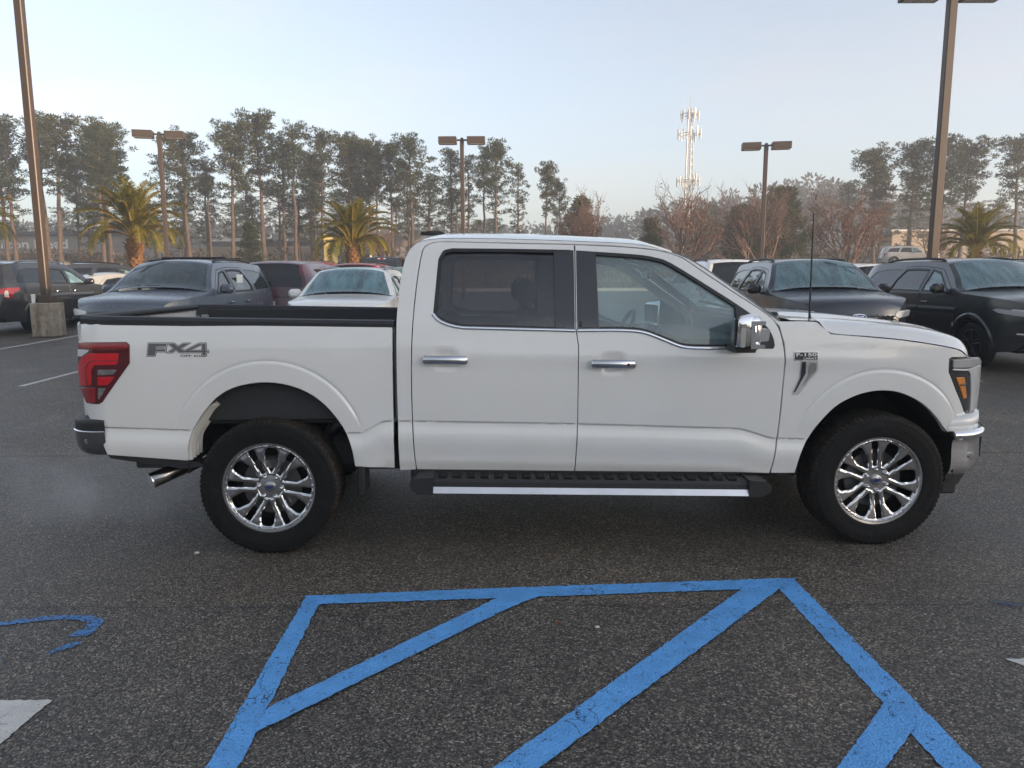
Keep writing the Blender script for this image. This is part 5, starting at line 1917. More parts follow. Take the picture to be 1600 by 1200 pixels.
M['tl_mid'] = mat("tail_lamp_mid", (.26, .010, .016), rough=.14, coat=1.0)
M['tl_grey'] = mat("tail_lamp_grey", (.16, .15, .155), rough=.2, coat=1.0, var=.3, scale=40)
M['decal_dark'] = mat("decal_dark", (.02, .02, .022), rough=.4)
M['decal_grey'] = mat("decal_grey", (.11, .11, .115), rough=.4, var=.15, scale=60)
M['decal_light'] = mat("decal_light", (.62, .62, .62), rough=.4)
M['truck_glass_rear'] = glass("truck_privacy_glass", (.34, .35, .38), dew=.07, filmcol=(.30, .31, .34))  # faint pale film stands in for reflections on the pane
M['truck_glass'] = glass("truck_side_glass", (.76, .88, .89), dew=.38, filmcol=(.46, .60, .62), dscale=1.5)  # film is dew, brightened to carry sky reflection in its colour
M['truck_screen'] = glass("truck_windscreen", (.55, .70, .70), dew=.28, filmcol=(.40, .54, .56), dscale=1.6)
M['headliner'] = mat("headliner", (.33, .32, .30), rough=.9)
M['satin_trim'] = mat("satin_bright_trim", (.62, .62, .63), rough=.28, metal=.55, var=.03)
M['leather'] = mat("seat_leather", (.055, .052, .05), rough=.5, bump=.2)

TCX = [-1.2, -.949, -.436, .486, .565, .685, .75, 1.833, 2.818, 2.898, 3.011, 3.206, 4.6]
TCZ = [.795, .789, .766, .741, .740, .807, .811, .782, .743, .719, .682, .676, .676]
UZ = [.0, 1.15, 1.25, 1.37, 1.5, 1.65, 1.80, 1.84, 1.875, 1.91, 1.95]
UW = [1.0, 1.0, .996, .982, .940, .887, .829, .807, .775, .715, .60]
ARCH = [(.02, .607, .564), (3.67, .556, .537)]
def crease(x):
    return np.interp(x, TCX, TCZ)
def TW(x, z):
    """half width of the truck body: shoulder, tumblehome, pressed crease line, arch flares, rounded corners"""
    x = np.asarray(x, float); z = np.asarray(z, float)
    zc = crease(x); d = z - zc
    e = .02
    up = (np.interp(z - e, UZ, UW) + 2 * np.interp(z, UZ, UW) + np.interp(z + e, UZ, UW)) / 4
    up = up - .012 * (1 - np.clip(d / .32, 0, 1)) ** 2
    lo = .985 + .0125 * sst(-d / .10) - .022 * sst((-d - .10) / .15) - .03 * sst((-d - .23) / .10)
    w = np.where(d > 0, up, lo)
    for cx, cz, Rr in ARCH:
        r = np.hypot(x - cx, z - cz); f = sst((z - zc - .02) / .12)
        w = w + f * (.0050 * sst((Rr - r) / .014) - .0045 * np.exp(-((r - Rr) / .007) ** 2))
    # soft shoulder line running along the doors and the wing
    w = w + .006 * np.exp(-((z - (1.215 - .018 * x)) / .05) ** 2) * sst((x - .9) / .3) * sst((3.9 - x) / .5)
    # finger cups behind the door handles
    for hx in (1.062, 2.043):
        hz = 1.171 if hx < 1.5 else 1.141
        w = w - .016 * np.exp(-(((x - hx) / .062) ** 4 + ((z - hz) / .052) ** 4))
    w = w - .325 * (np.clip((x - 3.985) / .5, 0, 1.3)) ** 2
    w = w - .10 * (np.clip((-.90 - x) / .2, 0, None)) ** 2
    return w
TF = lambda off=0.0: (lambda u, v: np.stack([u, -(TW(u, v) + off), v], 1))

TR = thing("pickup_truck", "white four door pickup truck parked broadside in the foreground", "pickup truck", (-1.4818, 5.2498, 0), R(1.865))
def P(name, outline, m, off=0.0, holes=(), res=.03, lip=.012, roll=.002, ins=0.0, parent=TR, both=False, lines=(), lipholes=True):
    pb = PB()
    pb.panel(outline, TF(off), holes=holes, res=res, lip=lip, roll=roll, ins=ins, lines=lines, lipholes=lipholes)
    o = pb.build(name, m, parent)
    if both:
        mirror(o)
    return o

def crease_lines(x0, x1):
    xs = np.arange(x0, x1, .03)
    out = []
    for dd in (.006, .0005, -.0005, -.012, -.035, -.07, -.105):
        out.append([(x, float(crease(x)) + dd) for x in xs])
    return out
def arch_lines(k, a0=8, a1=172):
    cx, cz, Rr = ARCH[k]
    return [[(cx + (Rr + q) * math.cos(R(a)), cz + (Rr + q) * math.sin(R(a))) for a in np.arange(a0, a1, 2.5)] for q in (.012, .004, -.004, -.012, -.020, -.032)]

# outlines read along the flank (metres from the rear axle, height)
rear_arch = cr([(.513, .532), (.503, .632), (.474, .724), (.433, .805), (.356, .908), (.249, .989), (.113, 1.036), (-.024, 1.044), (-.163, 1.017),
                (-.262, .963), (-.335, .888), (-.392, .812), (-.436, .735), (-.455, .66), (-.460, .579)], 3)
bed = [(-1.045, 1.398), (.757, 1.361), (.752, 1.03), (.746, .512)] + rear_arch + [(-.927, .621), (-.969, .786), (-1.03, .83), (-1.07, .90), (-1.065, 1.2)]
b = P("bed_side", bed, M['truck_white'], res=.024, lip=.03, roll=.004, lines=crease_lines(-.96, .75) + arch_lines(0))
mirror(b)
# black rail cap along the top of the bed side
def rail_cap(s):
    secs = []
    for x in np.linspace(-1.05, .765, 24):
        z0 = 1.398 - (x + 1.045) * .0205
        yo = float(TW(x, 1.39)) + .004
        secs.append([(x, -yo, z0 - .012), (x, -yo - .002, z0 + .018), (x, -yo + .015, z0 + .034), (x, -yo + .10, z0 + .036), (x, -yo + .115, z0 + .02), (x, -yo + .115, z0 - .05)])
    pb = PB()
    X = np.array(secs)
    for i in range(5):
        pb.grid(X[:, i:i + 2], flip=True)
    return pb.build("bed_rail_cap", M['bed_liner'], TR)
mirror(rail_cap(1))
# bed tub
mb = MB()
mb.box((-.15, 0, .80), (1.82, 1.70, .06), bev=.01)
mb.build("bed_floor", M['bed_liner'], TR)
mb = MB(); mb.box((-.15, -.875, 1.10), (1.80, .05, .60), bev=.01); o = mb.build("bed_inner_wall", M['bed_liner'], TR); mirror(o)
mb = MB(); mb.box((.735, 0, 1.07), (.05, 1.76, .58), bev=.01); mb.build("bed_front_wall", M['truck_white'], TR)
mb = MB()
mb.box((-1.095, 0, 1.10), (.07, 1.66, .60), bev=.02)
tg = mb.build("tailgate", M['truck_white'], TR)
mb = MB(); mb.box((-1.085, 0, 1.415), (.11, 1.70, .035), bev=.012); mb.build("top_cap", M['bed_liner'], tg)
mb = MB(); mb.box((-1.135, 0, 1.22), (.012, .5, .12), bev=.004); mb.build("handle", M['black_plastic'], tg)
# small tie-down and latch at the rail ends
for xx in (-.98, .70):
    mb = MB(); mb.box((xx, .80, 1.33), (.06, .03, .05), bev=.006); mb.build("tie_down", M['steel'], TR)

# tail lamp: lens with its inner light shapes
tl = P("taillight", [(-1.072, 1.2846), (-.7609, 1.2873), (-.7427, 1.2702), (-.7482, 1.1632), (-.9221, .9377), (-.947, .9239), (-1.0368, .9238), (-1.085, 1.016), (-1.09, 1.1569), (-1.08, 1.2288)],
       M['tl_dark'], off=.007, lip=.02, roll=.004, res=.04)
def TL(nm, poly, m, off):
    P(nm, poly, m, off=off, lip=.004, roll=.0015, res=.03, parent=tl)
TL("brake_bar", fillet([(-1.068, 1.2789), (-.7653, 1.2814), (-.7546, 1.2677), (-.7553, 1.2473), (-1.070, 1.2462)], .008), M['tl_mid'], .010)
TL("clear_corner", [(-1.076, 1.24), (-.9836, 1.2411), (-.9866, 1.2299), (-1.045, 1.1987), (-1.082, 1.1981)], M['decal_light'], .009)
TL("light_guide", fillet([(-1.086, 1.0238), (-1.086, 1.1485), (-1.045, 1.1931), (-.9829, 1.2214), (-.8038, 1.2219), (-.8161, 1.1568), (-.9523, 1.1535), (-.9718, 1.127), (-.9817, 1.036)], .012), M['tl_bright'], .0115)
TL("guide_groove", [(-1.020, 1.036), (-1.020, 1.135), (-.990, 1.168), (-.960, 1.182), (-.812, 1.184), (-.813, 1.178), (-.958, 1.176), (-.985, 1.163), (-1.012, 1.133), (-1.012, 1.036)], M['tl_mid'], .0135)
TL("reversing_light", fillet([(-.9309, 1.128), (-.8199, 1.1274), (-.8433, 1.099), (-.9338, 1.095)], .006), M['tl_grey'], .0105)
TL("reflector", fillet([(-.9346, 1.0863), (-.8359, 1.086), (-.878, 1.0384), (-.9393, 1.0375)], .004), M['tl_bright'], .0105)
TL("smoked_corner", fillet([(-.9392, 1.02), (-.8898, 1.0202), (-.9367, .9551), (-.9463, .9549)], .004), M['tl_grey'], .0105)
TL("lower_lens", fillet([(-1.083, 1.0142), (-.9543, 1.0231), (-.9645, .9347), (-1.0363, .9266)], .008), M['tl_mid'], .0105)
mirror(tl)

# badge lettering on the bed: outlined block letters
F_ = [(-.6487, 1.2037), (-.6388, 1.2781), (-.5332, 1.2774), (-.5354, 1.2561), (-.5929, 1.2548), (-.5933, 1.2454), (-.5383, 1.245), (-.5408, 1.2279), (-.5958, 1.2283), (-.6038, 1.2034)]
X_ = [(-.5332, 1.2774), (-.4926, 1.2771), (-.4701, 1.2591), (-.4401, 1.2768), (-.4019, 1.2766), (-.451, 1.247), (-.4208, 1.2211), (-.4632, 1.2213), (-.4837, 1.2361), (-.5081, 1.2217), (-.5352, 1.2218), (-.4976, 1.2473)]
Q_ = [(-.4415, 1.2315), (-.3511, 1.2762), (-.3112, 1.276), (-.3112, 1.2345), (-.2990, 1.2345), (-.2990, 1.2215), (-.3118, 1.2215), (-.3123, 1.2040), (-.3365, 1.2042), (-.3370, 1.2215), (-.4316, 1.2225)]
Qh = [(-.4005, 1.2365), (-.3365, 1.2655), (-.3365, 1.2365)]
def shrink(Lp, d):
    return [tuple(p) for p in inset(Lp, d)]
for nm, Lp, h in (("letter_f", F_, None), ("letter_x", X_, None), ("letter_4", Q_, Qh)):
    pb = PB()
    pb.panel(shrink(Lp, -.0035), TF(.0012), holes=[shrink(h, .002)] if h else [], res=.03, lip=.0012, roll=.0005, m=0)
    pb.panel(shrink(Lp, .0), TF(.0020), holes=[shrink(h, -.0015)] if h else [], res=.03, lip=0, roll=0, m=1)
    pb.panel(shrink(Lp, .0030), TF(.0027), holes=[shrink(h, -.0035)] if h else [], res=.03, lip=0, roll=0, m=0)
    pb.panel(shrink(Lp, .0050), TF(.0034), holes=[shrink(h, -.0055)] if h else [], res=.03, lip=0, roll=0, m=2)
    pb.build("decal_letter", [M['decal_dark'], M['decal_light'], M['decal_grey']], TR)
pb = PB(); text_on(pb, "OFF", (-.4595, 1.1972, -.3975, 1.2096), TF(.0015), m=0); pb.build("small_lettering", M['decal_dark'], TR)
pb = PB(); text_on(pb, "ROAD", (-.382, 1.1965, -.3111, 1.2090), TF(.0015), m=0); pb.build("small_lettering", M['decal_dark'], TR)

# ---- cab
rd = [(1.833, 1.839)] + cr([(1.30, 1.852), (1.058, 1.858), (.991, 1.853), (.945, 1.829), (.922, 1.781), (.892, 1.576), (.870, 1.30), (.862, 1.05), (.862, .81), (.868, .62), (.876, .501)], 3) + [(1.829, .479), (1.84, .785), (1.84, 1.248), (1.8245, 1.35)]
rw = fillet([(.996, 1.428), (1.025, 1.753), (1.052, 1.802), (1.10, 1.814), (1.45, 1.810), (1.812, 1.803), (1.811, 1.338), (1.709, 1.342), (1.172, 1.360), (1.079, 1.378), (1.014, 1.412)], .012)
fd = [(1.835, 1.839)] + cr([(1.95, 1.834), (2.073, 1.828), (2.265, 1.812), (2.379, 1.792), (2.482, 1.754), (2.592, 1.677), (2.775, 1.55), (2.957, 1.428), (3.022, 1.352), (3.054, 1.25), (3.066, 1.146), (3.064, 1.03), (3.058, .915), (3.048, .691), (3.018, .459)], 3) + [(1.829, .479), (1.84, .785), (1.84, 1.248), (1.8245, 1.35)]
fw = [(1.850, 1.797), (1.952, 1.792), (2.166, 1.777)] + cr([(2.24, 1.770), (2.309, 1.757), (2.403, 1.724), (2.633, 1.578), (2.785, 1.478), (2.931, 1.372), (2.985, 1.30), (3.000, 1.242)], 3) + [(2.993, 1.226), (2.763, 1.231), (2.55, 1.235)] + cr([(2.496, 1.237), (2.43, 1.249), (2.335, 1.287), (2.222, 1.328), (2.12, 1.339), (1.958, 1.341)], 3) + [(1.846, 1.341)]
rear_door = P("door", rd, M['truck_white'], holes=[rw], res=.024, lip=.022, roll=.0025, ins=.0022, lines=crease_lines(.88, 1.83))
front_door = P("door", fd, M['truck_white'], holes=[fw], res=.024, lip=.022, roll=.0025, ins=.0022, lines=crease_lines(1.85, 3.04))
# glazing: seal, pane, gloss pillar trim, bright beltline strip
for dr, hole, glassm, trim, pane in (
        (rear_door, rw, M['truck_glass_rear'], [(1.705, 1.806), (1.8265, 1.805), (1.819, 1.336), (1.705, 1.340)],
         [(1.008, 1.428), (1.036, 1.75), (1.060, 1.790), (1.105, 1.802), (1.45, 1.798), (1.712, 1.793), (1.712, 1.342), (1.172, 1.364), (1.085, 1.384), (1.022, 1.416)]),
        (front_door, fw, M['truck_glass'], [(1.8405, 1.804), (1.957, 1.796), (1.962, 1.338), (1.832, 1.338)],
         [(1.95, 1.782), (2.166, 1.765), (2.305, 1.744), (2.395, 1.713), (2.625, 1.567), (2.80, 1.455), (2.80, 1.23), (2.50, 1.238), (2.435, 1.252), (2.34, 1.290), (2.225, 1.331), (2.12, 1.343), (1.95, 1.345)])):
    pb = PB(); pb.panel(shrink(hole, -.004), TF(.001), holes=[shrink(hole, .016)], res=.03, lip=.02, roll=.001); pb.build("window_seal", M['black_plastic'], dr)
    pb = PB(); pb.panel(hole, TF(-.016), res=.08, lip=0, roll=0); pb.build("window", glassm, dr)
    pb = PB(); pb.panel(trim, TF(.002), res=.06, lip=.012, roll=.0015); pb.build("pillar_trim", M['applique'], dr)
pb = PB(); pb.strip([(.992, 1.435), (1.012, 1.409), (1.04, 1.389), (1.079, 1.373), (1.12, 1.362), (1.172, 1.3545), (1.45, 1.346), (1.709, 1.338), (1.820, 1.334)], .019, TF(.0), res=.03, thick=.007); pb.build("window_trim", M['chrome'], rear_door)
pb = PB(); pb.strip(cr([(1.836, 1.335), (1.958, 1.3355), (2.10, 1.334), (2.222, 1.3225), (2.335, 1.2815), (2.43, 1.2435), (2.496, 1.2315), (2.60, 1.2275), (2.763, 1.2255), (2.90, 1.2245)], 3), .019, TF(.0), res=.03, thick=.007); pb.build("window_trim", M['chrome'], front_door)
# sail panel behind the mirror
sail = fillet([(2.772, 1.492), (2.931, 1.378), (2.985, 1.305), (3.001, 1.243), (2.993, 1.222), (2.772, 1.222)], .006)
pb = PB(); pb.panel(sail, TF(.003), res=.05, lip=.02, roll=.003); pb.build("mirror_sail", M['black_plastic'], front_door)
# door handles
for dr, hx, hz in ((rear_door, 1.062, 1.171), (front_door, 2.043, 1.141)):
    yo = -float(TW(np.array([hx]), np.array([hz + .07]))[0])
    mb = MB(); mb.box((hx, yo - .030, hz), (.265, .028, .052), bev=.012, ry=R(.9))
    h = mb.build("handle", M['handle_metal'], dr, smooth=50)
    for s in (-1, 1):
        mb = MB(); mb.box((hx + s * .105, yo - .005, hz), (.05, .03, .042), bev=.008); mb.build("mount", M['handle_metal'], h)
    if dr is front_door:
        mb = MB(); mb.lathe([(.001, -.003), (.0075, -.003), (.009, .0)], axis='y', n=14, c=(hx + .085, yo - .044, hz - .002)); mb.build("keyhole", M['decal_dark'], h)
mirror(rear_door); mirror(front_door)

# body side around the doors
cab_out = [(.776, .498)] + cr([(.776, 1.0), (.780, 1.365), (.792, 1.548), (.812, 1.70), (.838, 1.785), (.868, 1.832), (.915, 1.862), (.985, 1.874), (1.10, 1.880), (1.46, 1.874), (1.85, 1.860), (2.20, 1.842), (2.32, 1.818), (2.42, 1.788), (2.52, 1.748), (2.645, 1.666), (2.83, 1.530), (3.00, 1.405)], 3) + [(3.035, 1.381), (3.001, 1.392)]
inner = [(2.957, 1.431), (2.775, 1.553), (2.592, 1.680), (2.482, 1.757), (2.379, 1.795), (2.265, 1.815), (2.073, 1.831), (1.835, 1.842), (1.058, 1.861)] + cr([(.990, 1.856), (.942, 1.832), (.919, 1.781), (.889, 1.576), (.867, 1.30), (.859, 1.05), (.859, .81), (.865, .62), (.873, .501)], 3)
cs = P("cab_side", cab_out + inner, M['truck_white'], res=.022, lip=.025, roll=.003, lines=[[(x, float(crease(x)) + dd) for x in (.76, .79, .82, .87)] for dd in (.006, 0.0005, -.0005, -.012, -.05)])
mirror(cs)

# roof, windscreen, back wall, hood : skins across the cab
def across(edge, zadd, p=2.4, ny=28, dx=None, mfun=None, inset_y=0.0):
    edge = np.array(edge)
    T = np.linspace(-1, 1, ny + 1)
    w = np.array([float(TW(a, b_)) for a, b_ in edge]) - inset_y
    X = np.zeros((len(edge), ny + 1, 3))
    for i, (x, z) in enumerate(edge):
        k = 1 - np.abs(T) ** p
        X[i, :, 0] = x + (dx[i] if dx is not None else 0) * k
        X[i, :, 1] = -w[i] * T
        X[i, :, 2] = z + zadd[i] * k
    return X
roof_e = cr([(.838, 1.785), (.868, 1.832), (.915, 1.862), (.985, 1.874), (1.10, 1.880), (1.46, 1.874), (1.85, 1.860), (2.20, 1.842), (2.32, 1.818), (2.42, 1.788)], 3)
n_ = len(roof_e)
zadd = np.interp([q[0] for q in roof_e], [.838, .9, 1.1, 1.5, 2.2, 2.42], [.03, .05, .062, .068, .062, .05])
dxr = np.interp([q[0] for q in roof_e], [.838, 1.0, 2.0, 2.42], [0, 0, 0, .06])
pb = PB(); pb.grid(across(roof_e, zadd, dx=dxr), flip=False); pb.build("roof", M['truck_white'], TR)
scr_e = [(2.42, 1.788), (2.52, 1.748), (2.645, 1.666), (2.83, 1.530), (3.00, 1.405), (3.04, 1.376)]
scr = across(cr(scr_e, 4), np.full(21, .045), dx=np.interp(np.linspace(0, 1, 21), [0, 1], [.06, .16]), p=2.2)
pb = PB(); pb.grid(scr[:, 2:-2], flip=False); pb.build("windscreen", M['truck_screen'], TR)
for sl in (slice(0, 3), slice(-3, None)):
    pb = PB(); pb.grid(scr[:, sl], flip=False); pb.build("screen_edge", M['black_plastic'], TR)
mb = MB(); mb.box((.80, 0, .95), (.05, 1.80, .86), bev=.01); mb.build("cab_back", M['truck_white'], TR)
mb = MB(); mb.add([(.80, -.73, 1.38), (.80, .73, 1.38), (.86, .70, 1.80), (.86, -.70, 1.80)], [(0, 1, 2, 3)]); mb.build("back_window", M['truck_glass_rear'], TR)
mb = MB(); mb.prism([(.845, 1.935), (.855, 1.962), (.975, 1.968), (1.03, 1.945), (1.03, 1.93)], -.05, .05); mb.build("roof_fin", M['gloss_black'], TR)

# hood
he = [(3.10, 1.389), (3.18, 1.387), (3.262, 1.383), (3.285, 1.360), (3.346, 1.312), (3.55, 1.294), (3.75, 1.275), (3.90, 1.254), (4.04, 1.230), (4.12, 1.213), (4.17, 1.196), (4.205, 1.172), (4.218, 1.156)]
xs_ = [q[0] for q in he]
ztop = np.array([1.392, 1.392, 1.390, 1.388, 1.384, 1.372, 1.350, 1.331, 1.302, 1.276, 1.248, 1.200, 1.158])
hdx = np.array([0, 0, 0, 0, 0, .01, .03, .07, .13, .19, .25, .30, .325])
T = np.linspace(-1, 1, 41)
rows = []
for (x, z), zt_, dx in zip(he, ztop, hdx):
    w = float(TW(x, z)) - .004
    k = 1 - np.abs(T) ** 2.2
    s = np.clip((1 - np.abs(T)) / .24, 0, 1)
    kk = np.sqrt(np.clip(1 - (1 - s) ** 2, 0, 1))
    dome = .018 * (sst((.62 - np.abs(T)) / .10)) * np.interp(x, [3.1, 3.3, 4.05, 4.2], [0, 1, .8, 0])
    rows.append(np.stack([x + dx * k, -w * T, z + (zt_ - z) * kk + dome + .012 * k * np.interp(x, [3.1, 4.1, 4.22], [1, 1, 0])], 1))
X = np.array(rows)
# resample along the length for smoothness
Xs = np.array([[cr([tuple(X[i, j]) for i in range(len(he))], 3)[q] for j in range(X.shape[1])] for q in range((len(he) - 1) * 3 + 1)])
pb = PB(); pb.grid(Xs, flip=False); pb.build("hood", M['truck_white'], TR)
mb = MB(); mb.box((3.10, 0, 1.372), (.16, 1.7, .04), bev=.01); mb.build("cowl", M['black_plastic'], TR)
for yy in (-.62, .05):
    mb = MB(); mb.tube([(3.13, yy, 1.405), (3.09, yy + .25, 1.425), (3.00, yy + .52, 1.455)], .011, n=6); mb.box((3.135, yy, 1.40), (.05, .05, .04), bev=.01); mb.build("wiper", M['black_plastic'], TR)
mb = MB(); mb.tube([(3.275, -.84, 1.37), (3.270, -.84, 1.42), (3.262, -.84, 2.02)], [.012, .0065, .0035], n=6); mb.build("aerial", M['black_plastic'], TR)

# wing (front fender)
front_arch = cr([(3.174, .458), (3.192, .572), (3.240, .678), (3.294, .767), (3.381, .866), (3.474, .923), (3.568, .955), (3.665, .966), (3.763, .955), (3.863, .915), (3.946, .860), (4.018, .789), (4.075, .725), (4.098, .700)], 3)
wing = [(3.069, 1.146), (3.061, .915), (3.051, .691), (3.021, .459)] + front_arch + [(4.12, .700), (4.30, .702), (4.44, .70), (4.44, .79), (4.36, .80), (4.262, .806), (4.235, .818), (4.136, .962), (4.071, 1.075), (4.068, 1.152), (4.085, 1.160), (4.207, 1.157), (4.198, 1.170), (4.165, 1.192), (4.12, 1.209), (4.04, 1.226), (3.90, 1.250), (3.75, 1.271), (3.55, 1.290), (3.342, 1.308), (3.281, 1.356), (3.258, 1.380), (3.18, 1.385), (3.04, 1.384), (3.006, 1.391), (2.966, 1.424), (3.03, 1.352), (3.060, 1.25)]
wg = P("wing", wing, M['truck_white'], res=.024, lip=.03, roll=.003, ins=.0018, lines=crease_lines(3.06, 3.22) + arch_lines(1, 12, 168))
mirror(wg)
# wing badge and side vent
vt = P("side_vent", fillet([(3.1152, 1.2078), (3.263, 1.2068), (3.2669, 1.0848), (3.2038, 1.0056), (3.1568, .9471), (3.1182, .9455), (3.1589, 1.0511), (3.1614, 1.1506), (3.1172, 1.1509)], .006), M['satin_trim'], off=.004, lip=.012, roll=.003, res=.03)
P("vent_slot", [(3.1675, 1.1448), (3.1886, 1.1446), (3.1923, 1.0758), (3.1346, .9628), (3.1269, .9629), (3.1644, 1.0568)], M['decal_dark'], off=.0095, lip=.002, roll=.0005, parent=vt)
P("vent_slot", [(3.213, 1.1405), (3.2520, 1.1401), (3.2545, 1.0926), (3.2004, 1.0253), (3.178, .998), (3.2095, 1.0681)], M['chrome'], off=.0095, lip=.002, roll=.0005, parent=vt)
bp_ = P("badge_plate", [(3.1225, 1.2010), (3.2560, 1.2000), (3.2570, 1.1565), (3.1240, 1.1575)], M['decal_dark'], off=.010, lip=.003, roll=.001, parent=vt)
mirror(vt)
pb = PB(); text_on(pb, "F-150", (3.127, 1.1775, 3.249, 1.1975), TF(.0125), m=0); pb.build("badge_lettering", M['paper'], TR)
pb = PB(); text_on(pb, "LARIAT", (3.172, 1.1600, 3.250, 1.1710), TF(.0125), m=0); pb.build("badge_lettering", M['paper'], TR)

# ---- front end
FX = lambda y: 4.40 + .18 * (1 - (np.abs(y) / .75) ** 2.2)
mb = MB()
for s in (-1, 1):
    pass
# headlamp: dark housing, clear upper lamp, pale running light, amber marker
hl = P("headlight", [(4.070, 1.152), (4.21, 1.1545), (4.40, 1.140), (4.48, 1.10), (4.47, .95), (4.44, .80), (4.275, .806), (4.245, .818), (4.143, .95), (4.075, 1.068)], M['gloss_black'], off=-.004, lip=.03, roll=.004, res=.035)
P("upper_lamp", fillet([(4.094, 1.146), (4.21, 1.1475), (4.39, 1.134), (4.45, 1.10), (4.30, 1.088), (4.098, 1.099)], .006), M['lamp_grey'], off=.004, lip=.012, roll=.003, parent=hl)
P("running_light", fillet([(4.092, 1.094), (4.24, 1.084), (4.43, 1.088), (4.445, 1.0), (4.435, .815), (4.305, .805), (4.292, .93), (4.262, 1.050), (4.238, 1.070), (4.094, 1.084)], .005), M['tail_white'], off=.006, lip=.012, roll=.003, parent=hl)
P("turn_signal", fillet([(4.127, 1.039), (4.205, 1.034), (4.246, .903), (4.214, .899)], .005), M['amber'], off=.002, lip=.01, roll=.002, parent=hl)
P("signal_divider", [(4.165, .995), (4.219, .991), (4.222, .981), (4.170, .985)], M['decal_dark'], off=.006, lip=.004, roll=.0005, parent=hl)
mirror(hl)
# chrome-edged grille with bars and a badge
def fmap(off):
    return lambda u, v: np.stack([FX(u) + off - .05 * (v - .95) ** 2, u, v], 1)
pb = PB(); pb.panel([(-.74, 1.125), (-.74, .72), (.74, .72), (.74, 1.125)], fmap(-.02), res=.06, lip=.06, roll=.004); gr = pb.build("grille", M['gloss_black'], TR)
for q, zz in enumerate((.77, .84, .91, 1.06)):
    pb = PB(); pb.strip([(-.66, zz), (0, zz), (.66, zz)], .022, fmap(0), res=.06, thick=.016); pb.build("bar", M['chrome'], gr)
pb = PB(); pb.strip([(-.72, .985), (0, .985), (.72, .985)], .06, fmap(0), res=.06, thick=.02); pb.build("bar", M['chrome'], gr)
ov = [(.17 * math.cos(t), .985 + .068 * math.sin(t)) for t in np.linspace(0, 2 * math.pi, 33)[:-1]]
pb = PB(); pb.panel(ov, fmap(.034), res=.03, lip=.03, roll=.004); bd = pb.build("badge_ring", M['chrome'], gr)
# below the lamps: painted lower fascia is part of the wings; bumper in chrome
def sweep(path, prof, nm, m, parent=TR):
    """profile (outward, z) swept along a plan path"""
    path = np.array(path)
    d = np.gradient(path, axis=0); d /= np.linalg.norm(d, axis=1, keepdims=True)
    nn = np.stack([d[:, 1], -d[:, 0]], 1)
    if (path[0] - path[len(path) // 2]) @ nn[0] * 0 + (path[len(path) // 2] - path[0]) @ nn[len(path) // 2] < 0:
        nn = -nn
    X = np.zeros((len(path), len(prof), 3))
    for i in range(len(path)):
        for j, (o, z) in enumerate(prof):
            X[i, j] = (path[i, 0] + nn[i, 0] * o, path[i, 1] + nn[i, 1] * o, z)
    pb = PB(); pb.grid(X)
    V = np.concatenate(pb.V); Nn = np.concatenate(pb.Nn)
    c = path.mean(0)
    f = pb.F[len(pb.F) // 2]
    return pb, X
def bump_path(pts, n=6):
    half = cr(pts, n)
    return half + [(x, -y) for x, y in half[::-1][1:]]
fbp = bump_path([(4.125, -.990), (4.24, -.965), (4.345, -.90), (4.435, -.78), (4.495, -.60), (4.54, -.35), (4.555, 0)])
fprof = cr([(-.04, .705), (.002, .712), (.022, .700), (.028, .685), (.020, .668), (.002, .650), (.0, .60), (.004, .53), (.0, .48), (-.02, .44), (-.05, .425)], 2)
pb, X = sweep(fbp, fprof, "", None)
o = pb.build("front_bumper", M['chrome'], TR)
fbm = o
# orient outward
def fix_out(o, c):
    me = o.data
    bm = bmesh.new(); bm.from_mesh(me)
    bmesh.ops.recalc_face_normals(bm, faces=bm.faces)
    s = sum((f.normal.dot(f.calc_center_median() - Vector(c)) for f in bm.faces))
    if s < 0:
        bmesh.ops.reverse_faces(bm, faces=bm.faces)
    bm.to_mesh(me); bm.free()
    me.polygons.foreach_set('use_smooth', np.ones(len(me.polygons), bool))
for q in (o,):
    fix_out(q, (3.9, 0, .58))
mb = MB()
for s in (-1, 1):
    mb = MB(); mb.prism([(4.38, .50), (4.38, .63), (4.452, .63), (4.452, .50)], s * .66, s * .78); mb.build("fog_pocket", M['gloss_black'], fbm)
    mb = MB(); mb.lathe([(.001, -.004), (.035, -.003), (.045, .01)], axis='x', n=18, c=(4.468, s * .70, .565)); mb.build("fog_light", M['tail_white'], fbm, smooth=40)
    mb = MB(); mb.lathe([(.001, -.004), (.015, -.004), (.019, .0), (.019, .01)], axis='y', n=18, c=(4.262, s * .968, .555))
    for i in range(len(mb.V)):
        pass
    mb.build("parking_sensor", M['steel'], fbm, smooth=40)
dam, X = sweep(bump_path([(4.13, -.93), (4.22, -.90), (4.32, -.82), (4.42, -.62), (4.47, -.35), (4.48, 0)]), [(.0, .46), (.012, .40), (-.02, .335), (-.05, .325)], "", None)
o = dam.build("air_dam", M['black_plastic'], TR); fix_out(o, (3.9, 0, .4))
mb = MB(); mb.box((4.17, -.90, .365), (.10, .05, .13), bev=.012); o = mb.build("air_deflector", M['black_plastic'], TR); mirror(o)
lip_, X = sweep(bump_path([(4.10, -.975), (4.24, -.945), (4.345, -.875), (4.42, -.77), (4.48, -.60), (4.53, -.35), (4.545, 0)]), [(-.03, .80), (.0, .80), (.004, .75), (.0, .705), (-.03, .70)], "", None)
o = lip_.build("lower_fascia", M['truck_white'], TR); fix_out(o, (3.9, 0, .75))

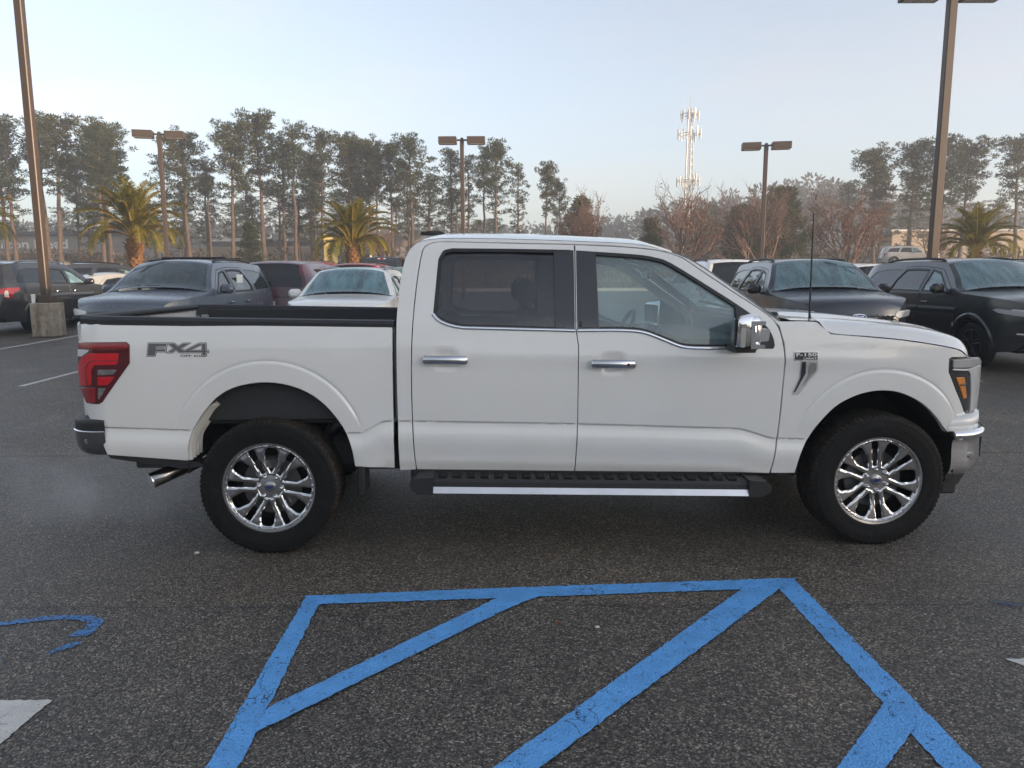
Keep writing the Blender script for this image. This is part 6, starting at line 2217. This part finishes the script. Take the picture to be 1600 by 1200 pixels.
# ---- rear bumper
rbp = [(-x - .0, y) for x, y in bump_path([(.925, -.985), (1.00, -.985), (1.08, -.955), (1.145, -.88), (1.19, -.72), (1.22, -.4), (1.23, 0)])]
rprof = cr([(-.06, .83), (-.01, .832), (.008, .825), (.010, .80), (.008, .765)], 2)
pb, X = sweep(rbp, [(o_, z) for o_, z in rprof], "", None); o = pb.build("bumper_step_pad", M['black_plastic'], TR); fix_out(o, (-.6, 0, .8))
rprof = cr([(.008, .764), (.012, .755), (.010, .70), (.0, .65), (-.03, .615), (-.10, .605)], 2)
pb, X = sweep(rbp, rprof, "", None); o = pb.build("rear_bumper", mat("bumper_grey", (.16, .165, .17), rough=.16, metal=.75), TR); fix_out(o, (-.6, 0, .7))
rb_ = o
mb = MB(); mb.lathe([(.001, -.006), (.014, -.006), (.019, .0), (.019, .012)], axis='y', n=18, c=(-1.035, -.982, .705)); mb.build("parking_sensor", M['steel'], rb_, smooth=40)
pb, X = sweep(rbp, [(.012, .767), (.018, .765), (.018, .760), (.012, .758)], "", None); o = pb.build("bright_edge", M['chrome'], rb_); fix_out(o, (-.6, 0, .76))
mb = MB(); mb.prism([(-.930, .622), (-.455, .578), (-.395, .566), (-.36, .545), (-.50, .530), (-.915, .598)], -.975, -.90); o = mb.build("valance", M['black_plastic'], TR); mirror(o)

# ---- wheel wells, chassis
def well(cx, pts, y0, y1, m):
    n = len(pts)
    mb = MB()
    V = [(x, y0, z) for x, z in pts] + [(x, y1, z) for x, z in pts]
    mb.add(V, [(i, i + 1, n + i + 1, n + i) for i in range(n - 1)])
    return mb
ra = [(x * 1.02, z) for x, z in rear_arch]
o = well(0, [(.53, .48)] + [(x + .004, z + .004) for x, z in rear_arch] + [(-.465, .50)], -.985, -.62, None).build("wheel_arch_liner", M['well_black'], TR, smooth=60); mirror(o)
o = well(0, [(3.16, .44)] + [(x, z + .004) for x, z in front_arch] + [(4.13, .66), (4.15, .45)], -.985, -.50, None).build("wheel_arch_liner", M['well_black'], TR, smooth=60); mirror(o)
# painted inner skin seen through the rear arch, with pressed ribs and a flange
mb = MB(); mb.box((.02, -.80, 1.01), (1.02, .02, .20), bev=.004); mb.box((-.02, -.815, 1.0), (.07, .03, .14), bev=.012); mb.box((.27, -.815, 1.0), (.06, .03, .12), bev=.012)
mb.box((.02, -.815, .915), (1.0, .045, .016), bev=.003)
o = mb.build("bed_inner_skin", M['well_white'], TR); mirror(o)
mb = MB()
for i in range(4):
    a = [(-.457 + .008 * i, .585 + .008 * i), (-.449 + .009 * i, .69 + .01 * i), (-.414 + .011 * i, .79), (-.360 + .013 * i, .88), (-.325 + .014 * i, .915)]
    mb.tube([(x, -.965 + .028 * i, z) for x, z in cr(a, 3)], .019, n=8)
o = mb.build("arch_corrugation", mat("liner_cream", (.50, .49, .46), rough=.7), TR, smooth=60); o['kind'] = 'stuff'; mirror(o)
for cx_, cy_ in ((.02, -.58), (3.66, -.46)):
    mb = MB(); mb.box((cx_, cy_, .73), (1.08, .03, .52), bev=.005); o = mb.build("inner_wing", M['well_black'], TR); mirror(o)
mb = MB()
mb.box((1.6, -.46, .50), (5.2, .09, .17), bev=.01)
o = mb.build("frame_rail", M['chassis'], TR); mirror(o)
mb = MB(); mb.box((1.95, 0, .50), (2.2, 1.72, .10), bev=.02); mb.build("floor_pan", M['chassis'], TR)
mb = MB(); mb.box((1.94, -.925, .485), (2.2, .05, .10), bev=.015); o = mb.build("sill", M['chassis'], TR); mirror(o)
mb = MB(); mb.tube([(0, -.75, .41), (0, .75, .41)], .055, n=12); mb.ball((0, .05, .41), .16, n=8); mb.build("rear_axle", M['chassis'], TR, smooth=50)
mb = MB(); mb.tube([(-.55, -.50, .56), (-.3, -.5, .49), (0, -.5, .46), (.35, -.5, .49), (.62, -.5, .55)], .03, n=8); o = mb.build("leaf_spring", M['chassis'], TR, smooth=60); mirror(o)
mb = MB(); mb.tube([(.14, -.62, .47), (.40, -.66, .80)], .035, n=10); o = mb.build("shock_absorber", M['steel'], TR, smooth=60); mirror(o)
mb = MB(); mb.tube([(3.69, -.78, .41), (3.69, .78, .41)], .05, n=10); mb.box((3.69, 0, .52), (.5, .8, .2), bev=.05); mb.build("front_axle", M['chassis'], TR)
mb = MB(); mb.box((.55, -.62, .56), (.5, .30, .22), bev=.05); mb.build("spring_bracket", M['chassis'], TR)
mb = MB(); mb.box((2.2, .2, .42), (1.3, .4, .16), bev=.06); mb.build("fuel_tank", M['chassis'], TR)
# exhaust with bright cut tip
mb = MB(); mb.tube(cr([(-.36, -.66, .56), (-.46, -.72, .535), (-.58, -.84, .495), (-.70, -.95, .452)], 4), .045, n=18, caps=False); ex = mb.build("exhaust_pipe", mat("exhaust_steel", (.22, .20, .18), rough=.25, metal=1.0), TR, smooth=60)
dv = Vector((-.12, -.11, -.043)).normalized()
tipc = Vector((-.70, -.95, .452))
mb = MB(); mb.tube([tipc - dv * .10, tipc, tipc + dv * .004, tipc, tipc - dv * .08], [.0455, .047, .046, .042, .040], n=20, caps=False); mb.build("tip", mat("tip_steel", (.34, .33, .31), rough=.2, metal=1.0), ex, smooth=50)
mb = MB(); mb.tube([tipc - dv * .002, tipc + dv * .004, tipc + dv * .005, tipc], [.0475, .0478, .0425, .0415], n=24, caps=False); mb.build("tip_edge", M['chrome'], ex, smooth=50)
mb = MB(); mb.tube([tipc - dv * .09, tipc - dv * .085], [.035, .034], n=16); mb.build("bore", M['well_black'], ex)
# mud flaps
mb = MB(); mb.box((.545, -.88, .455), (.045, .20, .22), bev=.012); o = mb.build("mud_flap", M['black_plastic'], TR); mirror(o)

# ---- side steps
def step():
    t = MB()
    y0, y1 = -1.115, -.94
    zz = lambda x: .455 - (x - .98) * .0225
    xs = np.linspace(.985, 2.845, 16)
    secs = []
    for x in xs:
        z = zz(x)
        secs.append([(x, y1, z + .035), (x, y0 + .03, z + .028), (x, y0 + .018, z + .012), (x, y0 + .016, z - .018), (x, y0 - .002, z - .052), (x, y0 + .012, z - .060), (x, y1, z - .055)])
    X = np.array(secs)
    pb = PB()
    for i in range(3):
        pb.grid(X[:, i:i + 2], m=0)
    for i in range(3, 6):
        pb.grid(X[:, i:i + 2], m=1)
    o = pb.build("side_step", [M['black_plastic'], mat("step_bright", (.66, .66, .67), rough=.34, metal=1.0)], TR)
    fix_out(o, (1.9, -1.03, .43))
    for x in np.arange(1.05, 2.80, .085):
        pass
    tm = MB(); tm.box((0, 0, 0), (.05, .085, .012), bev=.004); tme_ = tm.mesh("tread_pad", M['rubber'])
    for x in np.arange(1.04, 2.82, .082):
        link("tread_pad", tme_, o, loc=(x, -1.03, zz(x) + .036), rot=(R(3), R(1.3), 0))
    for (xc, sg) in ((.985, -1), (2.845, 1)):
        z = zz(xc)
        mb = MB()
        mb.prism([(xc, z + .042), (xc + sg * .10, z + .036), (xc + sg * .135, z + .01), (xc + sg * .13, z - .03), (xc + sg * .09, z - .058), (xc, z - .062)], y0 - .004, y1)
        mb.build("end_cap", M['black_plastic'], o)
    for x in (1.15, 1.95, 2.7):
        mb = MB(); mb.box((x, -.80, .45), (.06, .36, .03), bev=.006); mb.build("bracket", M['chassis'], o)
    return o
mirror(step())

# ---- wheels of the truck
def tyre_mesh(Rt, wd):
    na, segs = 252, 126
    prof = [(.62, -.36), (.665, -.485), (.70, -.502), (.73, -.497), (.80, -.520), (.86, -.522), (.893, -.512), (.905, -.516), (.94, -.495), (.965, -.470), (.982, -.440), (.993, -.395),
            (.996, -.34), (.998, -.25), (1.0, -.16), (1.0, -.06), (1.0, .06), (1.0, .16), (.998, .25), (.996, .34), (.993, .395), (.982, .440), (.965, .470), (.94, .495), (.88, .515), (.75, .50), (.66, .45), (.62, .3)]
    V = np.zeros((na, len(prof), 3))
    for i in range(na):
        a = 2 * math.pi * i / na
        for j, (r, w) in enumerate(prof):
            rr = r * Rt
            yy = w * wd
            k = (i // 2) % 3
            if 8 <= j <= 22:                       # tread blocks and shoulder lugs
                side = -1 if w < 0 else 1
                ph = i + (3 if side > 0 else 0) + int(abs(w) * 14)
                groove = (ph % 6) in (0,)
                if 9 <= j <= 12 or 18 <= j <= 21:
                    if i % 3 == 0:
                        rr -= .008
                elif j in (14, 15, 16, 17) and (i + j) % 3 == 1:
                    rr -= .007
                if j in (13, 18):
                    rr -= .011
            elif j in (6, 7) and i % 3 == 0:
                yy += .003
            elif j in (3, 4) and (i // 21) % 3 == 0:
                yy -= .0025
            z = rr * math.sin(a)
            V[i, j] = (rr * math.cos(a), yy, z)
    V[:, :, 2] = np.maximum(V[:, :, 2], -.4075 + np.maximum(0, np.abs(V[:, :, 1]) - wd * .4) * .25)
    # raised sidewall rings are in the profile ; small moulded ribs
    L = len(prof)
    F = []
    for i in range(na):
        i2 = (i + 1) % na
        for j in range(L - 1):
            F.append((i * L + j, i * L + j + 1, i2 * L + j + 1, i2 * L + j))
    tm = [1 if 9 <= j <= 20 else 0 for i in range(na) for j in range(L - 1)]
    mb = MB(); mb.add(V.reshape(-1, 3), F)
    mb.M = tm
    me = mb.mesh("tyre", [M['rubber'], mat("dusty_tread", (.030, .026, .021), rough=.85, var=.4, scale=20, spec=.2)])
    me.polygons.foreach_set('use_smooth', np.ones(len(me.polygons), bool))
    me.set_sharp_from_angle(angle=R(38))
    return me
TYRE = tyre_mesh(.416, .272)

def rim_mesh():
    """alloy face: six pairs of spokes with a narrow slot in each pair and a five-sided window between pairs"""
    RO = .262
    holes = []
    for k in range(6):
        a = R(60 * k)
        rot = lambda r, t: (r * math.cos(a) - t * math.sin(a), r * math.sin(a) + t * math.cos(a))
        holes.append(fillet([rot(.088, -.0115), rot(.243, -.0195), rot(.247, 0), rot(.243, .0195), rot(.088, .0115)], .006, 2))
        a2 = a + R(30)
        rot2 = lambda r, t: (r * math.cos(a2) - t * math.sin(a2), r * math.sin(a2) + t * math.cos(a2))
        holes.append(fillet([rot2(.087, 0), rot2(.158, -.0385), rot2(.222, -.0375), rot2(.238, -.028), rot2(.242, 0), rot2(.238, .028), rot2(.222, .0375), rot2(.158, .0385)], .005, 2))
    HB = [densify(h, .008) for h in holes]
    allb = np.concatenate(HB + [densify([(RO * math.cos(t), RO * math.sin(t)) for t in np.linspace(0, 2 * math.pi, 121)[:-1]], .01)])
    def fm_(u, v):
        r = np.hypot(u, v)
        dist = np.empty(len(u))
        Pp = np.stack([u, v], 1)
        for i in range(0, len(u), 4000):
            dist[i:i + 4000] = np.sqrt(np.min(np.sum((Pp[i:i + 4000, None] - allb[None]) ** 2, 2), 1))
        ridge = np.minimum(dist, .011) * .60
        dish = -.004 - .016 * sst((.25 - r) / .16) + .006 * sst((r - .245) / .01)
        lug = -.005 * sst((.082 - r) / .010)
        return np.stack([u, -(dish + ridge + lug), v], 1)
    pb = PB()
    outer = [(RO * math.cos(t), RO * math.sin(t)) for t in np.linspace(0, 2 * math.pi, 97)[:-1]]
    pb.panel(outer, fm_, holes=holes, res=.0075, lip=.028, roll=.0015, sign=1.0)
    return mkmesh("wheel_face", np.concatenate(pb.V), pb.F, [M['rim_chrome']], pb.M, True, np.concatenate(pb.Nn))
RIM = rim_mesh()
mb = MB()
mb.lathe([(.250, .010), (.262, -.012), (.274, -.014), (.277, -.004), (.268, .012), (.252, .02), (.245, .05), (.236, .13)], axis='y', n=72)
BARREL = mb.mesh("rim", M['rim_lip'], smooth=40)
mb = MB(); mb.lathe([(.001, .05), (.175, .05), (.175, .075), (.001, .075)], axis='y', n=40); mb.box((.0, .06, .135), (.14, .07, .09), bev=.02); DISC = mb.mesh("brake_disc", M['brake'])
mb = MB(); mb.lathe([(.001, .12), (.26, .12)], axis='y', n=30); BACK = mb.mesh("backing_plate", M['well_black'])
mb = MB(); mb.lathe([(.001, -.016), (.006, -.0155), (.0105, -.012), (.0125, -.004), (.0135, .012)], axis='y', n=10); LUG = mb.mesh("lug_nut", M['handle_metal'], smooth=50)
mb = MB(); mb.lathe([(.001, -.006), (.026, -.005), (.032, -.002), (.034, .012)], axis='y', n=28); CAP = mb.mesh("hub_cap", mat("hub_cap_grey", (.38, .38, .39), rough=.22, metal=.9), smooth=40)
BOV = mkmesh("badge_oval", *(lambda n: ([(.024 * math.cos(2 * math.pi * i / n), -.0075, .0105 * math.sin(2 * math.pi * i / n)) for i in range(n)], [tuple(range(n))]))(28), M['blue_badge'])
def truck_wheel(x, z, s, phase):
    w = bpy.data.objects.new("wheel", None); COL.objects.link(w); w.parent = TR
    w.location = (x, s * .857, z)
    w.scale = (1, -s, 1)
    link("tyre", TYRE, w)
    rm = link("rim", BARREL, w, loc=(0, -.112, 0))
    fc = link("wheel_face", RIM, w, loc=(0, -.112, 0), rot=(0, -R(phase), 0))
    link("brake_disc", DISC, w, loc=(0, -.10, 0))
    link("backing_plate", BACK, w, loc=(0, -.06, 0))
    for k in range(6):
        a = R(phase + 60 * k)
        link("lug_nut", LUG, w, loc=(.0675 * math.cos(a), -.112 + .012, .0675 * math.sin(a)))
    link("hub_cap", CAP, w, loc=(0, -.112 + .010, 0))
    link("badge_oval", BOV, w, loc=(0, -.112 + .0085, 0), rot=(0, R(-8), 0))
for x, z, ph in ((0.0, .408, 54), (3.69, .404, 37)):
    truck_wheel(x, z, -1, ph); truck_wheel(x, z, 1, ph + 11)

# ---- mirrors
def door_mirror():
    mb = MB()
    # shell: rounded block built from stacked outlines across its width
    secs = []
    for y, sc, dx in ((-1.00, .80, .070), (-1.03, .95, .056), (-1.12, 1.0, .022), (-1.20, .98, -.010), (-1.235, .88, -.022), (-1.245, .6, -.024)):
        out = fillet([(2.705, 1.245), (2.845, 1.250), (2.862, 1.30), (2.850, 1.415), (2.81, 1.438), (2.715, 1.425)], [.02, .02, .03, .03, .03, .02], 3)
        cx, cz = 2.78, 1.338
        secs.append([(cx + (a - cx) * sc + dx, y, cz + (b_ - cz) * sc) for a, b_ in out])
    n = len(secs[0])
    for a in range(len(secs) - 1):
        V = secs[a] + secs[a + 1]
        mb.add(V, [(i, (i + 1) % n, n + (i + 1) % n, n + i) for i in range(n)])
    mb.add(secs[-1], [tuple(range(n))])
    mb.add(secs[0], [tuple(range(n))])
    o = mb.build("side_mirror", M['chrome'], TR)
    me = o.data
    bm = bmesh.new(); bm.from_mesh(me); bmesh.ops.remove_doubles(bm, verts=bm.verts, dist=.0005); bmesh.ops.recalc_face_normals(bm, faces=bm.faces); bm.to_mesh(me); bm.free()
    me.polygons.foreach_set('use_smooth', np.ones(len(me.polygons), bool)); me.set_sharp_from_angle(angle=R(50))
    mb = MB(); mb.box((2.722, -1.12, 1.335), (.012, .18, .15), bev=.004, rz=R(-17)); mb.build("mirror_glass", M['gloss_black'], o)
    mb = MB(); mb.prism(fillet([(2.80, 1.282), (2.878, 1.287), (2.885, 1.355), (2.805, 1.352)], .012), -1.225, -1.06); mb.build("light_pod", M['lamp_grey'], o)
    mb = MB(); mb.prism(fillet([(2.770, 1.245), (2.850, 1.250), (2.848, 1.268), (2.795, 1.272), (2.790, 1.375), (2.850, 1.380), (2.848, 1.40), (2.768, 1.40)], .006), -1.252, -1.10); mb.build("bright_frame", M['chrome'], o)
    mb = MB(); mb.prism(fillet([(2.712, 1.255), (2.738, 1.255), (2.740, 1.36), (2.714, 1.36)], .006), -1.248, -1.20); mb.build("repeater", M['steel'], o)
    mb = MB(); mb.prism([(2.72, 1.215), (2.83, 1.215), (2.84, 1.255), (2.71, 1.255)], -1.16, -.96); mb.build("arm", M['black_plastic'], o)
    mirror(o)
door_mirror()

# ---- cabin
mb = MB()
mb.box((2.72, 0, 1.13), (.52, 1.62, .26), bev=.08)
mb.box((2.62, 0, 1.0), (.30, 1.55, .3), bev=.05)
mb.build("dashboard", M['seat_dark'], TR)
mb = MB(); mb.box((2.50, -.03, 1.22), (.03, .32, .20), bev=.01); mb.build("screen", M['gloss_black'], TR)
mb = MB(); mb.box((2.15, 0, .86), (.75, .34, .32), bev=.05); mb.build("console", M['seat_dark'], TR)
mb = MB()
mb.lathe([(.168, 0), (.185, .016), (.201, 0), (.185, -.016), (.168, 0)], n=28, axis='x')
mb.box((0, 0, 0), (.03, .34, .05), bev=.01); mb.box((.01, 0, -.02), (.05, .14, .12), bev=.02); mb.box((0, 0, -.10), (.03, .05, .14), bev=.01)
o = mb.build("steering_wheel", M['seat_dark'], TR, smooth=50, loc=(2.36, .40, 1.22), rot=(0, R(24), 0))
mb = MB(); mb.tube([(2.38, .40, 1.21), (2.62, .40, 1.10)], .04, n=8); mb.build("steering_column", M['seat_dark'], TR)
for s in (-1, 1):
    st = bpy.data.objects.new("front_seat", None); COL.objects.link(st); st.parent = TR
    mb = MB(); mb.box((1.92, s * .42, .84), (.54, .52, .20), bev=.06); mb.build("cushion", M['leather'], st)
    mb = MB(); mb.box((1.66, s * .42, 1.13), (.17, .52, .66), bev=.07, ry=R(-14)); mb.build("backrest", M['leather'], st)
    mb = MB(); mb.box((1.555, s * .42, 1.545), (.12, .29, .20), bev=.05, ry=R(-8)); mb.build("headrest", M['leather'], st)
    for q in (-.07, .07):
        mb = MB(); mb.tube([(1.575, s * .42 + q, 1.40), (1.56, s * .42 + q, 1.50)], .008, n=6); mb.build("headrest_post", M['steel'], st)
st = bpy.data.objects.new("rear_bench", None); COL.objects.link(st); st.parent = TR
mb = MB(); mb.box((1.18, 0, .84), (.52, 1.46, .20), bev=.06); mb.build("cushion", M['leather'], st)
mb = MB(); mb.box((.945, 0, 1.12), (.15, 1.46, .62), bev=.06, ry=R(-8)); mb.build("backrest", M['leather'], st)
for y in (-.45, .45):
    mb = MB(); mb.box((.905, y, 1.47), (.10, .28, .16), bev=.04); mb.build("headrest", M['leather'], st)
rl = across(cr([(.90, 1.80), (1.10, 1.825), (1.46, 1.825), (1.85, 1.812), (2.20, 1.792), (2.36, 1.758)], 3), np.full(16, .04), inset_y=.03)
pb = PB(); pb.grid(rl, flip=True); pb.build("headliner", M['headliner'], TR)
# door cards and pillar linings (both sides)
def lining(nm, poly, m, off, holes=()):
    pb = PB(); pb.panel(poly, TF(off), holes=holes, res=.06, lip=.01, roll=.004, sign=1.0)
    o = pb.build(nm, m, TR); mirror(o)
lining("door_card", [(.90, .55), (1.80, .54), (1.80, 1.31), (1.10, 1.33), (1.0, 1.38), (.92, 1.38)], M['seat_dark'], -.085)
lining("door_card", [(1.87, .54), (3.0, .52), (3.0, 1.19), (2.5, 1.20), (2.25, 1.29), (1.87, 1.31)], M['seat_dark'], -.085)
lining("pillar_lining", [(1.73, 1.31), (1.94, 1.31), (1.93, 1.80), (1.73, 1.80)], M['headliner'], -.06)
lining("pillar_lining", [(2.36, 1.775), (2.44, 1.745), (2.645, 1.61), (2.83, 1.475), (2.97, 1.365), (2.93, 1.34), (2.78, 1.445), (2.60, 1.575), (2.40, 1.70), (2.34, 1.745)], M['headliner'], -.05)
lining("pillar_lining", [(.83, 1.35), (.99, 1.37), (1.03, 1.75), (1.06, 1.80), (.90, 1.80), (.86, 1.70)], M['headliner'], -.05)
mb = MB(); mb.box((2.44, 0, 1.66), (.03, .24, .065), bev=.015); mb.build("rear_view_mirror", M['gloss_black'], TR)
for s in (-1, 1):
    mb = MB(); mb.box((2.36, s * .36, 1.745), (.16, .36, .018), bev=.006, ry=R(18)); mb.build("sun_visor", M['headliner'], TR)
